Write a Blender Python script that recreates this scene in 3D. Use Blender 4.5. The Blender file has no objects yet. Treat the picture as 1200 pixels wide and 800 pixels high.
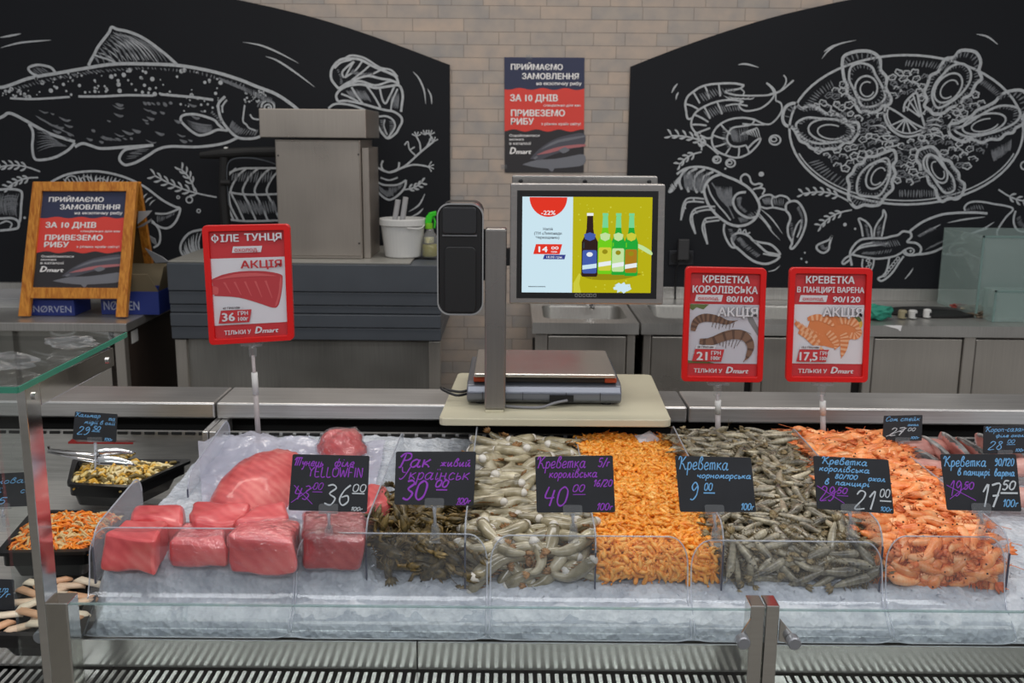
import bpy, bmesh, math, random
from math import sin, cos, tan, pi, radians, atan2, sqrt
from mathutils import Vector, Matrix, noise

sc = bpy.context.scene
COL = sc.collection
random.seed(7)

# ------------------------------------------------------------------ camera, world, lights, exposure
FPX, PITCH, ROLL = 1167.0, radians(11.62), radians(0.5)
CAM = Vector((0.0, 0.0, 1.6))
cam_data = bpy.data.cameras.new('camera')
cam_data.sensor_width = 36.0
cam_data.lens = FPX / 1200.0 * 36.0
cam_data.clip_start = 0.02
cam_data.dof.use_dof = True
cam_data.dof.focus_distance = 1.72
cam_data.dof.aperture_fstop = 9.0
cam = bpy.data.objects.new('camera', cam_data)
COL.objects.link(cam)
cam.matrix_world = Matrix.Translation(CAM) @ Matrix.Rotation(pi / 2 - PITCH, 4, 'X') @ Matrix.Rotation(ROLL, 4, 'Z')
sc.camera = cam
sc.view_settings.view_transform = 'Standard'
sc.view_settings.look = 'None'
sc.view_settings.gamma = 1.0
sc.view_settings.use_curve_mapping = False
sc.view_settings.exposure = 0.0

world = bpy.data.worlds.new('store_air')
sc.world = world
world.use_nodes = True
wn = world.node_tree
bgn = wn.nodes['Background']
# the big dim shop all round: darker low down, brighter towards the lamp rows of the ceiling
geo = wn.nodes.new('ShaderNodeTexCoord')
sep = wn.nodes.new('ShaderNodeSeparateXYZ')
rmp = wn.nodes.new('ShaderNodeValToRGB')
mr = wn.nodes.new('ShaderNodeMapRange')
mr.inputs[1].default_value = -1.0
wn.links.new(geo.outputs['Generated'], sep.inputs[0])
wn.links.new(sep.outputs[2], mr.inputs[0])
wn.links.new(mr.outputs[0], rmp.inputs[0])
rmp.color_ramp.elements[0].position = 0.2
rmp.color_ramp.elements[0].color = (0.24, 0.23, 0.22, 1)
mid_ = rmp.color_ramp.elements.new(0.52); mid_.color = (0.46, 0.44, 0.42, 1)
rmp.color_ramp.elements[1].position = 0.85
rmp.color_ramp.elements[1].color = (0.58, 0.59, 0.61, 1)
wn.links.new(rmp.outputs[0], bgn.inputs[0])
bgn.inputs[1].default_value = 0.66

def area(name, loc, sx, sy, watts, color=(1, 1, 1), rot=(0, 0, 0)):
    l = bpy.data.lights.new(name, 'AREA')
    l.shape = 'RECTANGLE'
    l.size, l.size_y, l.energy, l.color = sx, sy, watts, color
    o = bpy.data.objects.new(name, l)
    COL.objects.link(o)
    o.location, o.rotation_euler = loc, rot
    return o
area('lamp_row_over_counter', (0.1, 1.15, 3.1), 3.6, 0.5, 25, (1.0, 0.98, 0.96))
area('lamp_row_over_kitchen', (0.0, 3.3, 3.15), 3.4, 0.3, 24, (1.0, 0.92, 0.82))
area('lamp_row_in_aisle', (0.0, -1.6, 3.1), 4.5, 0.4, 50, (0.96, 0.98, 1.0), (radians(25), 0, 0))
area('lamp_tube_in_aisle', (2.6, -0.2, 2.6), 0.12, 1.2, 9, (1.0, 0.97, 0.92), (radians(35), radians(20), 0))

# ------------------------------------------------------------------ pixel -> world
def ray(px, py):
    dx, dy = px - 600.0, py - 400.0
    c, s = cos(ROLL), sin(ROLL)
    u, v = (dx * c + dy * s) / FPX, -(-dx * s + dy * c) / FPX
    return Vector((u, cos(PITCH) + v * sin(PITCH), -sin(PITCH) + v * cos(PITCH)))
def at(px, py, Y):
    d = ray(px, py)
    return CAM + d * (Y / d.y)
def onz(px, py, z):
    d = ray(px, py)
    return CAM + d * ((z - CAM.z) / d.z)

def S(r, g, b):
    f = lambda c: (c / 255 / 12.92) if c <= 10 else ((c / 255 + 0.055) / 1.055) ** 2.4
    return (f(r), f(g), f(b), 1.0)

# ------------------------------------------------------------------ mesh helper
class MB:
    def __init__(s):
        s.v, s.f, s.m = [], [], []
    def vert(s, p):
        s.v.append(tuple(p)); return len(s.v) - 1
    def face(s, idx, m=0):
        s.f.append(tuple(idx)); s.m.append(m)
    def add(s, verts, faces, m=0):
        n = len(s.v)
        s.v += [tuple(p) for p in verts]
        for f in faces:
            s.f.append(tuple(i + n for i in f)); s.m.append(m)
        return s
    def box(s, x0, x1, y0, y1, z0, z1, m=0):
        return s.hexa([(x0, y0, z0), (x1, y0, z0), (x1, y1, z0), (x0, y1, z0), (x0, y0, z1), (x1, y0, z1), (x1, y1, z1), (x0, y1, z1)], m)
    def hexa(s, c, m=0):
        return s.add(c, [(0, 3, 2, 1), (4, 5, 6, 7), (0, 1, 5, 4), (1, 2, 6, 5), (2, 3, 7, 6), (3, 0, 4, 7)], m)
    def prism(s, pts, vec, m=0):
        n = len(pts); vec = Vector(vec)
        vs = [Vector(p) for p in pts] + [Vector(p) + vec for p in pts]
        fs = [tuple(range(n))[::-1], tuple(range(n, 2 * n))]
        fs += [(i, (i + 1) % n, n + (i + 1) % n, n + i) for i in range(n)]
        return s.add(vs, fs, m)
    def tube(s, pts, r, n=8, m=0, cap=True, flat=None):
        pts = [Vector(p) for p in pts]
        rs = r if isinstance(r, (list, tuple)) else [r] * len(pts)
        base = len(s.v); up = None
        for i, p in enumerate(pts):
            t = (pts[min(i + 1, len(pts) - 1)] - pts[max(i - 1, 0)])
            t = t.normalized() if t.length > 1e-9 else Vector((0, 0, 1))
            if up is None:
                up = Vector((0, 0, 1)) if abs(t.z) < 0.9 else Vector((0, 1, 0))
            a = t.cross(up)
            if a.length < 1e-6: a = t.cross(Vector((1, 0.3, 0)))
            a.normalize(); b = a.cross(t); up = b
            ra, rb = (rs[i] if isinstance(rs[i], tuple) else (rs[i], rs[i]))
            for k in range(n):
                w = 2 * pi * k / n
                s.v.append(tuple(p + a * ra * cos(w) + b * rb * sin(w)))
        for i in range(len(pts) - 1):
            for k in range(n):
                k2 = (k + 1) % n
                s.face((base + i * n + k, base + i * n + k2, base + (i + 1) * n + k2, base + (i + 1) * n + k), m)
        if cap:
            s.face(tuple(base + k for k in range(n))[::-1], m)
            e = base + (len(pts) - 1) * n
            s.face(tuple(e + k for k in range(n)), m)
        return s
    def lathe(s, prof, c=(0, 0, 0), n=24, m=0, axis='Z', sx=1, sy=1):
        base = len(s.v); c = Vector(c)
        for r, h in prof:
            for k in range(n):
                w = 2 * pi * k / n
                p = (r * cos(w) * sx, r * sin(w) * sy, h)
                if axis == 'Y': p = (p[0], h, p[1])
                s.v.append(tuple(c + Vector(p)))
        for i in range(len(prof) - 1):
            for k in range(n):
                k2 = (k + 1) % n
                s.face((base + i * n + k, base + i * n + k2, base + (i + 1) * n + k2, base + (i + 1) * n + k), m)
        s.face(tuple(base + k for k in range(n))[::-1], m)
        e = base + (len(prof) - 1) * n
        s.face(tuple(e + k for k in range(n)), m)
        return s
    def ribbon(s, pts, w, nrm, m=0, close=False):
        """flat stroke of width w along pts lying in the plane with normal nrm"""
        pts = [Vector(p) for p in pts]; nrm = Vector(nrm); n = len(pts)
        ws = w if isinstance(w, (list, tuple)) else [w] * n
        base = len(s.v)
        for i, p in enumerate(pts):
            if close: a, b = pts[i - 1], pts[(i + 1) % n]
            else: a, b = pts[max(i - 1, 0)], pts[min(i + 1, n - 1)]
            t = b - a
            if t.length < 1e-9: t = Vector((1, 0, 0))
            side = t.normalized().cross(nrm) * (ws[i] / 2)
            s.v.append(tuple(p + side)); s.v.append(tuple(p - side))
        for i in range(n if close else n - 1):
            j = (i + 1) % n
            s.face((base + 2 * i, base + 2 * j, base + 2 * j + 1, base + 2 * i + 1), m)
        return s
    def merge(s, o, M=None):
        n = len(s.v)
        s.v += [tuple(M @ Vector(p)) if M else p for p in o.v]
        s.f += [tuple(i + n for i in f) for f in o.f]; s.m += o.m
        return s
    def mesh(s, name, mats, off=Vector((0, 0, 0)), smooth=False):
        me = bpy.data.meshes.new(name)
        me.from_pydata([tuple(Vector(p) - off) for p in s.v], [], s.f)
        for mt in (mats if isinstance(mats, (list, tuple)) else [mats]): me.materials.append(mt)
        if any(s.m): me.polygons.foreach_set('material_index', s.m)
        if smooth: me.polygons.foreach_set('use_smooth', [True] * len(me.polygons))
        me.update()
        return me

def wloc(o):
    p = Vector((0, 0, 0))
    while o: p += o.location; o = o.parent
    return p
def obj(name, mb, mats, parent=None, smooth=False, local=False, bevel=0, seg=2, sub=0, norm=True):
    """link the shape as one mesh object; coordinates are world ones unless local"""
    off = Vector((0, 0, 0)) if local or not parent else wloc(parent)
    me = mb.mesh(name, mats, off, smooth)
    if norm:
        b = bmesh.new(); b.from_mesh(me)
        bmesh.ops.recalc_face_normals(b, faces=b.faces)
        b.to_mesh(me); b.free()
    o = bpy.data.objects.new(name, me)
    COL.objects.link(o)
    if parent: o.parent = parent
    if bevel:
        md = o.modifiers.new('edge', 'BEVEL'); md.width = bevel; md.segments = seg; md.limit_method = 'ANGLE'; md.angle_limit = radians(35)
    if sub:
        md = o.modifiers.new('round', 'SUBSURF'); md.levels = sub; md.render_levels = sub
    return o
def thing(name, label, cat, loc=(0, 0, 0), group=None, kind=None):
    o = bpy.data.objects.new(name, None); COL.objects.link(o)
    o.location = loc; o.empty_display_size = 0.05
    return tag(o, label, cat, group, kind)
def tag(o, label, cat, group=None, kind=None):
    o['label'] = label; o['category'] = cat
    if group: o['group'] = group
    if kind: o['kind'] = kind
    return o
def struct(o):
    o['kind'] = 'structure'; return o

# ------------------------------------------------------------------ plane patches given by four corners (u right, v down)
class Quad:
    def __init__(s, tl, tr, br, bl):
        s.tl, s.tr, s.br, s.bl = Vector(tl), Vector(tr), Vector(br), Vector(bl)
        n = (s.tr - s.tl).cross(s.bl - s.tl).normalized()
        if n.dot(CAM - s.tl) < 0: n = -n
        s.n = n
        s.w = (s.tr - s.tl).length; s.h = (s.bl - s.tl).length
    def __call__(s, u, v, off=0.0):
        return s.tl * (1 - u) * (1 - v) + s.tr * u * (1 - v) + s.br * u * v + s.bl * (1 - u) * v + s.n * off
    def sub(s, u0, v0, u1, v1, off=0.0):
        return Quad(s(u0, v0, off), s(u1, v0, off), s(u1, v1, off), s(u0, v1, off))
def patch(mb, q, pts, off, m=0):
    mb.add([q(u, v, off) for u, v in pts], [tuple(range(len(pts)))], m)
def rect(mb, q, u0, v0, u1, v1, off, m=0):
    patch(mb, q, [(u0, v0), (u1, v0), (u1, v1), (u0, v1)], off, m)
def slab(mb, q, pts, t0, t1, m=0):
    n = len(pts)
    vs = [q(u, v, t0) for u, v in pts] + [q(u, v, t1) for u, v in pts]
    mb.add(vs, [tuple(range(n)), tuple(range(n, 2 * n))] + [(i, (i + 1) % n, n + (i + 1) % n, n + i) for i in range(n)], m)
def rrect(u0, v0, u1, v1, ru, rv, k=5):
    out = []
    for cx, cy, a0 in ((u1 - ru, v0 + rv, -90), (u1 - ru, v1 - rv, 0), (u0 + ru, v1 - rv, 90), (u0 + ru, v0 + rv, 180)):
        for i in range(k + 1):
            a = radians(a0 + 90 * i / k)
            out.append((cx + ru * cos(a), cy + rv * sin(a)))
    return out
def ring(mb, q, outer, inner, t0, t1, m=0):
    n = len(outer); b = len(mb.v)
    for pts, t in ((outer, t0), (outer, t1), (inner, t1), (inner, t0)):
        for u, v in pts: mb.vert(q(u, v, t))
    for a in range(4):
        c = (a + 1) % 4
        for i in range(n):
            j = (i + 1) % n
            mb.face((b + a * n + i, b + a * n + j, b + c * n + j, b + c * n + i), m)

_tc = {}
def text_tris(s, bold=0.0, shear=0.0):
    key = (s, bold, shear)
    if key not in _tc:
        c = bpy.data.curves.new('lettering', 'FONT'); c.body = s; c.size = 1; c.resolution_u = 2
        c.shear = shear
        o = bpy.data.objects.new('lettering', c)
        COL.objects.link(o); bpy.context.view_layer.update()
        me = bpy.data.meshes.new_from_object(o.evaluated_get(bpy.context.evaluated_depsgraph_get()))
        v0 = [(v.co.x, v.co.y) for v in me.vertices]; f0 = [tuple(p.vertices) for p in me.polygons]
        vs, fs = [], []
        # heavier letters: the same outline laid down again a hair to each side
        for dx, dy in (((0, 0), (-bold, 0), (bold, 0), (0, -bold * .6), (0, bold * .6)) if bold > .012 else ((0, 0),)):
            n = len(vs); vs += [(x + dx, y + dy, n) for x, y in v0]; fs += [tuple(i + n for i in f) for f in f0]
        bpy.data.objects.remove(o); bpy.data.curves.remove(c); bpy.data.meshes.remove(me)
        x0 = min(v[0] for v in vs); x1 = max(v[0] for v in vs); n = len(v0)
        _tc[key] = ([((x - x0) / (x1 - x0), y / 0.727, k / n * 0.00012) for x, y, k in vs], fs)
    return _tc[key]
def text(mb, q, s, u0, v0, u1, v1, off, m=0, bold=0.03, shear=0.0):
    """writing with its capitals filling the box u0..u1, v0..v1 of the patch"""
    vs, fs = text_tris(s, bold, shear)
    mb.add([q(u0 + (u1 - u0) * x, v1 + (v0 - v1) * y, off + k) for x, y, k in vs], fs, m)

def smooth_line(pts, k=4, close=False):
    n = len(pts)
    if n < 3: return [tuple(p) for p in pts]
    out = []
    for i in range(n if close else n - 1):
        p0 = pts[i - 1] if (close or i > 0) else pts[0]
        p1, p2 = pts[i], pts[(i + 1) % n]
        p3 = pts[(i + 2) % n] if (close or i + 2 < n) else pts[-1]
        for j in range(k):
            t = j / k
            out.append(tuple(0.5 * (2 * b + (c - a) * t + (2 * a - 5 * b + 4 * c - d) * t * t + (3 * b - a - 3 * c + d) * t ** 3)
                             for a, b, c, d in zip(p0, p1, p2, p3)))
    if not close: out.append(tuple(pts[-1]))
    return out

# ------------------------------------------------------------------ materials
MATS = {}
def nodes(name):
    m = bpy.data.materials.new(name); m.use_nodes = True
    nt = m.node_tree; b = nt.nodes['Principled BSDF']
    MATS[name] = m
    return m, nt, b
def N(nt, typ, **kw):
    n = nt.nodes.new(typ)
    for k, v in kw.items():
        if k.startswith('i_'): n.inputs[k[2:].replace('_', ' ')].default_value = v
        elif k.startswith('n'): n.inputs[int(k[1:])].default_value = v
        else: setattr(n, k, v)
    return n
def plain(name, col, rough=0.5, metal=0.0, spec=0.5, emit=None, var=0.0, scale=20, bump=0.0):
    m, nt, b = nodes(name)
    b.inputs['Base Color'].default_value = col
    b.inputs['Roughness'].default_value = rough
    b.inputs['Metallic'].default_value = metal
    b.inputs['Specular IOR Level'].default_value = spec
    if emit:
        b.inputs['Emission Color'].default_value = col; b.inputs['Emission Strength'].default_value = emit
    if var or bump:
        tc = N(nt, 'ShaderNodeTexCoord'); no = N(nt, 'ShaderNodeTexNoise', i_Scale=scale, i_Detail=4.0)
        nt.links.new(tc.outputs['Object'], no.inputs['Vector'])
        if var:
            r = N(nt, 'ShaderNodeValToRGB')
            r.color_ramp.elements[0].position = 0.3; r.color_ramp.elements[1].position = 0.7
            r.color_ramp.elements[0].color = tuple(c * (1 - var) for c in col[:3]) + (1,)
            r.color_ramp.elements[1].color = tuple(min(1, c * (1 + var)) for c in col[:3]) + (1,)
            nt.links.new(no.outputs[0], r.inputs[0]); nt.links.new(r.outputs[0], b.inputs['Base Color'])
        if bump:
            bp = N(nt, 'ShaderNodeBump', i_Strength=bump, i_Distance=0.005)
            nt.links.new(no.outputs[0], bp.inputs['Height']); nt.links.new(bp.outputs[0], b.inputs['Normal'])
    return m
def steel(name, col, rough=0.28, stretch=(1, 1, 60), amt=0.12, metal=0.82):
    m, nt, b = nodes(name)
    b.inputs['Metallic'].default_value = metal
    tc = N(nt, 'ShaderNodeTexCoord'); mp = N(nt, 'ShaderNodeMapping'); mp.inputs['Scale'].default_value = stretch
    no = N(nt, 'ShaderNodeTexNoise', i_Scale=6.0, i_Detail=5.0)
    nt.links.new(tc.outputs['Object'], mp.inputs[0]); nt.links.new(mp.outputs[0], no.inputs['Vector'])
    r = N(nt, 'ShaderNodeValToRGB')
    r.color_ramp.elements[0].position = 0.3; r.color_ramp.elements[1].position = 0.7
    r.color_ramp.elements[0].color = tuple(c * (1 - amt) for c in col[:3]) + (1,)
    r.color_ramp.elements[1].color = tuple(c * (1 + amt) for c in col[:3]) + (1,)
    nt.links.new(no.outputs[0], r.inputs[0]); nt.links.new(r.outputs[0], b.inputs['Base Color'])
    big = N(nt, 'ShaderNodeTexNoise', i_Scale=3.0, i_Detail=2.0)
    nt.links.new(tc.outputs['Object'], big.inputs['Vector'])
    rr = N(nt, 'ShaderNodeMapRange', n1=0.3, n2=0.7, n3=rough * 0.75, n4=rough * 1.3)
    nt.links.new(big.outputs[0], rr.inputs[0]); nt.links.new(rr.outputs[0], b.inputs['Roughness'])
    return m
def clear(name, tint=(0.93, 0.95, 0.96, 1), ior=1.35, rough=0.04, bump=0.0, scale=40, gloss=(1, 1, 1, 1), haze=0.0, hazecol=(0.8, 0.8, 0.85, 1)):
    """thin clear sheet: what it lets through plus its own reflection"""
    m = bpy.data.materials.new(name); m.use_nodes = True; MATS[name] = m
    nt = m.node_tree; nt.nodes.clear()
    out = N(nt, 'ShaderNodeOutputMaterial'); tr = N(nt, 'ShaderNodeBsdfTransparent'); gl = N(nt, 'ShaderNodeBsdfGlossy')
    tr.inputs[0].default_value = tint; gl.inputs['Roughness'].default_value = rough; gl.inputs[0].default_value = gloss
    fr = N(nt, 'ShaderNodeFresnel'); mx = N(nt, 'ShaderNodeMixShader')
    gq = N(nt, 'ShaderNodeNewGeometry'); mq = N(nt, 'ShaderNodeMapRange', n3=ior, n4=1 / ior)   # same reflection on leaving the sheet as on entering it
    nt.links.new(gq.outputs['Backfacing'], mq.inputs[0]); nt.links.new(mq.outputs[0], fr.inputs['IOR'])
    nt.links.new(fr.outputs[0], mx.inputs[0]); nt.links.new(tr.outputs[0], mx.inputs[1]); nt.links.new(gl.outputs[0], mx.inputs[2])
    last = mx.outputs[0]
    if bump:
        tc = N(nt, 'ShaderNodeTexCoord'); no = N(nt, 'ShaderNodeTexNoise', i_Scale=scale, i_Detail=3.0)
        bp = N(nt, 'ShaderNodeBump', i_Strength=bump, i_Distance=0.01)
        nt.links.new(tc.outputs['Object'], no.inputs['Vector']); nt.links.new(no.outputs[0], bp.inputs['Height'])
        nt.links.new(bp.outputs[0], gl.inputs['Normal']); nt.links.new(bp.outputs[0], fr.inputs['Normal'])
    if haze:
        df = N(nt, 'ShaderNodeBsdfDiffuse'); df.inputs[0].default_value = hazecol
        m2 = N(nt, 'ShaderNodeMixShader'); m2.inputs[0].default_value = haze
        nt.links.new(last, m2.inputs[1]); nt.links.new(df.outputs[0], m2.inputs[2]); last = m2.outputs[0]
    nt.links.new(last, out.inputs[0])
    return m
def flesh(name, c0, c1, c2, rough=0.35, scale=40, bands=0.0, vary=0.15, sss=0.0, coat=0.0):
    """speckled, slightly wet skin; each copy a little lighter or darker than the next"""
    m, nt, b = nodes(name)
    tc = N(nt, 'ShaderNodeTexCoord'); no = N(nt, 'ShaderNodeTexNoise', i_Scale=scale, i_Detail=4.0)
    oi = N(nt, 'ShaderNodeObjectInfo')
    ad = N(nt, 'ShaderNodeVectorMath', operation='ADD'); sc_ = N(nt, 'ShaderNodeVectorMath', operation='SCALE')
    cb = N(nt, 'ShaderNodeCombineXYZ')
    nt.links.new(oi.outputs['Random'], cb.inputs[0]); nt.links.new(oi.outputs['Random'], cb.inputs[1])
    nt.links.new(cb.outputs[0], sc_.inputs[0]); sc_.inputs['Scale'].default_value = 7.0
    nt.links.new(tc.outputs['Object'], ad.inputs[0]); nt.links.new(sc_.outputs[0], ad.inputs[1])
    nt.links.new(ad.outputs[0], no.inputs['Vector'])
    r = N(nt, 'ShaderNodeValToRGB')
    e = r.color_ramp.elements
    e[0].position, e[0].color = 0.3, c0
    e[1].position, e[1].color = 0.72, c2
    x = e.new(0.5); x.color = c1
    src = no.outputs[0]
    if bands:
        wv = N(nt, 'ShaderNodeTexWave', i_Scale=bands, i_Distortion=1.5); wv.bands_direction = 'X'
        nt.links.new(tc.outputs['Object'], wv.inputs['Vector'])
        ma = N(nt, 'ShaderNodeMath', operation='MULTIPLY_ADD', n1=0.045); nt.links.new(wv.outputs['Fac'], ma.inputs[0])
        sb = N(nt, 'ShaderNodeMath', operation='SUBTRACT', n1=0.022); nt.links.new(no.outputs[0], sb.inputs[0])
        nt.links.new(sb.outputs[0], ma.inputs[2]); src = ma.outputs[0]
    nt.links.new(src, r.inputs[0])
    hs = N(nt, 'ShaderNodeHueSaturation'); nt.links.new(r.outputs[0], hs.inputs['Color'])
    mr_ = N(nt, 'ShaderNodeMapRange', n3=1 - vary, n4=1 + vary)
    nt.links.new(oi.outputs['Random'], mr_.inputs[0]); nt.links.new(mr_.outputs[0], hs.inputs['Value'])
    nt.links.new(hs.outputs[0], b.inputs['Base Color'])
    b.inputs['Roughness'].default_value = rough
    b.inputs['Coat Weight'].default_value = coat; b.inputs['Coat Roughness'].default_value = .12
    if sss:
        b.inputs['Subsurface Weight'].default_value = sss; b.inputs['Subsurface Radius'].default_value = (0.01, 0.004, 0.003)
    return m

STEEL = steel('brushed_steel', (0.50, 0.49, 0.47), 0.30)
MACH = steel('warm_machine_steel', (0.40, 0.36, 0.32), 0.36, (60, 60, 1), 0.05)
STEELX = steel('brushed_steel_across', (0.46, 0.45, 0.43), 0.28, (1, 60, 60))
STEELDK = steel('dull_dark_steel', (0.38, 0.37, 0.345), 0.36, (60, 60, 1))
STEELV = steel('upright_brushed_steel', (0.56, 0.525, 0.48), 0.33, (60, 60, 1), 0.06)
MIRROR = steel('polished_steel', (0.62, 0.61, 0.58), 0.10, (1, 1, 30), 0.05, 1.0)
CHROME = plain('chrome', (0.75, 0.75, 0.76, 1), 0.12, 1.0)
BLACK = plain('black_plastic', S(24, 24, 26), 0.35)
BLACKM = plain('matt_black_plastic', S(20, 20, 21), 0.6)
DARK = plain('dark_recess', S(14, 13, 12), 0.8)
ACRYL = clear('clear_acrylic', (0.85, 0.87, 0.89, 1), 1.40, 0.05, haze=0.045)
ACRYLSIDE = clear('sheen_haze_acrylic', (0.92, 0.93, 0.95, 1), 1.15, 0.1, haze=0.20, hazecol=(0.80, 0.82, 0.86, 1))  # clear panel; diffuse white haze stands in for its pale grazing reflection
ACRYLRIM = clear('acrylic_edge', (0.80, 0.83, 0.88, 1), 1.9, 0.12, haze=0.32, hazecol=(0.75, 0.78, 0.84, 1))
ACRYLCLIP = clear('clear_clip_plastic', (0.92, 0.93, 0.94, 1), 1.5, 0.10, haze=0.05, hazecol=(0.8, 0.82, 0.85, 1))
GLASS = clear('clear_glass', (0.93, 0.955, 0.95, 1), 1.45, 0.01)
FRONTEDGE = clear('front_glass_edge', (0.72, 0.80, 0.80, 1), 1.6, 0.1, haze=0.30, hazecol=(0.40, 0.52, 0.52, 1))
SHELFGLASS = clear('shelf_glass', (0.94, 0.965, 0.955, 1), 1.30, 0.02)
GLASSEDGE = clear('green_glass_edge', (0.20, 0.55, 0.42, 1), 1.6, 0.1, haze=0.45, hazecol=(0.10, 0.42, 0.30, 1))
WHITEP = plain('white_plastic', S(205, 205, 203), 0.45)
# ================================================================== THE ROOM
YW = 4.60
def X(px, py, Y): return at(px, py, Y).x
def Z(px, py, Y): return at(px, py, Y).z

m, nt, b = nodes('brick_tiles')
tc = N(nt, 'ShaderNodeTexCoord'); sp = N(nt, 'ShaderNodeSeparateXYZ'); cb = N(nt, 'ShaderNodeCombineXYZ')
nt.links.new(tc.outputs['Object'], sp.inputs[0]); nt.links.new(sp.outputs[0], cb.inputs[0]); nt.links.new(sp.outputs[2], cb.inputs[1])
br = N(nt, 'ShaderNodeTexBrick', i_Scale=1.0, i_Mortar_Size=0.0016, i_Brick_Width=0.226, i_Row_Height=0.0555, i_Mortar_Smooth=0.4, i_Bias=0.0)
br.offset = 0.5; br.squash = 0.62; br.squash_frequency = 3
br.inputs['Color1'].default_value = S(180, 160, 144); br.inputs['Color2'].default_value = S(146, 142, 138); br.inputs['Mortar'].default_value = S(104, 97, 90)
nt.links.new(cb.outputs[0], br.inputs['Vector'])
no = N(nt, 'ShaderNodeTexNoise', i_Scale=11.0, i_Detail=6.0); nt.links.new(cb.outputs[0], no.inputs['Vector'])
rp = N(nt, 'ShaderNodeValToRGB'); rp.color_ramp.elements[0].position = 0.32; rp.color_ramp.elements[1].position = 0.68
rp.color_ramp.elements[0].color = S(146, 144, 146); rp.color_ramp.elements[1].color = S(204, 184, 166)
nt.links.new(no.outputs[0], rp.inputs[0])
mx = N(nt, 'ShaderNodeMix', data_type='RGBA', blend_type='MULTIPLY'); mx.inputs[0].default_value = 0.85
nt.links.new(br.outputs['Color'], mx.inputs[6]); nt.links.new(rp.outputs[0], mx.inputs[7])
gm = N(nt, 'ShaderNodeGamma', n1=0.52); nt.links.new(mx.outputs[2], gm.inputs[0])
nt.links.new(gm.outputs[0], b.inputs['Base Color'])
b.inputs['Roughness'].default_value = 0.75
bp = N(nt, 'ShaderNodeBump', i_Strength=0.5, i_Distance=0.004); nt.links.new(br.outputs['Fac'], bp.inputs['Height']); bp.invert = True
nt.links.new(bp.outputs[0], b.inputs['Normal'])
BRICK = m
TILE = plain('grey_floor_tile', S(120, 116, 110), 0.35, var=0.15, scale=3)

struct(obj('wall_back', MB().box(-4.2, 4.2, YW, YW + 0.12, 0, 3.3), BRICK))
struct(obj('floor', MB().box(-4.2, 4.2, -3.0, YW + 0.12, -0.05, 0.0), TILE))

# ------------------------------------------------------------------ chalkboard murals
CHALKBOARD = plain('chalkboard', S(27, 29, 34), 0.7, spec=0.22, var=0.10, scale=1.3)
CHALK = plain('chalk_paint', S(182, 186, 190), 0.85, spec=0.1, var=0.14, scale=60)
CHALKSOFT = plain('thin_chalk_paint', S(118, 121, 126), 0.9, spec=0.1, var=0.2, scale=80)
YM = YW - 0.016
def mural(name, top, xl, xr, label):
    pts = [at(px, py, YM) for px, py in smooth_line(top, 5)]
    lo = 0.80
    poly = [Vector((p.x, YM, p.z)) for p in pts]
    poly = [Vector((poly[0].x, YM, lo))] + poly + [Vector((poly[-1].x, YM, lo))]
    return tag(obj(name, MB().prism(poly, (0, 0.0145, 0)), CHALKBOARD), label, 'mural')
left_mural = mural('chalk_mural', [(-260, -22), (-150, -30), (0, -32), (120, -26), (220, -13), (280, 0), (330, 11), (380, 24), (430, 40), (480, 58), (527, 76)], 0, 0,
                   'black arched chalkboard panel with a big salmon and fish steaks drawn on it')
right_mural = mural('chalk_mural', [(739, 78), (790, 58), (850, 37), (910, 19), (970, 5), (1010, -3), (1080, -14), (1200, -24), (1330, -26), (1420, -20)], 0, 0,
                    'black arched chalkboard panel with prawns, lobster, squid and an oyster platter drawn on it')
NRM = Vector((0, -1, 0))
def cp(p): 
    q = at(p[0], p[1], YM); return Vector((q.x, YM - 0.0015, q.z))
UPX = 4.53 / FPX
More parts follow.
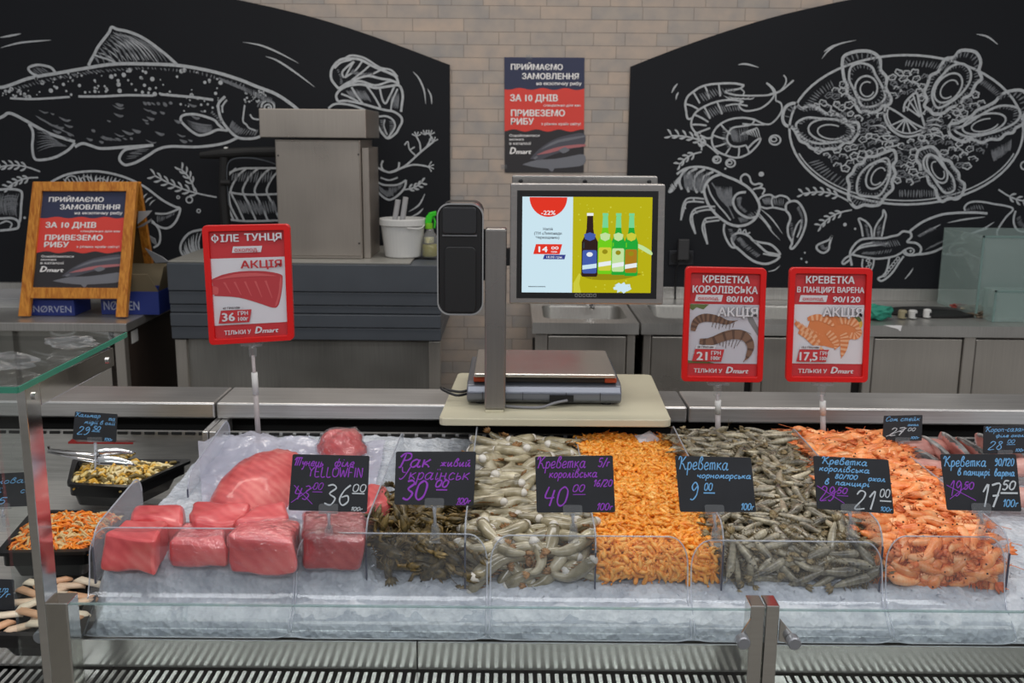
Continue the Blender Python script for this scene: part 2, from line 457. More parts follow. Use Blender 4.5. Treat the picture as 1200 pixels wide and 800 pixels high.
class Chalk:
    def __init__(s): s.mb = MB(); s.k = 0
    def st(s, w, pts, close=False, m=0, sm=True, taper=False):
        if isinstance(pts, str): pts = [tuple(float(t) for t in p.split(',')) for p in pts.split()]
        if sm: pts = smooth_line(pts, 5, close)
        P = [cp(p) - Vector((0, 0.00004 * (s.k % 20), 0)) for p in pts]; s.k += 1
        ws = w * UPX
        if taper:
            n = len(P); ws = [w * UPX * max(0.15, sin(pi * (i + 0.3) / n)) for i in range(n)]
        s.mb.ribbon(P, ws, NRM, m, close)
    def dot(s, x, y, r, m=0):
        k = 9; c = cp((x, y)); rr = r * UPX
        s.mb.add([c + Vector((rr * cos(2 * pi * i / k), 0, rr * sin(2 * pi * i / k))) for i in range(k)], [tuple(range(k))], m)
    def hatch(s, A, B, n, w=1.0, m=1, bow=0.0, jit=0.08, a0=0.0, a1=1.0):
        A, B = [[tuple(float(t) for t in p.split(',')) for p in q.split()] if isinstance(q, str) else q for q in (A, B)]
        def on(L, t):
            t = max(0, min(0.9999, t)) * (len(L) - 1); i = int(t); f = t - i
            return (L[i][0] + (L[i + 1][0] - L[i][0]) * f, L[i][1] + (L[i + 1][1] - L[i][1]) * f)
        R = random.Random(n * 13 + len(A))
        for k in range(n):
            t = (k + 0.5) / n
            p, q = on(A, t + R.uniform(-jit, jit) / n * 3), on(B, t + R.uniform(-jit, jit) / n * 3)
            d = (q[0] - p[0], q[1] - p[1])
            e0, e1 = a0 + R.uniform(0, jit), a1 - R.uniform(0, jit)
            pts = []
            for j in range(6):
                f = e0 + (e1 - e0) * j / 5
                o = bow * sin(pi * f)
                pts.append((p[0] + d[0] * f - d[1] * o, p[1] + d[1] * f + d[0] * o))
            s.st(w * R.uniform(0.7, 1.4), pts, m=m, sm=False, taper=True)
    def ell(s, cx, cy, rx, ry, rot=0, w=2.0, a0=0, a1=360, m=0, wob=0.0, n=28, seed=1):
        R = random.Random(seed); pts = []
        c, sn = cos(radians(rot)), sin(radians(rot))
        full = abs(a1 - a0) >= 360
        ph = R.uniform(0, 6)
        for i in range(n if full else n + 1):
            a = radians(a0 + (a1 - a0) * i / n)
            f = 1 + wob * sin(5 * a + ph)
            x, y = rx * f * cos(a), ry * f * sin(a)
            pts.append((cx + x * c - y * sn, cy + x * sn + y * c))
        s.st(w, pts, close=full, m=m, sm=False)
    def done(s, name, parent): return obj(name, s.mb, [CHALK, CHALKSOFT], parent, norm=False)
def herb(c, stem, leaves, w=1.8):
    c.st(w, stem)
    for a in leaves: c.st(w * 0.9, a)
def sprig(c, p0, p1, n=5, l=9, w=1.8, bend=0.1):
    """stem with paired needles from base p0 to tip p1"""
    dx, dy = p1[0] - p0[0], p1[1] - p0[1]; L = sqrt(dx * dx + dy * dy)
    pts = [(p0[0] + dx * t - dy * bend * sin(pi * t), p0[1] + dy * t + dx * bend * sin(pi * t)) for t in (0, .25, .5, .75, 1)]
    c.st(w, pts)
    a = atan2(dy, dx)
    for i in range(n):
        t = 0.3 + 0.7 * i / (n - 1)
        x, y = p0[0] + dx * t - dy * bend * sin(pi * t), p0[1] + dy * t + dx * bend * sin(pi * t)
        for sgn in (-1, 1):
            w2 = a + sgn * 0.75
            c.st(w * 1.3, [(x, y), (x + l * 0.6 * cos(w2), y + l * 0.6 * sin(w2)), (x + l * cos(w2 - sgn * .15), y + l * sin(w2 - sgn * .15))], taper=True)

# --- salmon
c = Chalk()
c.st(3.6, '-40,96 -5,102 8,101 30,93 47,89 66,86 100,80 135,75 175,75 212,77 250,84 280,93 300,101 323,110 340,121 352,131 360,140')
c.st(3.4, '-40,150 0,138 11,132.5 28,140 55,155 75,162 88,166')
c.st(3.0, '34,145 38,152 39,160 38,172 41,186 52,187 65,184 75,179 82,174 88,167')
c.st(3.2, '88,172 97,168 108,171 120,174 150,172 180,170')
c.st(3.0, '180,170 160,173 146,176 140,186 146,193 154,192 162,189 174,182 185,175 200,171.5 232,172 262,168 279,161')
c.st(3.0, '264,113 257,120 256,127 260,141 270,154 279,161 290,162.5 302,161 312,156 330,150 345,146')
c.st(2.0, '266,117 261,124 261,132', m=0)
c.st(2.8, '262,151 256,146 250,140 230,134 215,135 212,141 220,150 228,156 235,158.5 246,156 255,152 267,153')
c.st(2.8, '66,86 62,81 57,78 45,76 36,78 33.5,81 38,86 47,90')
c.st(3.2, '104,77 106,72 110,65 115,55 121,47 128,38 131,32 138,34.5 150,37 163,42 175,49 187,58 197,66 208,76')
c.hatch('108,68 115,55 123,45 130,36 140,37 152,40 165,46 178,54', '114,75 128,75 142,74 156,74 170,74 182,74 193,74 203,74', 17, 1.9, bow=-0.08)
c.hatch('112,64 124,45 132,37 148,40', '135,74 155,73 172,74 190,74', 10, 1.3, m=0, bow=-0.08)
c.st(2.0, '110,64 118,67 128,70 138,75')
c.hatch('41,150 43,165 42,180', '60,160 72,168 82,172', 8, 1.6, bow=-0.1)
c.hatch('146,188 150,180 160,175', '158,186 168,180 178,173', 5, 1.4)
c.hatch('36,82 40,78 50,79', '44,89 52,87 60,85', 5, 1.3)
c.hatch('216,139 220,147 230,155', '250,146 250,150 250,153', 8, 1.5, bow=0.06)
c.st(2.4, '12,115 40,116 82,113.5'); c.st(2.6, '92,113 118,113 150,111.5 180,112'); c.st(2.8, '188,110.5 205,112 228,114 250,117')
c.hatch('10,104 60,90 110,82 170,78 230,82 290,99', '14,107 66,94 116,85 172,81 230,86 286,104', 60, 1.5)
c.hatch('255,90 275,97 300,106 320,115', '262,96 280,104 300,114 316,122', 30, 1.6)
R = random.Random(3)
for i in range(105):
    x = R.uniform(2, 262); top = 106 - 34 * sin(pi * min(1, max(0, (x + 40) / 420))) + 6
    y = R.uniform(max(82, top), 112)
    if x < 40: y = R.uniform(104, 114)
    c.dot(x, y, R.choice([0.8, 1.0, 1.3, 1.5, 1.9, 2.6]))
for i in range(50): c.dot(R.uniform(210, 262), R.uniform(114, 132), R.choice([.7, 1, 1.4])) if i % 3 == 0 else c.dot(R.uniform(286, 312), R.uniform(106, 120) , R.choice([.7, 1, 1.3]))
for i in range(38):
    x, y = R.uniform(40, 235), R.uniform(120, 166)
    l = R.uniform(4, 15)
    c.st(R.uniform(1.5, 4), [(x, y), (x + l * 0.6, y + l * .3), (x + l, y + l * 0.25)], m=1, taper=True)
c.hatch('40,134 60,146 85,158', '48,140 68,150 88,160', 22, 1.5)
c.hatch('165,119 180,120 200,120', '170,123 185,123 207,121', 6, 2.6, m=1)
c.hatch('115,160 130,162 155,161', '125,164 140,165 160,163', 6, 2.2, m=1)
c.ell(314, 125, 7.5, 7, 0, 2.2, 170, 390); c.ell(314, 126, 4, 3.6, 0, 2.0); c.dot(315, 126, 1.4)
c.ell(313, 127, 11, 10, 0, 1.6, 190, 330, m=1)
c.st(1.8, '287,123 286,130 285,142 289,146 292,150 300,153', m=0); c.st(1.8, '293,134 297,139 304,140')
c.hatch('268,150 276,158 300,160', '272,140 284,150 304,152', 14, 1.6)
c.hatch('246,132 252,138 258,146', '249,130 256,136 262,142', 6, 1.5)
c.st(2.2, '0,44 12,42 25,39.5', taper=True); c.st(2.0, '1,56 25,50 60,47', taper=True)
c.st(2.0, '285,49.5 305,53 325,61 350,74', taper=True); c.st(2.2, '311,66 325,71 345,84 369,102', taper=True)
c.done('salmon_drawing', left_mural)

# --- salmon steaks and herbs above the machine
c = Chalk()
c.st(2.8, '397,104 389,94 388,84 392,76 399,70 407,68.5 418,69 425,71 440,79 455,85 464,90 467,99')
c.st(2.2, '405,68 412,65 427,68 445,79 458,82 466,90')
c.st(2.6, '397,104 404,99 412,95 430,89 446,92 458,94 467,98')
c.st(2.2, '403,91 401,85 407,78 415,72'); c.st(2.2, '415,72 410,80 405,90'); c.st(2.2, '392,80 400,73 412,70')
c.st(2.0, '425,71 417,82 404,91'); c.st(2.0, '434,76 425,84 412,94'); c.st(2.0, '446,82 436,87 427,90')
c.hatch('394,82 398,90 398,100', '397,80 401,91 402,97', 8, 1.4)
c.hatch('414,80 424,86 440,84', '410,86 418,88 436,89', 12, 1.4)
c.st(2.8, '396,119 394,112 399,105 410,100 425,99 440,103 456,101 467,100 471,106 472,114 471,122 470,131')
c.st(2.4, '401,103 420,95 440,100 458,95 468,98')
c.st(2.6, '396,119 404,118 412,119 426,122 440,126 452,129 462,131 470,137 471,143 468,149 464,156 455,162 448,156 443,147 440,139')
c.st(2.2, '441,137 452,136 460,140 463,147 460,154 455,161'); c.st(1.6, '451,140 450,148 454,158', m=0)
c.hatch('444,140 446,150 452,160', '451,140 451,150 455,160', 10, 1.3); c.hatch('455,141 456,150 456,158', '462,142 462,150 458,158', 8, 1.3)
c.st(2.2, '412,102 418,112 425,121'); c.st(2.2, '430,101 438,112 446,126'); c.st(2.2, '445,103 448,116 452,121 457,112 462,102')
c.st(2.2, '400,110 408,113 420,119'); c.st(1.9, '466,104 460,118 458,129')
c.hatch('404,106 416,104 428,106', '412,114 424,117 436,120', 14, 1.5, m=1); c.hatch('459,110 464,108 468,108', '457,126 463,128 467,128', 8, 1.3)
c.st(2.4, '385,127 391,122.5 400,121.5 415,124 430,130')
c.st(2.0, '484,84 491,92 497,106 499,122', taper=True); c.st(1.8, '501,104 505,112 506,122', taper=True)
c.done('salmon_steak_drawing', left_mural)
c = Chalk()
c.st(2.2, '430,190 440,195 456,202 470,197 479,191 493,178 508,166')
c.st(1.8, '493,178 492,168 488,160'); c.st(1.8, '500,172 505,162 504,158'); c.st(1.6, '488,183 480,175 478,166 474,170'); c.st(1.6, '480,176 486,172')
for x, y in ((508, 166), (504, 158), (488, 160), (498, 158)):
    for a in (-2.6, -1.9, -1.2, -0.5): c.st(1.8, [(x, y), (x + 6 * cos(a), y + 6 * sin(a))], taper=True)
c.st(2.0, '470,197 484,193 496,194 504,196')
for a in (-1, -.3, .4, 1): c.st(1.7, [(502, 195), (502 + 7 * cos(a), 195 + 7 * sin(a))], taper=True)
c.st(2.2, '456,202 449,199 447,193 449,188'); c.st(2.2, '456,202 466,198 468,190')
c.st(2.4, '439,211 440,219 446,228 456,234 466,229 474,220 476,211'); c.st(2.2, '439,211 448,216 457,217 467,216 476,211'); c.st(1.8, '446,208 456,211 466,208')
c.hatch('443,216 450,222 458,222', '446,225 454,231 462,230', 14, 1.5, m=1); c.hatch('455,218 463,218 472,215', '456,230 464,226 472,218', 10, 1.5)
sprig(c, (472, 222), (494, 214), 4, 7)
c.st(2.0, '479,248 491,240 498,227', taper=True); c.st(2.0, '481,254 490,250 496,244', taper=True)
c.done('herb_drawing', left_mural)

# --- fish, onion and herbs low on the left board
c = Chalk()
c.st(2.8, '-30,224 0,222 14,221.5 23,223 26,227 25,240 24,256 22,262'); c.st(2.8, '-20,256 0,256 14,255.5 21,259 22,265 18,268 0,270')
c.hatch('-10,228 4,226 24,226', '-10,250 4,252 21,254', 16, 1.8, bow=0.1); c.hatch('2,230 4,240 2,250', '22,230 22,238 21,246', 7, 2.0, bow=-.1)
c.st(1.8, '0,262 8,259 14,262 12,267')
sprig(c, (47, 201), (-6, 197), 6, 9); sprig(c, (45, 208), (10, 219), 5, 8)
c.st(2.6, '60,213 80,204 108,200.5 130,203 150,209 170,219 190,234 205,242 211,244 210,251 205,261 197,267 188,266 178,260')
c.st(2.2, '211,244 196,250 182,250'); c.st(2.4, '178,258 186,268 188,278 186,286 180,290')
c.hatch('72,209 100,203 130,206 156,213 186,236', '80,216 104,214 128,216 152,221 178,244', 24, 1.8, m=0, bow=.12)
for i in range(5): c.ell(84 + i * 17, 212 + i * i * 0.7, 7, 6, 0, 1.4, 180, 360, m=0)
c.hatch('184,262 192,258 204,252', '184,252 194,253 206,248', 9, 1.5)
sprig(c, (254, 231), (182, 206), 7, 10, bend=-.05); sprig(c, (228, 224), (213, 199), 4, 9)
c.ell(222, 234, 3.6, 3.6, 0, 1.7); c.ell(209, 231, 1.6, 1.6, 0, 1.2); c.ell(233, 247, 2, 2, 0, 1.3); c.dot(29, 255, 1.6)
c.st(2.6, '250,268 236,269 222,273 213,284 212,294 217,301 224,305 236,306 248,306')
c.hatch('238,270 226,273 216,284 214,294', '240,303 236,304 232,304 228,304', 9, 2.0, m=0, bow=.16)
c.done('fish_and_onion_drawing', left_mural)

# --- ribbed fish fillet beside the black pipe
c = Chalk()
for d in (-8, 4, 18, 32, 46, 60):
    c.st(2.3, [(285 + d, 197), (275 + d, 206), (268 + d, 218), (267 + d, 226), (274 + d, 240), (282 + d, 258)])
c.st(2.4, '262,206 280,198 300,197 330,197'); c.st(2.4, '264,224 280,227 300,228 330,227'); c.st(2.4, '268,257 290,259 330,258'); c.st(2.4, '268,224 270,240 279,258')
c.hatch('272,202 296,200 320,200', '270,212 292,214 318,214', 16, 1.6); c.hatch('276,234 300,234 322,234', '284,250 306,252 326,250', 14, 2.6, m=1)
c.done('ribbed_fillet_drawing', left_mural)

# --- three prawns
c = Chalk()
c.st(2.4, '872,100 863,98 854,97.5 842,98 831,99 821,102 813,107 806,113 803,121 804,130 806,139 812,138')
c.st(2.0, '872,100 866,104 850,107 860,111 874,112 890,112 902,111 914,107 922,101 930,94')
c.st(1.6, '902,110 913,107 920,99 921,92 918,88'); c.st(1.6, '900,98 908,106 909,118')
for a in ('812,107 816,114 820,121', '826,101 829,108 831,116', '842,98 843,105 844,113', '804,122 811,124 818,128'): c.st(2.0, a)
c.st(2.2, '871,119 858,117 845,118 834,121 825,125 816,131 811,139 810,147 813,153 818,157 829,162 836,160')
c.st(2.0, '871,119 866,122 868,127 874,130 884,129 893,126 902,119 907,111 904,103 898,97')
c.st(1.5, '870,112 872,108 868,104'); c.st(1.8, '850,124 862,122 876,124')
for a in ('825,125 829,132 832,139', '813,134 822,138 830,143', '810,146 819,146 828,147', '816,156 824,153 832,150', '840,119 844,128 846,134'): c.st(2.0, a)
c.st(2.2, '884,140 872,138 859,139 848,143 840,149 835,157 834,164 836,172 842,178 851,182 860,184.5 868,184 877,180 883,175 889,168 891,162 884,166 876,174')
c.st(2.0, '884,141 880,146 868,148 858,150 853,157 852,164 856,170 864,172 874,170')
for a in ('844,145 850,152 856,157', '835,158 843,161 851,163', '837,172 845,170 852,167', '850,181 854,175 857,170', '865,184 866,178 866,172', '878,179 876,174 874,170'): c.st(1.9, a)
c.st(1.9, '884,140 895,145 903,145 911,138 916,129 915,121 909,118'); c.st(1.7, '870,145 885,146 896,146')
for i in range(6): c.st(1.5, [(866 + i * 3, 160 - i), (872 + i * 3, 155 - i), (878 + i * 2.6, 158 + i)], taper=True)
c.hatch('818,110 836,103 860,103', '824,120 842,112 862,108', 12, 1.5, m=1); c.hatch('822,130 842,122 866,124', '830,140 848,132 868,130', 14, 1.5, m=1)
c.hatch('846,150 846,165 854,176', '852,152 851,164 858,172', 10, 1.4, m=1); c.hatch('854,148 862,150 878,146', '858,166 866,168 876,165', 12, 1.3)
for i in range(5): c.st(1.4, [(848 + i * 6, 112 + i), (856 + i * 6, 116), (860 + i * 6, 114)], taper=True)
c.st(2.2, '787,109 790,103 794,98', taper=True); c.st(2.0, '792,117 793,112 795,108', taper=True)
c.st(2.0, '865,76 874,75 889,79', taper=True)
c.done('prawn_drawing', right_mural)
c = Chalk()
sprig(c, (842, 181), (787, 159), 6, 9, bend=.12); sprig(c, (822, 178), (797, 192), 4, 8); sprig(c, (822, 176), (818, 160), 3, 6)
for x, y, r in ((908, 164, 6.5), (840, 187, 4.6), (856, 191, 5.4), (892, 204, 2.2)):
    c.ell(x, y, r, r * .85, 0, 2.0); c.ell(x - r * .2, y - r * .1, r * .5, r * .4, 0, 1.4)
c.dot(850, 197.5, 1.3)
c.done('bubble_and_herb_drawing', right_mural)

# --- lobster
c = Chalk()
for pts in ('806,197 799,204 796,213 799,222', '817,197 807,203 804,214 807,225', '826,198 816,205 813,216 817,226', '836,201 825,207 821,218 823,226'):
    c.st(2.8, pts)
c.st(2.6, '793,204 802,198 813,195.5 825,196 836,199 845,203.5')
c.hatch('799,204 786,215 782,225', '795,214 792,222 786,226', 10, 2.2, m=0, bow=.1)
c.hatch('800,200 812,198 834,202', '802,222 812,224 822,226', 18, 1.6, m=1)
c.st(3.0, '845,204 836,207 829,213 825,222 827,232 831,241 838,250 846,257 854,262 863,264.5 871,264 878,261.5 885,256 889,248 890,241 887,233 881,224 873,217 862,211 852,207 845,204')
c.st(1.8, '829,216 833,228 842,241 850,250 856,258'); c.st(1.6, '834,214 842,226 852,240 860,256', m=1)
c.hatch('838,216 846,218 858,218', '846,236 854,244 862,240', 18, 1.6, m=1, bow=.1)
c.st(2.8, '886,254 877,255 868,251 862,245 859,237 861,230 866,226 874,225')
c.hatch('862,232 864,242 872,250', '870,230 868,240 876,247', 12, 1.6)
c.hatch('868,262 876,260 886,252', '864,254 872,254 880,248', 10, 1.5)
c.st(1.7, '884,248 890,254 897,261 905,272 914,281', taper=True); c.st(1.7, '890,244 900,252 908,261 917,274', taper=True); c.st(1.7, '886,246 896,258 904,268', taper=True)
for sh in (0, 1):
    d = 4 * sh
    c.st(2.0, [(825, 233 + d), (815, 232 + d), (805, 233 + d), (800 + d * .6, 242), (798, 258 - d * .3)])
    c.st(2.0, [(838, 242 + d), (826, 242 + d), (813, 246 + d), (809 + d * .6, 258), (815, 274)])
    c.st(2.0, [(843, 254 + d), (834, 255 + d), (826, 257 + d), (823 + d * .7, 268), (829, 286)])
c.st(1.6, '812,232 814,236'); c.st(1.6, '800,243 804,244'); c.st(1.6, '814,246 817,250'); c.st(1.6, '826,257 829,261')
c.st(2.2, '869,215 868,208 873,204 878,207 880,213 884,216 890,215 893,217 888,221'); c.st(2.0, '882,222 890,220 896,222 893,228')
c.st(2.2, '888,235 893,230 902,228 908,231 914,229 922,231 926,236'); c.st(2.2, '891,242 898,244 906,243 916,245 921,246'); c.st(1.8, '906,229 904,236 906,243')
c.hatch('892,232 902,230 920,232', '896,240 906,240 918,242', 12, 1.6)
c.st(2.6, '921,247 921,240 926,236 934,236 940,243 944,253 944,263 940,275 935,284 929,291 926,290 928,284 924,276 923,266 926,256 924,250 921,247')
c.st(2.0, '928,286 930,274 934,263 939,258 938,268 934,278'); c.hatch('937,240 942,254 941,270', '933,244 938,254 938,266', 12, 1.6); c.hatch('924,262 926,272 928,280', '929,260 930,270 930,276', 8, 1.5)
c.st(2.4, '849,262 848,270 851,280 857,289 862,290'); c.st(2.0, '852,262 860,264 866,266')
c.st(2.6, '862,290 858,283 858,277 864,273 871,273.5 878,277 883,282 892,284 902,286 909,291 914,298 906,297 898,295 890,288 884,283')
c.st(2.8, '914,300 909,305 898,309 886,307 876,301 868,294 862,289'); c.st(2.0, '914,300 904,299 894,297')
c.st(1.7, '864,273 867,268 869,273 873,269 875,274 879,272'); c.hatch('862,280 870,290 886,302', '868,277 876,286 892,299', 16, 1.6)
c.hatch('852,268 855,278 858,286', '858,268 861,274 864,276', 8, 1.4)
c.done('lobster_drawing', right_mural)

# --- squid, garlic and herbs
c = Chalk()
c.st(2.8, '1066,271 1072,266 1081,260 1092,255 1105,251 1118,249.5 1131,249 1145,249 1157,250')
c.st(2.8, '1074,298 1085,297 1096,294 1110,287 1124,280 1140,273 1157,267'); c.st(2.0, '1130,276 1150,269 1165,260', taper=True)
c.st(2.2, '1131,247 1130,243 1133,239 1137,237 1144,236 1155,237 1165,239 1178,241 1187,245 1179,254 1172,264 1168,272 1170,278')
c.st(2.0, '1138,276 1144,280 1152,283')
c.st(2.6, '1066,271 1068,277 1063,283 1068,284 1074,285 1079,290 1078,296 1074,298 1066,299 1060,297 1058,293')
c.st(2.6, '1053,275 1058,271 1066,272'); c.ell(1066, 294, 5, 3.6, 0, 1.8); c.dot(1067, 294, 1.4)
c.st(2.6, '1053,275 1044,277 1035,279 1022,279 1011,280 1005,283 1001,287 997,293 996,299 998,311')
c.st(2.4, '1040,285 1028,287 1018,288 1009,290 1003,293 998,298 991,302 987,307 989,309 996,304'); c.st(2.0, '1003,293 1010,287 1024,284')
c.st(2.4, '998,298 1012,301 1027,303 1038,302 1048,300 1056,296 1061,292')
c.st(2.2, '1022,279 1021,272 1020,266 1014,259 1006,256 1009,265 1011,277'); c.st(2.2, '1024,277 1025,268 1029,260 1034,253 1035,246 1038,252 1036,262 1033,277')
c.hatch('1012,262 1014,270 1016,278', '1017,264 1018,272 1020,278', 8, 1.5); c.hatch('1028,266 1027,272 1027,277', '1033,262 1032,270 1031,277', 7, 1.5)
c.st(2.4, '1059,300 1053,308 1048,316 1041,324 1033,329 1029,326 1036,322 1040,313 1042,301')
for i in range(7): c.ell(1052 - i * 2.6, 303 + i * 3.2, 2.2, 1.7, -40, 1.2)
c.st(2.0, '1011,303 1010,311 1012,318'); c.st(2.0, '1024,304 1023,311 1020,318')
for i in range(3): c.ell(1017 + (i % 2) * 2, 305 + i * 4, 2, 1.5, 0, 1.2)
c.st(2.0, '1110,261 1130,257 1154,254', taper=True); c.st(2.0, '1076,276 1088,270 1102,263', taper=True)
c.hatch('1074,276 1080,272 1090,266', '1078,278 1086,274 1098,268', 10, 1.5, m=1); c.hatch('1082,294 1096,288 1114,279', '1092,288 1104,282 1120,273', 18, 1.7, m=1)
c.hatch('1020,282 1036,282 1052,280', '1024,286 1040,290 1056,288', 12, 1.6, m=1); c.hatch('1008,298 1024,299 1044,296', '1012,295 1028,294 1046,291', 12, 1.6, m=1)
c.hatch('1132,244 1140,240 1150,239', '1133,248 1142,246 1154,246', 8, 1.4)
c.done('squid_drawing', right_mural)
c = Chalk()
c.st(2.4, '975,276 971,281 964,284 958,287 957,291 961,295 966,296 971,292 972,286 975,276'); c.hatch('960,288 962,292 968,294', '965,286 967,290 971,288', 8, 1.4)
c.st(2.4, '1190,247 1188,254 1188,262 1193,270 1205,272'); c.hatch('1190,256 1192,264 1200,269', '1196,252 1198,260 1204,264', 8, 1.4)
sprig(c, (998, 238), (941, 227), 6, 8, bend=.12); sprig(c, (998, 246), (962, 264), 5, 8)
sprig(c, (1170, 222), (1215, 236), 5, 9)
c.dot(990, 263, 2.2); c.dot(1002, 268, 1.4); c.dot(939, 303, 1.2); c.dot(943, 296, 1.2); c.dot(945, 307, 1.4)
c.ell(1200, 194, 4, 4.5, 0, 1.8)
c.st(1.8, '1120,292 1114,296 1107,299', taper=True); c.st(1.8, '1070,314 1066,320 1060,327', taper=True); c.st(1.5, '914,311 908,316 900,318', taper=True)
c.done('garlic_and_herb_drawing', right_mural)

# --- platter of oysters on ice
c = Chalk()
c.ell(1062, 152, 137, 87.5, 0, 2.6, n=60); c.ell(1062, 151, 134, 84, 0, 1.6, 20, 160, n=40)
c.hatch('945,190 965,209 992,224', '960,186 976,200 1000,214', 12, 1.6, m=1); c.hatch('1052,231 1076,232 1096,231', '1052,222 1076,222 1096,222', 14, 1.8, m=1)
c.hatch('1060,70 1090,71 1115,76', '1058,78 1086,79 1108,84', 14, 1.6, m=1); c.hatch('1150,90 1164,100 1178,112', '1144,96 1158,106 1170,116', 14, 1.6, m=1)
c.hatch('1160,176 1172,170 1186,162', '1164,190 1174,184 1184,176', 14, 1.8, m=1); c.hatch('940,124 955,106 975,92', '950,126 962,112 978,102', 12, 1.5, m=1)
OY = [
 ('987,74 990,65 1005,60 1021,61 1031,69 1032,82 1039,91 1038,103 1044,115 1042,122 1034,124 1031,128 1023,132 1014,130 1008,131 1003,124 1002,118 993,111 993,101 989,92',
  '995,93 997,79 1008,74 1021,78 1026,88 1033,100 1037,114 1028,123 1012,125 1005,115 1000,104', (1015, 103, 13, 14, 0)),
 ('917,137 921,125 931,121 939,127 947,124 955,125 962,129 968,133 978,133 987,137 994,143 1005,144 1006,155 1002,161 997,167 990,167 981,174 972,174 960,176 950,173 945,168 938,165 934,158 929,150 920,146',
  '933,145 945,138 962,139 985,141 1000,150 996,160 980,166 960,168 945,164 936,156', (973, 153, 26, 13.5, 6)),
 ('1047,176 1050,187 1046,194 1049,203 1045,212 1046,221 1038,229 1031,239 1021,241 1012,240 1003,243 996,236 994,228 995,217 993,208 999,202 1003,194 1011,191 1015,184 1025,183 1035,179',
  '1040,186 1043,200 1039,216 1030,229 1018,230 1006,228 1004,216 1008,204 1018,194 1030,188', (1028, 205, 11, 18, 33)),
 ('1083,124 1086,116 1083,108 1087,98 1090,89 1099,84 1103,76 1108,69 1118,67 1124,60 1134,59 1144,62 1149,72 1147,83 1150,92 1143,99 1137,111 1129,115 1124,123 1114,126 1106,132 1095,134 1088,128',
  '1092,112 1096,98 1106,86 1116,77 1129,75 1137,84 1136,96 1126,110 1112,121 1098,126', (1111, 103, 13, 20, 42)),
 ('1112,155 1113,146 1122,144 1129,140 1138,136 1145,129 1155,125 1166,119 1172,112 1182,107 1197,106 1204,114 1204,128 1199,136 1200,144 1190,150 1187,155 1178,157 1171,163 1160,163 1150,167 1138,163 1130,166 1118,162',
  '1118,152 1132,146 1150,134 1168,125 1182,124 1194,128 1193,140 1178,150 1156,157 1134,160', (1153, 145, 26, 11, -14)),
 ('1074,187 1076,177 1084,173 1092,172 1099,178 1104,186 1113,189 1117,196 1123,203 1124,211 1130,216 1128,226 1121,233 1112,232 1104,236 1098,230 1096,221 1089,215 1086,206 1079,201 1078,193',
  '1082,188 1088,181 1096,184 1106,196 1116,208 1118,222 1108,226 1100,218 1092,206 1084,198', (1098, 198, 9.5, 18, -30))]
for i, (o, mid, (ex, ey, rx, ry, rot)) in enumerate(OY):
    c.st(3.6, o, close=True); c.st(2.6, mid, close=True)
    c.ell(ex, ey, rx, ry, rot, 2.2); c.ell(ex + 1, ey + 1.5, rx * .62, ry * .62, rot, 1.6, 20, 300)
    O = [tuple(float(t) for t in p.split(',')) for p in o.split()]; I = [tuple(float(t) for t in p.split(',')) for p in mid.split()]
    cx, cy = sum(p[0] for p in O) / len(O), sum(p[1] for p in O) / len(O)
    c.hatch(O, [((p[0] - cx) * .78 + cx, (p[1] - cy) * .78 + cy) for p in O], 46, 1.5, m=1)
    c.hatch(I, [((p[0] - cx) * .8 + cx, (p[1] - cy) * .8 + cy) for p in I], 28, 1.4, m=1)
def inpoly(x, y, P):
    r = False
    for i in range(len(P)):
        (x1, y1), (x2, y2) = P[i - 1], P[i]
        if (y1 > y) != (y2 > y) and x < (x2 - x1) * (y - y1) / (y2 - y1) + x1: r = not r
    return r
OP = [[tuple(float(t) for t in p.split(',')) for p in o.split()] for o, _, _ in OY]
R = random.Random(5); seeds = []
for _ in range(6000):
    x, y = R.uniform(945, 1165), R.uniform(85, 215)
    if ((x - 1056) / 108) ** 2 + ((y - 148) / 66) ** 2 > 1: continue
    if any(inpoly(x, y, P) or inpoly(x + 4, y, P) or inpoly(x - 4, y, P) for P in OP): continue
    if (x - 1061) ** 2 + (y - 138) ** 2 < 27 ** 2: continue
    if any((x - a) ** 2 + (y - b2) ** 2 < 7.2 ** 2 for a, b2 in seeds): continue
    seeds.append((x, y))
for i, (x, y) in enumerate(seeds):
    c.ell(x, y, R.uniform(3.6, 5.4), R.uniform(2.6, 3.8), R.uniform(-30, 30), R.uniform(1.2, 1.9), 0 if i % 2 else 150, 360 if i % 2 else 400, wob=.16, n=16, seed=i, m=i % 3 == 0)
    c.st(1.5, [(x - 2, y + 1), (x + 1, y - 1), (x + 3, y)], m=1, taper=True)
# lemon wedges in the middle
c.st(2.6, '1038,124 1036,133 1039,144 1046,153 1056,159 1066,160 1077,157 1086,152'); c.st(1.8, '1040,128 1040,138 1046,149 1056,155 1068,156 1080,152'); c.st(2.2, '1038,124 1052,132 1068,143 1086,152')
for a in (150, 125, 100, 75, 50): c.st(1.8, [(1061, 139), (1061 + 21 * cos(radians(a)), 139 + 17 * sin(radians(a)))])
c.st(2.6, '1059,131 1060,122 1066,114 1074,109 1077,122 1080,136 1085,152'); c.st(1.6, '1063,130 1066,120 1072,114')
for p in ((1064, 116), (1070, 112), (1061, 125)): c.st(1.8, [(1078, 137), p])
for i in range(5): c.st(2.0, [(1020 + i * 4, 148 + i * 6), (1032 + i * 4, 147 + i * 6), (1040 + i * 4, 152 + i * 4)], taper=True)
for i in range(4): c.st(1.9, [(1085, 142 + i * 5), (1096, 140 + i * 6), (1104, 143 + i * 6)], taper=True)
c.st(2.0, '963,69 970,60 982,52 1003,47', taper=True); c.st(1.8, '965,61 972,56 979,52', taper=True); c.st(2.0, '1144,40 1157,43 1169,52', taper=True)
c.done('oyster_platter_drawing', right_mural)

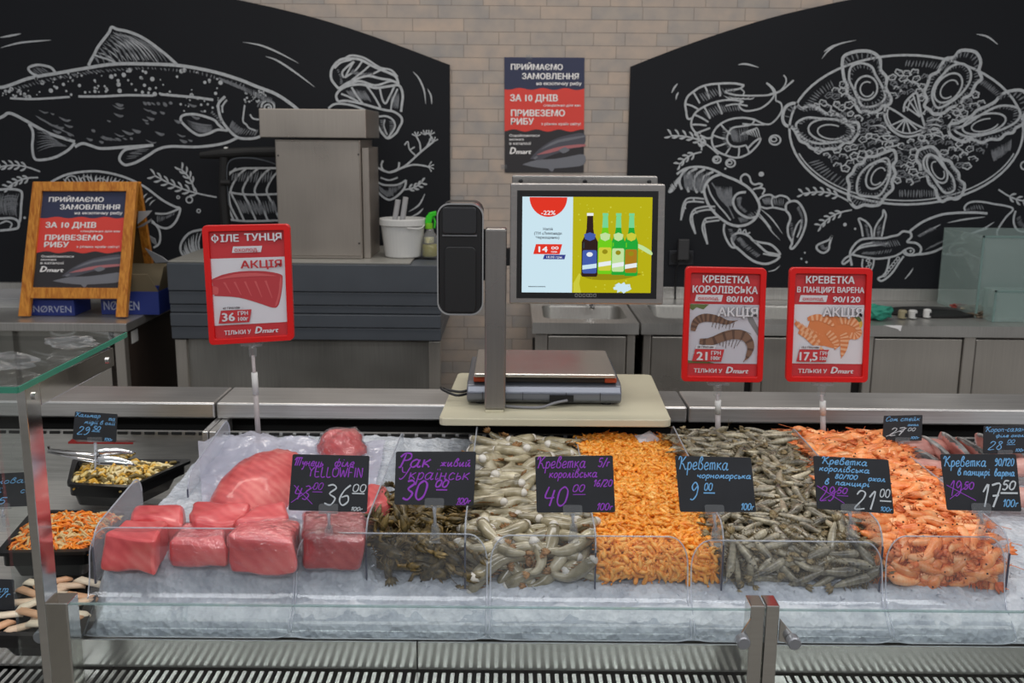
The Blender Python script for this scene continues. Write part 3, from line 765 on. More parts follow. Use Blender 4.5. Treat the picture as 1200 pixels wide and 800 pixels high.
# ------------------------------------------------------------------ the order poster (on the wall, and again in the wooden stand)
NAVY = plain('print_navy', S(50, 56, 86), 0.6); PRED = plain('print_red', S(228, 70, 60), 0.6); PDARK = plain('print_charcoal', S(48, 46, 50), 0.6)
PWHITE = plain('print_white', S(244, 242, 242), 0.6); PGREY = plain('print_grey', S(120, 122, 130), 0.6); PGREY2 = plain('print_dark_grey', S(84, 84, 94), 0.6); PPINK = plain('print_pink', S(184, 112, 116), 0.6)
PORANGE = plain('print_orange', S(228, 112, 88), 0.6)
def order_poster(q, parent, sheet_name):
    mb = MB()
    rect(mb, q, 0, 0, 1, 1, 0.0008, 1)
    wave = lambda v, a, ph: [(i / 40, v + a * sin(i / 40 * 2 * pi * 3.5 + ph)) for i in range(41)]
    patch(mb, q, [(0, 0), (1, 0)] + wave(0.27, 0.008, 0.5)[::-1], 0.0012, 0)
    patch(mb, q, [(0, .27), (0, .62)] + wave(0.63, 0.010, 2.2) + wave(0.27, 0.008, 0.5)[::-1], 0.0012, 2)
    sheet = obj(sheet_name, mb, [NAVY, PDARK, PRED, PORANGE], parent, norm=False)
    t = MB()
    L = 0.0022
    text(t, q, 'ПРИЙМАЄМО', .08, .058, .73, .106, L, bold=.035); text(t, q, 'ЗАМОВЛЕННЯ', .22, .135, .93, .185, L, bold=.035)
    text(t, q, 'на екзотичну рибу', .40, .207, .965, .236, L, bold=.03)
    text(t, q, 'ЗА 10 ДНІВ', .07, .318, .67, .375, L, bold=.035); text(t, q, 'спеціально для вас', .49, .40, .96, .421, L, bold=.02)
    text(t, q, 'ПРИВЕЗЕМО', .08, .450, .76, .505, L, bold=.035); text(t, q, 'РИБУ', .08, .523, .37, .578, L, bold=.035)
    text(t, q, 'з різних країн світу!', .46, .56, .96, .583, L, bold=.02)
    text(t, q, 'Ознайомитися', .06, .662, .44, .685, L, bold=.02); text(t, q, 'можна', .06, .697, .24, .717, L, bold=.02); text(t, q, 'в каталозі', .06, .730, .33, .755, L, bold=.02)
    text(t, q, 'D', .06, .775, .145, .835, L, bold=.05, shear=.25); text(t, q, 'mart', .14, .795, .34, .835, L, bold=.045, shear=.25)
    obj('lettering', t, PWHITE, sheet, norm=False)
    f = MB()
    patch(f, q, smooth_line([(.32, .88), (.44, .79), (.62, .71), (.8, .67), (1, .655), (1, .76), (.85, .79), (.62, .84), (.45, .89)], 3), 0.0016, 1)
    patch(f, q, smooth_line([(.40, .845), (.55, .80), (.75, .765), (1, .75), (1, .77), (.78, .79), (.55, .83)], 3), 0.0019, 2)
    patch(f, q, smooth_line([(.45, .80), (.66, .715), (.99, .675), (.99, .69), (.68, .735)], 3), 0.0019, 3)
    patch(f, q, smooth_line([(.22, .93), (.4, .89), (.62, .88), (.8, .86), (1, .84), (1, .93), (.8, .955), (.55, .965), (.35, .95)], 3), 0.0015, 0)
    patch(f, q, smooth_line([(.55, .965), (.6, .995), (.63, .96)], 3), 0.0016, 3)
    patch(f, q, smooth_line([(.68, .80), (.74, .83), (.82, .80), (.76, .775)], 3), 0.0022, 3)
    patch(f, q, smooth_line([(.36, .87), (.40, .855), (.42, .865), (.38, .885)], 3), 0.0022, 3)
    obj('fish_print', f, [PGREY, PGREY2, PPINK, PGREY], sheet, norm=False)
    return sheet
pq = Quad(at(591, 67, YW - 0.004), at(685, 67.5, YW - 0.004), at(684, 202, YW - 0.004), at(591.5, 202, YW - 0.004))
pt = thing('wall_poster', 'navy and red fish order poster hanging flat on the brick wall', 'poster', pq(.5, 1))
order_poster(pq, pt, 'paper_sheet')
mb = MB()
for u, v in ((.3, 0.0), (-.02, .95)): slab(mb, pq, [(u - .03, v - .02), (u + .05, v - .02), (u + .05, v + .02), (u - .03, v + .02)], .001, .003)
obj('tape', mb, ACRYLCLIP, pt)
# ================================================================== KITCHEN LINE ALONG THE WALL
def boxpx(mb, px0, px1, py0, py1, Y0, Y1, m=0):
    """box whose front face (at depth Y0) fills the given pixel rectangle"""
    a, b_ = at(px0, py0, Y0), at(px1, py1, Y0)
    return mb.box(a.x, b_.x, Y0, Y1, b_.z, a.z, m)
PSTEEL = steel('worktop_steel', (0.50, 0.49, 0.47), 0.40, (60, 1, 1))

# ---- stainless table on the left
ZT = 0.87
tb = thing('prep_table', 'stainless steel table in the corner carrying the wooden poster stand', 'table', (-2.0, 4.1, 0))
xr = onz(148, 379, ZT).x; yf = onz(148, 379, ZT).y
obj('worktop', MB().box(-2.9, xr, yf, YW - 0.02, ZT - 0.035, ZT), PSTEEL, tb, bevel=0.003)
obj('upstand', MB().box(-2.9, xr, YW - 0.05, YW - 0.021, ZT, ZT + 0.05), PSTEEL, tb)
mb = MB()
mb.box(-2.85, xr - 0.09, yf + 0.045, yf + 0.055, 0.12, ZT - 0.04); obj('front_panel', mb, STEELV, tb)
obj('side_panel', MB().box(xr - 0.035, xr - 0.02, yf + 0.06, YW - 0.03, 0.1, ZT - 0.04), plain('brown_board', S(50, 40, 34), 0.5), tb)
for x, y in ((xr - 0.06, yf + 0.02), (xr - 0.50, yf + 0.02), (xr - 0.62, yf + 0.02), (-2.85, yf + 0.02), (xr - 0.06, YW - 0.09)):
    obj('leg', MB().box(x, x + 0.04, y, y + 0.04, 0, ZT - 0.036), STEELV, tb, bevel=0.002)
obj('price_strip', MB().box(xr - 0.0195, xr - 0.018, yf + 0.09, yf + 0.16, ZT - 0.10, ZT - 0.05), WHITEP, tb)

# ---- wooden A-frame poster stand on it
WOOD = plain('orange_pine', S(172, 108, 38), 0.45, var=0.22, scale=14)
def wood_grain():
    m, nt, b = nodes('varnished_pine')
    tc = N(nt, 'ShaderNodeTexCoord'); mp = N(nt, 'ShaderNodeMapping'); mp.inputs['Scale'].default_value = (18, 18, 2.2)
    no = N(nt, 'ShaderNodeTexNoise', i_Scale=4.0, i_Detail=4.0, i_Distortion=1.2)
    nt.links.new(tc.outputs['Object'], mp.inputs[0]); nt.links.new(mp.outputs[0], no.inputs['Vector'])
    r = N(nt, 'ShaderNodeValToRGB'); r.color_ramp.elements[0].position = .34; r.color_ramp.elements[1].position = .62
    r.color_ramp.elements[0].color = S(178, 102, 24); r.color_ramp.elements[1].color = S(220, 148, 56)
    nt.links.new(no.outputs[0], r.inputs[0]); nt.links.new(r.outputs[0], b.inputs['Base Color']); b.inputs['Roughness'].default_value = .4
    return m
WOOD = wood_grain()
b0 = onz(26, 373, ZT); b1 = onz(144, 373, ZT)      # feet of the front frame
YF = 0.5 * (b0.y + b1.y); YT = YF + 0.10
TL, TR = at(39, 213, YT), at(161, 213, YT); BL, BR = at(22, 373, YF), at(148, 373, YF)
BL.z = BR.z = ZT + .007
qa = Quad(TL, TR, BR, BL)
st = thing('poster_stand', 'wooden easel stand framing a navy and red fish order poster', 'sign', Vector(((BL.x + BR.x) / 2, YF + .1, ZT)))
mb = MB()
for pts in ([(0, 0), (.095, 0), (.095, 1), (0, 1)], [(.905, 0), (1, 0), (1, 1), (.905, 1)], [(.095, 0), (.905, 0), (.905, .07), (.095, .07)], [(.095, .785), (.905, .785), (.905, .865), (.095, .865)]):
    slab(mb, qa, pts, -0.022, 0.006)
obj('front_frame', mb, WOOD, st, bevel=0.002)
mb = MB(); rect(mb, qa, .09, .06, .91, .79, -.010); slab(mb, qa, [(.09, .06), (.91, .06), (.91, .79), (.09, .79)], -.014, -.010)
obj('backing_board', mb, PDARK, st)
order_poster(qa.sub(.095, .07, .905, .785, -.009), st, 'poster_sheet')
BTL, BTR = TL + Vector((0, .03, -.006)), TR + Vector((0, .03, -.006))
BBL, BBR = BL + Vector((0, .38, 0)), BR + Vector((0, .38, 0))
qb = Quad(BTL, BTR, BBR, BBL); qb.n = -qb.n if qb.n.y < 0 else qb.n
mb = MB()
for pts in ([(0, 0), (.08, 0), (.08, 1), (0, 1)], [(.92, 0), (1, 0), (1, 1), (.92, 1)], [(.08, 0), (.92, 0), (.92, .07), (.08, .07)], [(.08, .785), (.92, .785), (.92, .865), (.08, .865)]):
    slab(mb, qb, pts, -0.012, 0.012)
obj('rear_frame', mb, WOOD, st, bevel=0.002)
mb = MB(); slab(mb, qb, [(.08, .07), (.92, .07), (.92, .785), (.08, .785)], -.004, .004); obj('rear_panel', mb, plain('brown_hardboard', S(110, 84, 44), .6), st)
obj('hinge', MB().tube([TL + Vector((.02, .015, -.01)), TR + Vector((-.02, .015, -.01))], .006, 8), STEELDK, st)
# bent silver labels pinned to the stand's right edge
for k, (pts) in enumerate(([(162, 248), (178, 247), (174, 252), (161, 263)], [(160, 267), (178, 256), (176, 260), (168, 265)], [(175, 276), (182, 280), (184, 288), (178, 284)], [(170, 291), (190, 301), (198, 307), (182, 308)])):
    Y = YT + .012 + .035 * k
    f = [at(p[0], p[1], Y + (.008 if i in (0, 3) else 0)) for i, p in enumerate(pts)]
    mb = MB(); mb.prism(f, Vector((.0005, .001, .0015)))
    o = obj('silver_tag', mb, plain('grey_card%d' % k, S(150, 152, 156), .4, .3), st)

# ---- blue cartons on the table
BLUE = plain('carton_blue', S(34, 52, 128), .5); KRAFT = plain('kraft_card', S(124, 112, 88), .7); PALE = plain('pale_print', S(178, 184, 205), .6)
def carton(name, label, px0, px1, py0, py1, Y0, depth, word, wb, opened=False):
    a, b_ = at(px0, py0, Y0), at(px1, py1, Y0)
    t = thing(name, label, 'box', Vector(((a.x + b_.x) / 2, Y0 + depth / 2, ZT)), 'blue cartons on the corner table')
    z0, z1 = ZT + .001, a.z
    mb = MB()
    if opened:
        w = .004
        mb.box(a.x, b_.x, Y0, Y0 + w, z0, z1); mb.box(a.x, b_.x, Y0 + depth - w, Y0 + depth, z0, z1)
        mb.box(a.x, a.x + w, Y0 + w, Y0 + depth - w, z0, z1); mb.box(b_.x - w, b_.x, Y0 + w, Y0 + depth - w, z0, z1); mb.box(a.x + w, b_.x - w, Y0 + w, Y0 + depth - w, z0, z0 + w)
    else:
        mb.box(a.x, b_.x, Y0, Y0 + depth, z0, z1)
    body = obj('carton_body', mb, BLUE, t, bevel=.002)
    q = Quad((a.x, Y0, z1), (b_.x, Y0, z1), (b_.x, Y0, z0), (a.x, Y0, z0))
    l = MB(); text(l, q, word, wb[0], wb[1], wb[2], wb[3], .0012, bold=.01)
    obj('lettering', l, PALE, body, norm=False)
    if opened:
        for (p, d) in (([(a.x, Y0, z1), (b_.x, Y0, z1)], Vector((-.012, -.035, .075))), ([(b_.x, Y0, z1), (b_.x, Y0 + depth, z1)], Vector((.025, .0, .10))), ([(a.x, Y0 + depth, z1), (b_.x, Y0 + depth, z1)], Vector((0, .02, .09)))):
            p0, p1 = Vector(p[0]), Vector(p[1]); e = (p1 - p0) * .06
            m2 = MB(); m2.prism([p0, p1, p1 - e + d, p0 + e + d], (0.0, 0.003, 0.001)); obj('flap', m2, KRAFT, t)
    return t
carton('blue_carton', 'closed blue carton under the front of the wooden stand', 35, 88, 351, 371, YF + .05, .16, 'NØRVEN', (.06, .35, .93, .78))
carton('blue_carton', 'open blue carton with kraft flaps raised behind the wooden stand', 117, 187, 341, 367, YF + .09, .17, 'NØRVEN', (.05, .40, .66, .80), True)
for k in range(5):
    o = obj('paper_sheet', MB().box(-2.32 + .006 * k, -2.01 - .008 * k, 4.16 + .004 * k, 4.44, ZT + .001 + .008 * k, ZT + .008 + .008 * k), plain('office_paper%d' % k, S(190 - 6 * k, 190 - 6 * k, 188 - 5 * k), .7))
    tag(o, 'one sheet of the white paper stack lying left of the wooden stand', 'paper', 'papers on the corner table')

# ---- grey ribbed cold cabinet
YG = 3.90
GREY = plain('grey_plastic', S(74, 79, 86), .45, var=.08, scale=6)
g0, g1 = at(195, 309, YG), at(516, 311, YG); gz = g0.z; gb = Z(350, 400, YG)
gc = thing('cold_cabinet', 'dark grey ribbed cabinet on a stainless base carrying the steel machine', 'cabinet', Vector(((g0.x + g1.x) / 2, 4.2, 0)))
mb = MB()
edges = [309, 342, 358, 368, 384, 399]
zz = [Z(350, y, YG) for y in edges]
for i in range(len(zz) - 1):
    ins = (0, .006, .012, .004, .010)[i]
    mb.box(g0.x, g1.x, YG + ins, YW - .06, zz[i + 1] + .0015, zz[i] - .0015)
obj('ribbed_body', mb, GREY, gc, bevel=.003)
TOPM = plain('pale_grey_top', S(140, 138, 132), .4)
obj('top_sheet', MB().box(g0.x + .002, g1.x - .12, YG + .012, YW - .07, zz[0] - .001, zz[0] + .006), TOPM, gc, bevel=.002)
obj('base_panel', MB().box(g0.x + .03, g1.x - .05, YG + .05, YW - .08, .08, gb - .004), STEELDK, gc)
for x in (g0.x + .005, g1.x - .05): obj('base_post', MB().box(x, x + .045, YG + .03, YG + .075, 0, gb - .003), STEELV, gc, bevel=.002)

# ---- stainless machine on top
ym = 4.02; zt = zz[0] + .0065
mc = thing('steel_machine', 'tall stainless machine with an overhanging lid on the grey cabinet', 'machine', Vector((X(375, 300, ym), 4.2, zt)))
a = at(322, 163, ym); b_ = at(425, 302, ym)
mb = MB().box(a.x, b_.x, ym, ym + .34, zt, a.z); obj('body', mb, MACH, mc, bevel=.003)
mb = MB().box(a.x + .004, b_.x - .004, ym - .006, ym - .0005, zt + .012, a.z - .006); obj('front_panel', mb, MACH, mc, bevel=.002)
c0 = at(303, 127, ym - .03); c1 = at(429, 162, ym - .03)
obj('lid', MB().box(c0.x, c1.x, ym - .03, ym + .36, c1.z, c0.z), MACH, mc, bevel=.003)
for px, py in ((326, 182), (420, 181), (421, 285)):
    p = at(px, py, ym - .007); obj('rivet', MB().lathe([(.0035, p.y), (.0035, p.y - .002), (.002, p.y - .003)], (p.x, 0, p.z), 10, axis='Y'), BLACK, mc)
obj('rear_column', MB().box(b_.x + .002, b_.x + .03, ym + .02, ym + .30, zt, a.z - .03), MACH, mc, bevel=.002)

# ---- black pipe frame beside the machine
pp = thing('black_pipe', 'black pipe with a cross arm and thin cable left of the steel machine', 'pipe', Vector((X(262, 300, 4.35), 4.35, zt)))
y = 4.35
obj('upright', MB().tube([(X(262, 190, y), y, zt), at(262, 230, y), at(263, 184, y)], .022, 14), BLACKM, pp)
obj('cross_arm', MB().tube([at(235, 182, y), at(262, 180, y), at(292, 178, y), at(325, 178, y)], [.014, .024, .021, .024], 14), BLACKM, pp)
obj('cable', MB().tube(smooth_line([at(268, 240, y - .01), at(266, 200, y - .015), at(272, 187, y - .015), at(292, 185, y - .015), at(310, 188, y - .01), at(325, 193, y)], 6), .003, 6), GREY, pp)
obj('end_cap', MB().lathe([(.0, 0), (.009, 0), (.011, .008), (.007, .014)], at(265, 176, y), 12), WHITEP, pp)
obj('clamp', MB().tube([at(259, 214, y - .02), at(270, 214, y - .02)], .012, 10), BLACKM, pp)

# ---- white bucket with white rods, green spray bottle
yb = 4.02
p0, p1 = at(441, 262, yb), at(497, 262, yb); cx = (p0.x + p1.x) / 2; rt = (p1.x - p0.x) / 2 ; zb1 = Z(468, 258, yb)
bk = thing('plastic_bucket', 'white plastic bucket with rods sticking out on the grey cabinet', 'bucket', (cx, yb + rt, zt + .001))
h = zb1 - zt
prof = [(0, .004), (rt * .74, 0.0), (rt * .78, .004), (rt * .93, h - .03), (rt * .95, h - .03), (rt, h - .026), (rt, h - .004), (rt * .98, h), (rt * .93, h), (rt * .90, h - .02), (rt * .75, .01), (0, .01)]
obj('bucket_body', MB().lathe(prof, (cx, yb + rt, zt + .001), 36), WHITEP, bk, smooth=False, bevel=0)
obj('bail', MB().tube(smooth_line([(cx + rt * .98, yb + rt, zb1 - .02), (cx + rt * .8, yb + .02, zb1 - .035), (cx + rt * .3, yb - .012, zb1 - .03)], 5), .003, 6), WHITEP, bk)
for px, tp in ((465, 234), (474, 231)):
    q0, q1 = at(px - 5, 275, yb + .06), at(px + 1.5, tp, yb + .06)
    o = obj('plastic_rod', MB().tube([q0, q1], [.011, .011], 12), plain('milky_plastic_%d' % px, S(168, 168, 170), .4))
    tag(o, ('shorter' if px == 465 else 'taller') + ' of two milky plastic rods standing in the white bucket', 'rod', 'rods in the white bucket')
ys = 4.10; cx = X(504, 290, ys)
sb = thing('spray_bottle', 'spray bottle with a bright green trigger head beside the white bucket', 'bottle', (cx, ys, zt + .001))
zs = Z(504, 268, ys)
h = zs - zt
obj('bottle_body', MB().lathe([(0, .0), (.030, 0), (.033, .006), (.033, h * .58), (.030, h * .72), (.016, h * .9), (.014, h)], (cx, ys, zt + .001), 24), clear('clear_bottle', (.82, .84, .78, 1), 1.4, .05, haze=.15), sb, smooth=True)
obj('liquid', MB().lathe([(0, .003), (.030, .003), (.0312, .008), (.0312, h * .46), (0, h * .46)], (cx, ys, zt + .001), 24), plain('yellow_cleaner', S(150, 140, 40), .2), sb, smooth=True)
GREEN = plain('bright_green_plastic', S(50, 200, 30), .4)
mb = MB(); P = lambda px, py, y=ys: at(px, py, y)
mb.prism([P(498, 262, ys - .012), P(499, 254, ys - .012), P(503, 249, ys - .012), P(511, 247.5, ys - .012), P(511, 253, ys - .012), P(507, 254, ys - .012), P(505, 262, ys - .012)], (0, .024, 0))
obj('spray_head', mb, GREEN, sb, bevel=.003)
obj('trigger', MB().tube([P(508, 254), P(510, 260), P(509, 267)], .004, 8), GREEN, sb)
obj('collar', MB().lathe([(.015, 0), (.016, .002), (.016, .022), (.012, .024)], (cx - .004, ys, zs), 16), plain('lime_plastic', S(120, 190, 40), .4), sb)
obj('bottle_label', MB().lathe([(.0335, h * .52), (.0336, h * .7)], (cx - .004, ys, zt), 20, sx=.6), plain('cream_label', S(196, 190, 150), .6), sb)

# ---- hand sink in the middle
def plate_hole(x0, x1, y0, y1, hx0, hx1, hy0, hy1, z, t, r=.05, n=12):
    hole = rrect(hx0, hy0, hx1, hy1, r, r, n)
    cx, cy = (hx0 + hx1) / 2, (hy0 + hy1) / 2
    mb = MB(); outp = []
    for hx, hy in hole:
        dx, dy = hx - cx, hy - cy
        k = min(((x1 - cx) / dx if dx > 0 else (x0 - cx) / dx) if abs(dx) > 1e-9 else 1e9, ((y1 - cy) / dy if dy > 0 else (y0 - cy) / dy) if abs(dy) > 1e-9 else 1e9)
        outp.append([cx + dx * k, cy + dy * k])
    for (X_, Y_) in ((x0, y0), (x1, y0), (x1, y1), (x0, y1)):
        j = min(range(len(outp)), key=lambda i: (outp[i][0] - X_) ** 2 + (outp[i][1] - Y_) ** 2); outp[j] = [X_, Y_]
    n = len(hole)
    for zz_, ps in ((z, outp), (z, hole), (z - t, hole), (z - t, outp)):
        for p in ps: mb.vert((p[0], p[1], zz_))
    for a in range(4):
        c_ = (a + 1) % 4
        for i in range(n):
            j = (i + 1) % n; mb.face((a * n + i, a * n + j, c_ * n + j, c_ * n + i))
    return mb, hole
def bowl(hole, z, depth, m=0):
    mb = MB(); n = len(hole); cx = sum(p[0] for p in hole) / n; cy = sum(p[1] for p in hole) / n
    lv = [(1.0, 0), (.985, -.01), (.95, -depth * .7), (.88, -depth * .95), (.75, -depth)]
    for s_, dz in lv:
        for x, y in hole: mb.vert((cx + (x - cx) * s_, cy + (y - cy) * s_, z + dz))
    for a in range(len(lv) - 1):
        for i in range(n):
            j = (i + 1) % n; mb.face((a * n + i, a * n + j, (a + 1) * n + j, (a + 1) * n + i))
    mb.face(tuple(range((len(lv) - 1) * n, len(lv) * n)))
    return mb
def unit(name, label, cat, px0, px1, fy0, fy1, doors, basin=None, lip=.045):
    yf = onz((px0 + px1) / 2, (fy0 + fy1) / 2, ZT).y
    x0, x1 = at(px0, fy0, yf).x, at(px1, fy1, yf).x
    t = thing(name, label, cat, ((x0 + x1) / 2, (yf + YW) / 2, 0))
    yb = YW - .02
    if basin:
        b0, b1 = basin
        mb, hole = plate_hole(x0, x1, yf, yb, b0[0], b1[0], b0[1], b1[1], ZT, .004)
        mb.box(x0, x1, yf, yf + .004, ZT - lip, ZT - .0041); mb.box(x0, x0 + .004, yf + .004, yb, ZT - lip, ZT - .0041); mb.box(x1 - .004, x1, yf + .004, yb, ZT - lip, ZT - .0041)
        obj('worktop', mb, PSTEEL, t)
        obj('basin', bowl(hole, ZT - .002, .16), STEELDK, t, smooth=True)
    else:
        obj('worktop', MB().box(x0, x1, yf, yb, ZT - lip, ZT), PSTEEL, t, bevel=.003)
    obj('upstand', MB().box(x0, x1, yb - .02, yb, ZT + .0005, ZT + .055), PSTEEL, t, bevel=.002)
    for k, (d0, d1) in enumerate(doors):
        xa, xb = X(d0, 420, yf + .02), X(d1, 420, yf + .02)
        obj('door', MB().box(xa, xb, yf + .02, yf + .04, .12, ZT - lip - .012), STEELV, t, bevel=.004)
    cuts = [x0 + .012] + [v for d0, d1 in doors for v in (X(d0, 420, yf + .02) - .004, X(d1, 420, yf + .02) + .004)] + [x1 - .012]
    for i in range(0, len(cuts), 2):
        w0, w1 = cuts[i], cuts[i + 1]
        if w1 - w0 < .012: continue
        if w1 - w0 > .05:
            obj('post', MB().box(w1 - .034, w1, yf + .015, yf + .05, 0, ZT - lip - .001), STEELV, t, bevel=.003)
        else:
            obj('post', MB().box(w0, w1, yf + .015, yf + .05, 0, ZT - lip - .001), STEELV, t, bevel=.003)
    obj('carcass', MB().box(x0 + .014, x1 - .014, yf + .055, yb - .01, .1, ZT - (.19 if basin else lip + .002)), DARK, t)
    return t, x0, x1, yf
sk, sx0, sx1, syf = unit('hand_sink', 'small stainless hand sink cabinet standing behind the weighing scale', 'sink', 624, 749, 378, 379, [(642, 733)],
                         ((X(637, 372, 4.02), 4.02), (X(736, 372, 4.02), 4.36)))
tpx, tpy = X(690, 350, 4.45), 4.46
tp = obj('mixer_tap', MB().lathe([(.025, 0), (.025, .01), (.016, .014), (.016, .06)], (tpx, tpy, ZT + .001), 16), CHROME)
mbt = MB().tube(smooth_line([(tpx, tpy, ZT + .06), (tpx, tpy, ZT + .16), (tpx, tpy - .06, ZT + .20), (tpx, tpy - .14, ZT + .17), (tpx, tpy - .20, ZT + .06), (tpx, tpy - .21, ZT + .0)], 5), .011, 10)
tag(tp, 'chrome tap arching over the small hand sink', 'tap')
obj('spout', mbt, CHROME, tp, smooth=True)

# ---- long counter on the right
rc, rx0, rx1, ryf = unit('steel_counter', 'long stainless counter with cabinet doors under the oyster mural', 'counter', 752, 1330, 377, 386,
                         [(763, 874), (894, 1000), (1023, 1126), (1142, 1245)], ((X(768, 366, 4.1), 4.06), (X(1004, 366, 4.1), 4.40)))
mb, hole = None, None
# black oval tray sunk in the worktop further along
dk = MB().lathe([(0, .0), (.20, 0), (.21, .004), (.21, .012), (.195, .012), (.185, .004), (0, .004)], (X(1095, 372, 4.2), 4.22, ZT + .001), 40, sy=.55)
tag(obj('black_tray', dk, BLACKM), 'flat black oval tray lying on the counter under the squid drawing', 'tray')

# things lying on it
def crumple(c, rx, ry, rz, seed, mat, name, fold=.45, n=3):
    b = bmesh.new(); bmesh.ops.create_icosphere(b, subdivisions=n, radius=1)
    for v in b.verts:
        p = v.co * 1.6 + Vector((seed * 3.1, seed, 0))
        d = 1 + fold * noise.noise(p * 1.3) + fold * .5 * noise.noise(p * 3.2)
        v.co = Vector((v.co.x * rx * d, v.co.y * ry * d, max(-.98, v.co.z * d) * rz)) + Vector((0, 0, rz))
    me = bpy.data.meshes.new(name); b.to_mesh(me); b.free(); me.materials.append(mat)
    o = bpy.data.objects.new(name, me); COL.objects.link(o); o.location = c
    return o
p = onz(1034, 377, ZT)
tag(crumple(Vector((p.x, p.y + .05, ZT + .001)), .055, .05, .030, 2, plain('teal_cloth', S(38, 132, 112), .7), 'cleaning_cloth'), 'crumpled teal cleaning cloth on the steel counter', 'cloth')
p = onz(1040, 381, ZT)
tag(obj('paper_label', MB().prism([(p.x - .02, ryf - .001, ZT + .002), (p.x + .055, ryf - .001, ZT + .002), (p.x + .05, ryf - .002, ZT - .022), (p.x + .035, ryf - .002, ZT - .012)], (0, -.0008, 0)), PWHITE), 'torn white paper stuck on the counter edge below the teal cloth', 'paper')
for k, (px, py, mt, r, nm, lb) in enumerate(((1057, 374, S(150, 140, 112), .017, 'bottle_cap', 'cream round cap lying right of the teal cloth'), (1069, 374, S(196, 196, 194), .017, 'bottle_cap', 'white round cap lying between cream cap and black cap'), (1086, 373, S(210, 210, 208), .015, 'bottle_cap', 'white cap with a dark bore lying on the black oval tray'))):
    p = onz(px, py, ZT); 
    t = thing(nm, lb, 'cap', (p.x, p.y, ZT + .006))
    obj('cap_shell', MB().lathe([(r, 0), (r * 1.05, .004), (r * 1.05, .03), (r * .8, .034)], (p.x, p.y, ZT + .0055), 16), plain('cap_%d' % k, mt, .4), t)
    obj('cap_hole', MB().lathe([(r * .5, 0), (r * .5, .002)], (p.x + r * .5, p.y - r * 1.0, ZT + .02), 12, axis='Y'), BLACK, t)
for k, (px, py, s_, col, lb) in enumerate(((1124, 363, .028, S(140, 60, 52), 'crumpled red wrapper left of the glass tank'), (1140, 366, .036, S(150, 138, 116), 'crumpled beige wrapper beside the glass tank'), (1150, 372, .030, S(96, 84, 70), 'crumpled brown wrapper at the foot of the glass tank'))):
    p = onz(px, py, ZT)
    tag(crumple(Vector((p.x, p.y, ZT + .001)), s_ * 1.3, s_, s_ * .45, 5 + k, plain('wrapper_%d' % k, col, .5), 'food_wrapper', .7), lb, 'wrapper')

# ---- glass tank at the right edge
GT = clear('greenish_tank_glass', (.88, .92, .91, 1), 1.4, .05, haze=.28, hazecol=S(184, 200, 197))
def tank(name, label, px0, px1, pyt, pyb, Y0, dep):
    a, b_ = at(px0, pyt, Y0), at(px1, pyb, Y0)
    x0, x1, z0, z1, y1 = a.x, b_.x, ZT + .0015, a.z, Y0 + dep
    t = thing(name, label, 'tank', ((x0 + x1) / 2, Y0 + dep / 2, z0)); w = .008
    for n_, bb in (('front_pane', (x0, x1, Y0, Y0 + w, z0, z1)), ('back_pane', (x0, x1, y1 - w, y1, z0, z1)), ('side_pane', (x0, x0 + w, Y0 + w + .0005, y1 - w - .0005, z0, z1)), ('side_pane', (x1 - w, x1, Y0 + w + .0005, y1 - w - .0005, z0, z1)), ('base_pane', (x0 + w + .0005, x1 - w - .0005, Y0 + w + .0005, y1 - w - .0005, z0, z0 + w))):
        obj(n_, MB().box(*bb), GT, t)
    obj('rim', MB().box(x0, x0 + w, Y0 - .003, Y0 - .0005, z0, z1).box(x0, x1, Y0 - .003, Y0 - .0005, z1 - w, z1), GLASSEDGE if False else plain('seal_' + str(px0), S(120, 146, 142), .3), t)
    return t
tank('glass_tank', 'large greenish glass tank standing on the counter at its far end', 1152, 1300, 276, 371, 4.13, .38)
tank('glass_tank', 'low greenish glass box standing in front of the large glass tank', 1166, 1260, 340, 374, 4.03, .085)

# ---- wall sockets
def socket(label, px0, px1, py0, py1, n):
    y = YM - .001
    a, b_ = at(px0, py0, y), at(px1, py1, y)
    t = thing('wall_socket', label, 'socket', ((a.x + b_.x) / 2, y, (a.z + b_.z) / 2))
    obj('face_plate', MB().box(a.x, b_.x, y - .012, y, b_.z, a.z), plain('socket_black_%d' % px0, S(34, 36, 42), .4), t, bevel=.003)
    for k in range(n):
        cx_ = a.x + (b_.x - a.x) * (k + .5) / n
        obj('outlet', MB().lathe([(.024, y - .0125), (.024, y - .016), (.018, y - .016), (.018, y - .0135)], (cx_, 0, (a.z + b_.z) / 2), 18, axis='Y'), BLACK, t)
    return t, a, b_, y
t, a, b_, y = socket('double black wall socket with a plug, left of the lobster drawing', 784, 812, 293, 310, 2)
obj('plug', MB().box(a.x + .035, a.x + .085, y - .05, y - .0165, a.z - .04, a.z + .055), plain('plug_grey', S(52, 52, 54), .5), t, bevel=.004)
obj('cable', MB().tube(smooth_line([(a.x + .04, y - .04, a.z - .03), (a.x + .03, y - .035, a.z - .12), (a.x + .035, y - .03, a.z - .26)], 4), .004, 6), BLACK, t)
t, a, b_, y = socket('double black wall socket beside the glass tank', 1121, 1150, 296, 313, 2)
obj('white_plug', MB().lathe([(.009, y - .0165), (.011, y - .025), (.006, y - .03)], ((a.x + b_.x) / 2 + .005, 0, b_.z + .004), 12, axis='Y'), WHITEP, t)
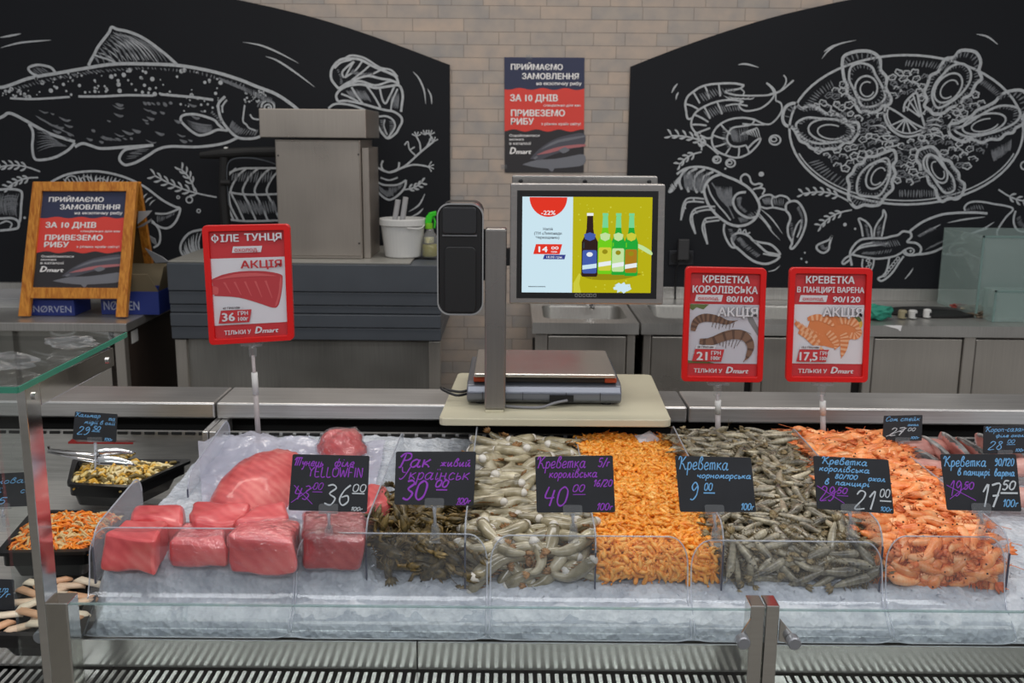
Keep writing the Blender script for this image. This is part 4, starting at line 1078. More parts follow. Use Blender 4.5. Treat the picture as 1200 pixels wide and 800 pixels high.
# ================================================================== THE REFRIGERATED COUNTER
sc.cycles.transparent_max_bounces = 32
sc.cycles.max_bounces = 8
SEAM_L, SEAM_R = -0.664, 0.396
ZS = 1.01                                   # top of the service shelf
YSF = onz(600, 475, ZS).y; YSB = onz(600, 456, ZS).y
CASE_STEEL = steel('case_steel', (0.50, 0.49, 0.48), 0.36, (1, 40, 40))
CASE_IN = steel('case_inner_steel', (0.50, 0.49, 0.47), 0.34, (2, 30, 30))
STRIP = steel('front_strip_steel', (0.66, 0.65, 0.63), 0.17, (30, 30, 1), .05, .86)
GRILLE = steel('grille_steel', (0.66, 0.65, 0.62), 0.22, (1, 1, 1), .05)
CASEBODY = plain('case_body_grey', S(70, 70, 72), .5)
RED_STICK = plain('red_sticker', S(150, 30, 28), .5)
ZG = 0.792
def case_unit(label, x0, x1, ice, cuts):
    t = thing('display_case', label, 'display case', ((x0 + x1) / 2, 1.8, 0), 'refrigerated counter units')
    a, b_ = x0 + .002, x1 - .002
    mb = MB()
    mb.box(a, b_, YSF, YSB, ZS - .037, ZS); obj('service_shelf', mb, CASE_STEEL, t, bevel=.004)
    obj('rear_wall', MB().box(a, b_, 2.215, YSB - .004, .1, ZS - .0375), DARK, t)
    # air outlet rail: a lip with a row of slots, then the steel back panel
    mb = MB(); zr = Z(600, 509, 2.12)
    mb.box(a, b_, 2.12, 2.131, zr - .004, zr)
    n = int((b_ - a) / .030)
    for i in range(n): mb.box(a + .006 + i * .030, a + .028 + i * .030, 2.1165, 2.1195, zr - .0065, zr - .0005, 1)
    obj('air_rail', mb, [CASE_STEEL, DARK], t)
    obj('back_panel', MB().box(a, b_, 2.121, 2.126, .80, zr - .0045), CASE_IN, t)
    # deck, front strip and suction grille
    mb = MB(); mb.hexa([(a, 1.43, .80), (b_, 1.43, .80), (b_, 2.12, .80), (a, 2.12, .80), (a, 1.43, .815), (b_, 1.43, .815), (b_, 2.12, .86), (a, 2.12, .86)])
    obj('deck', mb, CASE_IN, t)
    for i in range(len(cuts) - 1):
        obj('front_strip', MB().box(cuts[i] + .0012, cuts[i + 1] - .0012, 1.405, 1.409, ZG + .001, .838), STRIP, t)
    mb = MB(); p = .0133; n = int((b_ - a - .06) / p)
    y0, y1 = 1.305, 1.403
    for i in range(n + 1):
        x = a + .03 + i * p
        mb.box(x - .003, x + .003, y0 + .012, y1 - .006, ZG - .004, ZG)
    mb.box(a, b_, y0, y0 + .012, ZG - .004, ZG); mb.box(a, a + .024, y0 + .012, y1 - .006, ZG - .004, ZG); mb.box(b_ - .024, b_, y0 + .012, y1 - .006, ZG - .004, ZG)
    obj('suction_grille', mb, GRILLE, t)
    obj('grille_well', MB().box(a, b_, y0, y1, ZG - .06, ZG - .05), DARK, t)
    obj('case_body', MB().box(a, b_, 1.30, 2.21, .02, ZG - .07), CASEBODY, t)
    return t
left_case = case_unit('steel counter unit holding black salad trays, left of the pink tuna', -1.75, SEAM_L, False, [-1.75, SEAM_L])
mid_case = case_unit('steel counter unit under the weighing scale, holding tuna, crayfish and prawns', SEAM_L, SEAM_R, True, [SEAM_L, X(489, 770, 1.405), SEAM_R])
right_case = case_unit('steel counter unit holding cooked shrimp and fish steaks beside two red signs', SEAM_R, 1.75, True, [SEAM_R, 1.75])
# partition post between left and middle unit
for (x0, x1, par) in ((X(249, 520, 2.13), X(256, 520, 2.13), left_case), (X(257, 520, 2.13), X(265, 520, 2.13), mid_case)):
    obj('partition_post', MB().box(x0, x1, 2.06, YSF + .03, .86, ZS - .0375), CASE_STEEL, par, bevel=.002)
for (u0, u1, par) in ((80, 156, left_case), (504, 541, mid_case)):
    p0, p1 = at(u0, 518.5, 2.115), at(u1, 518, 2.115)
    mb = MB(); mb.box(p0.x, p1.x, 2.1135, 2.1155, p0.z - .002, p0.z + .002); mb.prism([(p0.x + .12 * 0, 2.1135, p0.z + .002), (p0.x + .02, 2.1135, p0.z + .002), (p0.x + .01, 2.1135, p0.z + .009)], (0, .002, 0))
    obj('red_marker', mb, RED_STICK, par)

# ---- low front glass with its steel posts and round clamps
YGL = 1.30; zgl = Z(600, 711, YGL)
def front_glass(par, x0, x1):
    mb = MB().box(x0, x1, YGL, YGL + .005, .74, zgl - .003); obj('front_glass', mb, GLASS, par)
    obj('glass_edge', MB().box(x0, x1, YGL, YGL + .005, zgl - .0028, zgl - .001), FRONTEDGE, par)
def clamp_post(par, px0, px1, pyt, knob_dx):
    x0, x1 = X(px0, pyt + 15, 1.292), X(px1, pyt + 15, 1.292)
    zt_ = Z(px0, pyt + 13, 1.292)
    obj('glass_post', MB().box(x0, x1, 1.292, 1.327, .72, zt_), MIRROR, par, bevel=.0012)
    kx = (x0 if knob_dx < 0 else x1) + knob_dx; kz = Z(600, 746, 1.285)
    e = x0 if knob_dx < 0 else x1
    mb = MB().prism([(e, 1.286, kz + .030), (e, 1.286, kz - .004), (kx, 1.286, kz - .008), (kx, 1.286, kz + .008)], (0, .005, 0)); obj('clamp_arm', mb, MIRROR, par, bevel=.001)
    obj('clamp_knob', MB().lathe([(.0085, 1.2855), (.0095, 1.284), (.0095, 1.272), (.008, 1.270)], (kx, 0, kz), 20, axis='Y'), plain('satin_knob_%d' % px0, S(150, 152, 158), .3, .6), par, smooth=False)
xa, xb = X(69, 715, YGL) , X(893, 715, YGL)
front_glass(mid_case, xa - .022, X(899, 715, YGL) - .001); front_glass(right_case, X(899, 715, YGL) + .001, 1.70)
clamp_post(mid_case, 880, 896.5, 697, -.012); clamp_post(right_case, 898.5, 914, 697, .018)
clamp_post(mid_case, 55, 79, 694, -.004)
# tall end post of the left unit with its arm and the glass shelf
px_ = X(29, 455, 1.262)
zpt = Z(20, 455, 1.262)
obj('tall_post', MB().box(px_ - .012, px_, 1.262, 1.302, .70, zpt), MIRROR, left_case, bevel=.0012)
ye = 1.555
zarm = Z(127, 407, ye)
mb = MB().hexa([(px_ - .012, 1.303, zpt - .034), (px_, 1.303, zpt - .034), (px_, ye, zarm - .030), (px_ - .012, ye, zarm - .030), (px_ - .012, 1.303, zpt), (px_, 1.303, zpt), (px_, ye, zarm), (px_ - .012, ye, zarm)])
obj('shelf_arm', mb, MIRROR, left_case, bevel=.001)
for yy in (1.285, 1.53):
    zz_ = zpt - .016 + (zarm - zpt) * max(0, (yy - 1.303) / (ye - 1.303))
    mb = MB(); mb.tube([(px_ + .0003, yy, zz_), (px_ + .003, yy, zz_)], .005, 12); obj('bolt', mb, CHROME, left_case)
zg0 = max(zpt, zarm) + .001
obj('glass_shelf', MB().box(-1.70, px_ + .004, 1.235, 1.60, zg0, zg0 + .008), SHELFGLASS, left_case)
obj('shelf_edge', MB().box(px_ + .0042, px_ + .006, 1.235, 1.60, zg0, zg0 + .008).box(-1.70, px_ + .0042, 1.233, 1.2349, zg0, zg0 + .008), GLASSEDGE, left_case)
obj('end_glass', MB().box(px_ - .045, px_ - .014, 1.268, 1.276, .70, zpt), GLASS, left_case)
obj('end_glass_edge', MB().box(px_ - .0138, px_ - .0125, 1.268, 1.276, .70, zpt), GLASSEDGE, left_case)
BAG = clear('bag_film', (.95, .96, .96, 1), 1.25, .2, bump=.3, scale=30, haze=.04)
for k, (px, py, s_) in enumerate(((4, 432, .045), (84, 408, .035))):
    p = onz(px, py, zg0 + .009)
    tag(crumple(Vector((p.x, p.y, zg0 + .0085)), s_, s_ * .55, s_ * .26, 11 + k, BAG, 'plastic_bag', .6), ('crumpled clear plastic bag lying on the glass shelf above the salad trays', 'small clear plastic bag lying at the end of the glass shelf')[k], 'bag', 'clear bags on the glass shelf')

# ================================================================== ICE
m, nt, b = nodes('crushed_ice')
tc = N(nt, 'ShaderNodeTexCoord')
n1 = N(nt, 'ShaderNodeTexNoise', i_Scale=35.0, i_Detail=6.0); n2 = N(nt, 'ShaderNodeTexVoronoi', i_Scale=110.0)
nt.links.new(tc.outputs['Object'], n1.inputs['Vector']); nt.links.new(tc.outputs['Object'], n2.inputs['Vector'])
r = N(nt, 'ShaderNodeValToRGB'); r.color_ramp.elements[0].position = .3; r.color_ramp.elements[1].position = .7
r.color_ramp.elements[0].color = S(164, 170, 180); r.color_ramp.elements[1].color = S(210, 214, 220)
nt.links.new(n1.outputs[0], r.inputs[0]); nt.links.new(r.outputs[0], b.inputs['Base Color'])
b.inputs['Roughness'].default_value = .45
b1 = N(nt, 'ShaderNodeBump', i_Strength=.7, i_Distance=.008); b2 = N(nt, 'ShaderNodeBump', i_Strength=.6, i_Distance=.005)
nt.links.new(n1.outputs[0], b1.inputs['Height']); nt.links.new(n2.outputs['Distance'], b2.inputs['Height']); nt.links.new(b1.outputs[0], b2.inputs['Normal']); nt.links.new(b2.outputs[0], b.inputs['Normal'])
ICE = m
def lerp_list(L, y):
    for (a, za), (c_, zc) in zip(L, L[1:]):
        if y <= c_: return za + (zc - za) * max(0, (y - a) / (c_ - a))
    return L[-1][1]
PROF = [(1.418, .840), (1.421, .852), (1.428, .862), (1.442, .873), (1.462, .884), (1.487, .899), (1.60, .918), (2.05, .935), (2.115, .945)]
PTUNA = [(1.418, .840), (1.421, .852), (1.428, .862), (1.442, .873), (1.462, .888), (1.478, .920), (1.492, .937), (1.60, .940), (2.05, .955), (2.115, .948)]
PRIGHT = [(1.418, .840), (1.421, .852), (1.428, .862), (1.442, .873), (1.468, .892), (1.50, .905), (1.60, .915), (2.05, .950), (2.115, .945)]
def ice_h(x, y):
    k = min(1, max(0, (-.215 - x) / .03)); k2 = min(1, max(0, (x - .76) / .05))
    z = lerp_list(PROF, y) * (1 - k - k2) + lerp_list(PTUNA, y) * k + lerp_list(PRIGHT, y) * k2
    d = 0.5 + min(1, (y - 1.418) / .06) * .5
    z += (noise.noise(Vector((x * 14, y * 14, 1))) * .005 + noise.noise(Vector((x * 45, y * 45, 3))) * .0035 + noise.noise(Vector((x * 130, y * 130, 5))) * .0028) * d
    return z
mb = MB(); nx, ny = 330, 110; x0i, x1i = -.655, 1.72
ys_ = [1.418 + (2.114 - 1.418) * (j / ny) ** 1.5 for j in range(ny + 1)]
for j in range(ny + 1):
    for i in range(nx + 1):
        x = x0i + (x1i - x0i) * (i / nx) ** 1.15
        yy = ys_[j] + (noise.noise(Vector((x * 40, j * .3, 9))) * .002 if 0 < j < 8 else 0)
        zi = ice_h(x, ys_[j])
        if i < 5: zi -= (5 - i) * .006 * min(1, j / 10)
        mb.vert((x, yy, zi))
for j in range(ny):
    for i in range(nx):
        a = j * (nx + 1) + i; mb.face((a, a + 1, a + nx + 2, a + nx + 1))
n0 = len(mb.v)
for i in range(nx + 1): mb.vert((mb.v[i][0], 1.4175, .838))
for i in range(nx): mb.face((i, n0 + i, n0 + i + 1, i + 1))
tag(obj('crushed_ice', mb, ICE, smooth=True), 'bed of crushed white ice filling the steel counter under the seafood', 'ice', kind='stuff')
# loose lumps and crumbs of ice
def ice_lump(c, s_, seed, label):
    o = crumple(c, s_, s_ * .8, s_ * .8, seed, ICEC, 'ice_lump', .5, 2); return tag(o, label, 'ice')
ICEC = plain('solid_ice', S(206, 210, 218), .3, bump=.2, scale=40)
p = at(759, 518, 2.02); ice_lump(Vector((p.x, p.y, p.z - .020)), .026, 3, 'white ice lump topping the back of the small peeled shrimp')
mb = MB(); R = random.Random(21)
for _ in range(900):
    x, y = R.uniform(-.64, 1.3), (R.uniform(1.46, 1.53) if R.random() < .35 else R.uniform(1.9, 2.11))
    if -.22 < x < .78 and y > 1.6 and R.random() < .8: continue
    s_ = R.uniform(.002, .0055); z = ice_h(x, y)
    t = [Vector((R.uniform(-1, 1), R.uniform(-1, 1), R.uniform(-.6, 1))) * s_ for _ in range(4)]
    mb.add([Vector((x, y, z + .001)) + q_ for q_ in t], [(0, 1, 2), (0, 1, 3), (1, 2, 3), (0, 2, 3)])
tag(obj('ice_crumbs', mb, ICEC), 'loose ice crumbs scattered over the ice bed', 'ice', kind='stuff')

# ================================================================== ACRYLIC FRONT GUARDS AND DIVIDERS
GP = [(1.478, .985), (1.474, .955), (1.468, .92), (1.461, .893), (1.450, .876), (1.434, .866), (1.420, .858), (1.4125, .848), (1.4115, .840)]
def gpt(s_):
    s_ = max(0, min(.99999, s_)) * (len(GP) - 1); i = int(s_); f = s_ - i
    return (GP[i][0] + (GP[i + 1][0] - GP[i][0]) * f, GP[i][1] + (GP[i + 1][1] - GP[i][1]) * f)
def guard(px0, px1, pyt, label):
    x0, x1 = X(px0, 640, 1.472), X(px1, 640, 1.472)
    dz = Z(600, pyt, 1.478) - GP[0][1]
    t = thing('acrylic_guard', label, 'guard', ((x0 + x1) / 2, 1.45, .84), 'clear front guards of the ice bed')
    L = .16; r_ = .030; nx_, ns = 36, 22
    mb = MB(); edge_t, edge_b = [], []
    for i in range(nx_ + 1):
        f = i / nx_; f = .5 - .5 * cos(pi * f); x = x0 + (x1 - x0) * f
        d = min(x - x0, x1 - x)
        c_ = (r_ - sqrt(max(0, r_ * r_ - (r_ - d) ** 2))) / L if d < r_ else 0
        for j in range(ns + 1):
            s_ = c_ + (1 - .6 * c_ - c_) * j / ns
            y, z = gpt(s_); mb.vert((x, y, z + dz * (1 - s_)))
        y, z = gpt(c_); edge_t.append((x, y, z + dz * (1 - c_))); y, z = gpt(1 - .6 * c_); edge_b.append((x, y, z + dz * .6 * c_))
    for i in range(nx_):
        for j in range(ns):
            a = i * (ns + 1) + j; mb.face((a, a + ns + 1, a + ns + 2, a + 1))
    o = obj('clear_panel', mb, ACRYL, t, smooth=True)
    sides = lambda x: [(x, *gpt(s_)) for s_ in [.2 + .5 * k / 10 for k in range(11)]]
    rim = edge_t
    lft = [(x0, gpt(s_)[0], gpt(s_)[1]) for s_ in (.86, .75, .6, .45, .3, .22)]
    rgt = [(x1, gpt(s_)[0], gpt(s_)[1]) for s_ in (.22, .3, .45, .6, .75, .86)]
    obj('edge', MB().tube(lft + edge_t + rgt, .0013, 6), ACRYLRIM, t, smooth=True)
    obj('bottom_edge', MB().tube(edge_b, .0011, 6), ACRYLRIM, t, smooth=True)
    return t
guard(104, 344, 622, 'clear acrylic guard along the front of the pink tuna pieces')
guard(347, 571, 626, 'clear acrylic guard in front of the dark tuna and brown crayfish')
guard(575, 807, 627, 'clear acrylic guard in front of raw prawns and small peeled orange shrimp')
guard(811, 1036, 631, 'clear acrylic guard in front of the grey shrimp heap')
guard(1040, 1180, 624, 'clear acrylic guard in front of the cooked whole shrimp')
def divider(x, label, back=2.03, zb=1.005, zf=1.0, yf=1.481, foot=True, mat=None):
    t = thing('bin_divider', label, 'divider', (x, 1.75, .89), 'upright acrylic dividers')
    r_ = .035
    pts = [(yf, .893)] + [(yf + r_ - r_ * cos(radians(a)), zf - r_ + r_ * sin(radians(a))) for a in range(0, 91, 15)]
    pts += [(back - .03 + .03 * sin(radians(a)), zb - .03 + .03 * cos(radians(a))) for a in range(0, 91, 15)] + [(back, .93)]
    mb = MB(); mb.prism([(x - .0013, y, z) for y, z in pts], (.0026, 0, 0)); obj('clear_panel', mb, mat or ACRYL, t)
    obj('edge', MB().tube([(x, y, z) for y, z in pts[:-1]], .0015, 6), ACRYLRIM, t, smooth=True)
    obj('front_edge', MB().box(x - .0012, x + .0012, yf - .003, yf - .0005, .893, zf - .03), plain('dark_edge_%d' % int(x * 1000), S(70, 74, 92), .3), t)  # dark blue-grey line down the divider's front edge
    if foot: obj('foot', MB().box(x - .018, x + .018, yf - .004, yf + .03, .889, .892), ACRYLRIM, t)
    return t
DX = [X(430, 690, 1.48), X(545, 690, 1.48), X(697, 690, 1.48), X(845, 690, 1.48), X(1030, 690, 1.48)]
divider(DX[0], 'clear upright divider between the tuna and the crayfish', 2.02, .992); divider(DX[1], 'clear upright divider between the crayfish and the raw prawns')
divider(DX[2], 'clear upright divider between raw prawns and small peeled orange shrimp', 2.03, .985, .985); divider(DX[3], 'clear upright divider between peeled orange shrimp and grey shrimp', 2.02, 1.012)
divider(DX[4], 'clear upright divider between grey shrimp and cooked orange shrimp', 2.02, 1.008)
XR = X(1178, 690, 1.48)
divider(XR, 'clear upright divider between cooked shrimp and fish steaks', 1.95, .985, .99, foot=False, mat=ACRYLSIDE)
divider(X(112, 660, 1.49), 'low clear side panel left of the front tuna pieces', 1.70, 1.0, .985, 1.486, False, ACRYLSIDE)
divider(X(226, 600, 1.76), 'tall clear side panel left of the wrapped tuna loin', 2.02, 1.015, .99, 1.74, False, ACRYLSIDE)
# ================================================================== BOARD, WEIGHING SCALE
ZB = ZS + .018
BOARD = plain('cream_board', S(198, 192, 168), .45, var=.04, scale=10)
q = [onz(514, 490, ZB), onz(787, 492, ZB), onz(763, 438.5, ZB), onz(537, 436.5, ZB)]
cbq = Quad(q[3], q[2], q[1], q[0])
mb = MB(); slab(mb, cbq, rrect(0, 0, 1, 1, .03, .035, 4), -.016, 0)
t = tag(obj('cutting_board', mb, BOARD, bevel=.002), 'cream plastic board carrying the weighing scale on the steel shelf', 'board')
SCG = steel('scale_grey', (0.36, 0.36, 0.37), .3, (1, 30, 30), .05)
SCBODY = plain('scale_body_grey', S(112, 116, 126), .28, .55)
x0, x1 = X(547, 477, 2.085), X(728, 477, 2.085)
yb0 = 2.085; yb1 = 2.36
ws = thing('weighing_scale', 'grey shop scale with a lit advert screen on a post above a steel platter', 'scale', ((x0 + x1) / 2, 2.2, ZB))
prof = [(yb0 + .012, ZB + .006), (yb0, ZB + .014), (yb0 - .001, ZB + .030), (yb0 + .010, ZB + .044), (yb0 + .03, ZB + .049), (yb1, ZB + .049), (yb1, ZB + .006)]
mb = MB(); mb.prism([(x0, y, z) for y, z in prof], (x1 - x0, 0, 0)); obj('scale_base', mb, SCBODY, ws, bevel=.003)
for i in (0.10, 0.36, .64, .86):
    obj('base_seam', MB().box(x0 + (x1 - x0) * i, x0 + (x1 - x0) * i + .0012, yb0 - .0022, yb0 - .0014, ZB + .014, ZB + .032), BLACK, ws)
for fx in (x0 + .02, x1 - .04):
    for fy in (yb0 + .02, yb1 - .04): obj('rubber_foot', MB().lathe([(.012, 0), (.012, .0055)], (fx + .01, fy + .01, ZB + .0003), 14), BLACK, ws)
obj('platter_carrier', MB().box(x0 + .02, x1 - .02, yb0 + .02, yb1 - .03, ZB + .0495, ZB + .060), BLACK, ws)
ORB = plain('orange_bumper', S(168, 62, 24), .4)
for fx in (x0 + .014, x1 - .036):
    obj('corner_bumper', MB().box(fx, fx + .026, yb0 + .014, yb0 + .034, ZB + .050, ZB + .0615), ORB, ws, bevel=.002)
pq0, pq1 = X(555, 447, yb0 + .005), X(722, 447, yb0 + .005)
PLAT = steel('platter_steel', (0.50, 0.48, 0.45), .22, (1, 60, 60), .08)
mb = MB(); slab(mb, Quad((pq0, yb1 - .02, ZB + .071), (pq1, yb1 - .02, ZB + .071), (pq1, yb0 + .005, ZB + .071), (pq0, yb0 + .005, ZB + .071)), rrect(0, 0, 1, 1, .015, .02, 4), -.008, 0)
obj('platter', mb, PLAT, ws, bevel=.002)
mb = MB(); mb.box(X(644, 470, yb0), X(672, 470, yb0), yb0 - .004, yb0 - .0012, ZB + .012, ZB + .026); obj('cable_port', mb, DARK, ws)
obj('cable', MB().tube(smooth_line([at(665, 469, yb0 - .006), at(650, 472, yb0 - .012), Vector((X(632, 478, yb0 - .02), yb0 - .022, ZB + .004)), Vector((X(600, 479, yb0 - .02), yb0 - .018, ZB + .004)), Vector((X(575, 478, yb0), yb0 - .004, ZB + .004))], 6), .0032, 8), plain('pale_cable', S(122, 122, 126), .4), ws, smooth=True)
L0 = Vector((X(548, 466, yb0), yb0 + .03, ZB + .02))
obj('side_cable', MB().tube(smooth_line([L0, at(535, 463, yb0 + .01), at(520, 457, yb0 + .03), at(517, 454, yb0 + .05), at(522, 456, yb0 + .06), at(540, 459, yb0 + .05), L0 + Vector((.01, .03, .004))], 6), .0032, 8), BLACK, ws, smooth=True)
# column
yc = 2.035
cx0, cx1 = X(568, 380, yc), X(593, 380, yc); zct = Z(580, 268, yc)
COLM = steel('column_grey', (0.30, 0.285, 0.275), .3, (30, 30, 1), .05)
obj('column', MB().box(cx0, cx1, yc, yc + .045, ZB + .006, zct), COLM, ws, bevel=.004)
obj('column_foot', MB().box(cx0 + .002, cx1 - .004, yc - .002, yc + .04, ZB + .0005, ZB + .0055), BOARD, ws)
# printer housing left of the column
hq0, hq1 = at(512, 238, yc + .01), at(566.5, 369, yc + .01)
hw = hq1.x - hq0.x
qh = Quad((hq0.x, yc + .005, hq0.z), (hq1.x, yc + .005, hq0.z), (hq1.x, yc + .005, hq1.z), (hq0.x, yc + .005, hq1.z))
mb = MB(); slab(mb, qh, rrect(.03, 0, .97, 1, .22, .10, 8), -.12, 0); obj('printer_housing', mb, BLACK, ws, bevel=.004)
mb = MB(); ring(mb, qh, rrect(0, -.004, 1, 1.0, .27, .115, 8), rrect(.028, .010, .972, .985, .25, .105, 8), -.03, .002); obj('chrome_trim', mb, CHROME, ws)
mb = MB(); slab(mb, qh, rrect(.12, .03, .85, .265, .06, .03, 4), .0005, .006); obj('paper_lid', mb, plain('lid_black', S(40, 41, 44), .3), ws, bevel=.002)
mb = MB(); slab(mb, qh, rrect(.16, .38, .84, .97, .10, .05, 5), .0005, .004); obj('cover_panel', mb, plain('cover_black', S(26, 27, 29), .4), ws, bevel=.002)
mb = MB(); slab(mb, qh, [(.12, .275), (.86, .275), (.86, .287), (.12, .287)], .0005, .003); obj('trim_line', mb, plain('trim_grey', S(110, 112, 116), .3), ws)
obj('housing_bracket', MB().box(hq1.x - .006, cx0, yc + .02, yc + .04, Z(567, 330, yc), Z(567, 270, yc)), BLACK, ws)
# customer screen
ysn = 2.03
sq = Quad(at(598, 215, ysn), at(780, 216, ysn), at(777, 357, ysn), at(597, 356, ysn))
mb = MB(); slab(mb, sq, rrect(0, 0, 1, 1, .012, .015, 3), -.045, 0); obj('screen_housing', mb, steel('housing_grey', (0.42, 0.40, 0.39), .3, (1, 30, 30), .05), ws, bevel=.003)
mb = MB(); slab(mb, sq, [(.045, .055), (.955, .055), (.955, .95), (.045, .95)], .0004, .0012); obj('bezel', mb, BLACK, ws)
mb = MB(); mb.box(cx1 - .002, sq.tl.x + .03, yc + .012, yc + .034, Z(595, 312, yc), Z(595, 292, yc)); obj('screen_mount', mb, BLACK, ws)
sq2 = Quad(at(600, 205.5, ysn + .10), at(771, 206.5, ysn + .10), at(769, 345, ysn + .10), at(600, 345, ysn + .10))
mb = MB(); slab(mb, sq2, rrect(0, 0, 1, 1, .012, .015, 3), -.03, 0); obj('seller_screen_housing', mb, steel('housing_grey_rear', (0.36, 0.35, 0.34), .3, (1, 30, 30), .05), ws, bevel=.003)
for u in (.06, .5, .94):
    p = sq2(u, .045, .001); obj('screw', MB().lathe([(.0045, 0), (.0045, -.002), (.002, -.0025)], p, 12, axis='Y'), BLACK, ws)
obj('screen_link', MB().box(sq.tl.x + .08, sq.tr.x - .08, ysn + .046, ysn + .10, sq.bl.z + .08, sq.bl.z + .12), BLACK, ws)
# the lit picture
def em(name, col, k=0.95): 
    m, nt, b = nodes(name); b.inputs['Base Color'].default_value = (0, 0, 0, 1); b.inputs['Specular IOR Level'].default_value = .2
    b.inputs['Emission Color'].default_value = col; b.inputs['Emission Strength'].default_value = k; return m
E_ = {k: em('screen_' + k, S(*v)) for k, v in dict(ice=(206, 232, 243), yellow=(186, 178, 8), lime=(206, 204, 60), red=(226, 50, 30), white=(235, 240, 242), navy=(52, 62, 140), ink=(50, 60, 74),
      brown=(44, 24, 22), green=(28, 168, 52), lightgreen=(112, 206, 20), palegreen=(120, 214, 150), mint=(196, 226, 160), blue=(66, 92, 170), olive=(150, 140, 10), amber=(170, 120, 20), shade=(150, 140, 6)).items()}
EK = list(E_); EM = [E_[k] for k in EK]; ek = EK.index
scq = sq.sub(.079, .105, .917, .90, .0013)
mb = MB(); rect(mb, scq, 0, 0, .39, 1, 0, ek('ice')); rect(mb, scq, .39, 0, 1, 1, 0, ek('yellow'))
scr = obj('screen_picture', mb, EM, ws, norm=False)
mb = MB()
def epoly(pts, k, off): patch(mb, scq, pts, off, ek(k))
R = random.Random(4)
epoly([(.40, 1), (.40, .90), (.44, .80), (.46, .79), (.445, .9), (.46, 1)], 'lime', .0003)
epoly(smooth_line([(.86, .47), (.93, .50), (1, .56), (1, .60), (.93, .55), (.86, .50)], 3), 'mint', .0003)
epoly([(.78 + .065 * (1 + .25 * sin(i * 2.4)) * cos(2 * pi * i / 18), .945 + .05 * (1 + .25 * cos(i * 3.1)) * sin(2 * pi * i / 18)) for i in range(18)], 'ice', .0003)
for _ in range(46):
    u, v, r_ = R.uniform(.41, .98), R.uniform(.02, .97), R.uniform(.003, .008)
    epoly([(u + r_ * cos(i), v + r_ * 1.3 * sin(i)) for i in range(6)], 'lime', .0004)
epoly(smooth_line([(.46, .82), (.55, .86), (.75, .86), (.88, .82), (.9, .79), (.45, .79)], 3), 'shade', .0004)
cxu, ru = .2, .145
epoly([(cxu + ru * cos(radians(a)), .005 + ru * 1.33 * 1.05 * sin(radians(a))) for a in range(0, 181, 9)], 'red', .0004)
def bottle(u0, u1, body, neck, lab, lab2, top, base, k):
    w = u1 - u0; c_ = (u0 + u1) / 2
    side = [(c_ + .14 * w * 1.3, top + .03), (c_ + .20 * w, top + .16), (c_ + .27 * w, top + .22), (c_ + .5 * w, top + .30), (c_ + .5 * w, base - .02), (c_ + .44 * w, base)]
    pts = [(2 * c_ - u, v) for u, v in side][::-1][::-1] + side[::-1]
    epoly(pts, body, .0006 + k)
    epoly([(c_ - .17 * w, top + .03), (c_ + .17 * w, top + .03), (c_ + .21 * w, top + .15), (c_ - .21 * w, top + .15)], neck, .0008 + k)
    epoly([(c_ - .2 * w, top), (c_ + .2 * w, top), (c_ + .2 * w, top + .028), (c_ - .2 * w, top + .028)], 'white' if body == 'brown' else 'palegreen', .0009 + k)
    epoly([(c_ - .36 * w, top + .22), (c_, top + .20), (c_ + .36 * w, top + .22), (c_ + .30 * w, top + .27), (c_, top + .29), (c_ - .30 * w, top + .27)], lab2, .001 + k)
    epoly(rrect(c_ - .44 * w, base - .28, c_ + .44 * w, base - .035, .1 * w, .02, 3), lab, .001 + k)
    epoly([(c_ - .44 * w, base - .12), (c_ + .44 * w, base - .14), (c_ + .44 * w, base - .095), (c_ - .44 * w, base - .075)], 'white' if body != 'brown' else 'ice', .0013 + k)
    epoly([(c_ + .2 * w * cos(i * .7), base - .235 + .025 * sin(i * .7)) for i in range(9)], 'white' if body == 'brown' else 'olive', .0013 + k)
    epoly([(c_ - .40 * w, top + .31), (c_ - .33 * w, top + .30), (c_ - .33 * w, base - .3), (c_ - .40 * w, base - .3)], 'lightgreen' if body != 'brown' else 'ink', .0009 + k)
bottle(.46, .585, 'brown', 'brown', 'blue', 'blue', .165, .83, 0); bottle(.585, .695, 'lightgreen', 'palegreen', 'lime', 'mint', .165, .80, .0008)
bottle(.69, .795, 'green', 'palegreen', 'mint', 'mint', .165, .81, 0); bottle(.79, .895, 'green', 'palegreen', 'amber', 'lime', .165, .82, .0008)
epoly([(.087, .595), (.107, .49), (.31, .49), (.29, .595)], 'red', .0005); epoly([(.162, .648), (.174, .60), (.338, .60), (.328, .648)], 'navy', .0006)
obj('advert_shapes', mb, EM, scr, norm=False)
mb = MB()
text(mb, scq, '-22%', .145, .14, .255, .185, .0012, 0, .02); text(mb, scq, '14', .127, .512, .198, .572, .0012, 0, .03); text(mb, scq, '00', .225, .512, .282, .545, .0012, 0, .02); text(mb, scq, 'грн.', .225, .557, .275, .577, .0012, 0, .015)
text(mb, scq, '18,00 грн.', .19, .612, .315, .636, .0012, 0, .01)
text(mb, scq, 'Напій', .162, .318, .235, .346, .0012, 1, .018); text(mb, scq, '(ТМ «Лимонади', .092, .362, .305, .390, .0012, 1, .018); text(mb, scq, 'Черкащини»)', .105, .405, .287, .433, .0012, 1, .018)
for i in range(12): rect(mb, scq, .052 + i * .0112, .933, .052 + i * .0112 + .0085, .942, .0012, 1)
obj('advert_lettering', mb, [E_['white'], E_['ink']], scr, norm=False)
mb = MB()
for i, u in enumerate((.425, .45, .475, .50, .52, .545)):   # worn raised emblem letters on the lower bezel
    ring(mb, sq, rrect(u, .908, u + .019, .936, .003, .004, 2), rrect(u + .004, .913, u + .015, .931, .002, .003, 2), .0013, .0018)
obj('bezel_emblem', mb, plain('emblem_grey', S(120, 122, 124), .4), ws, norm=False)

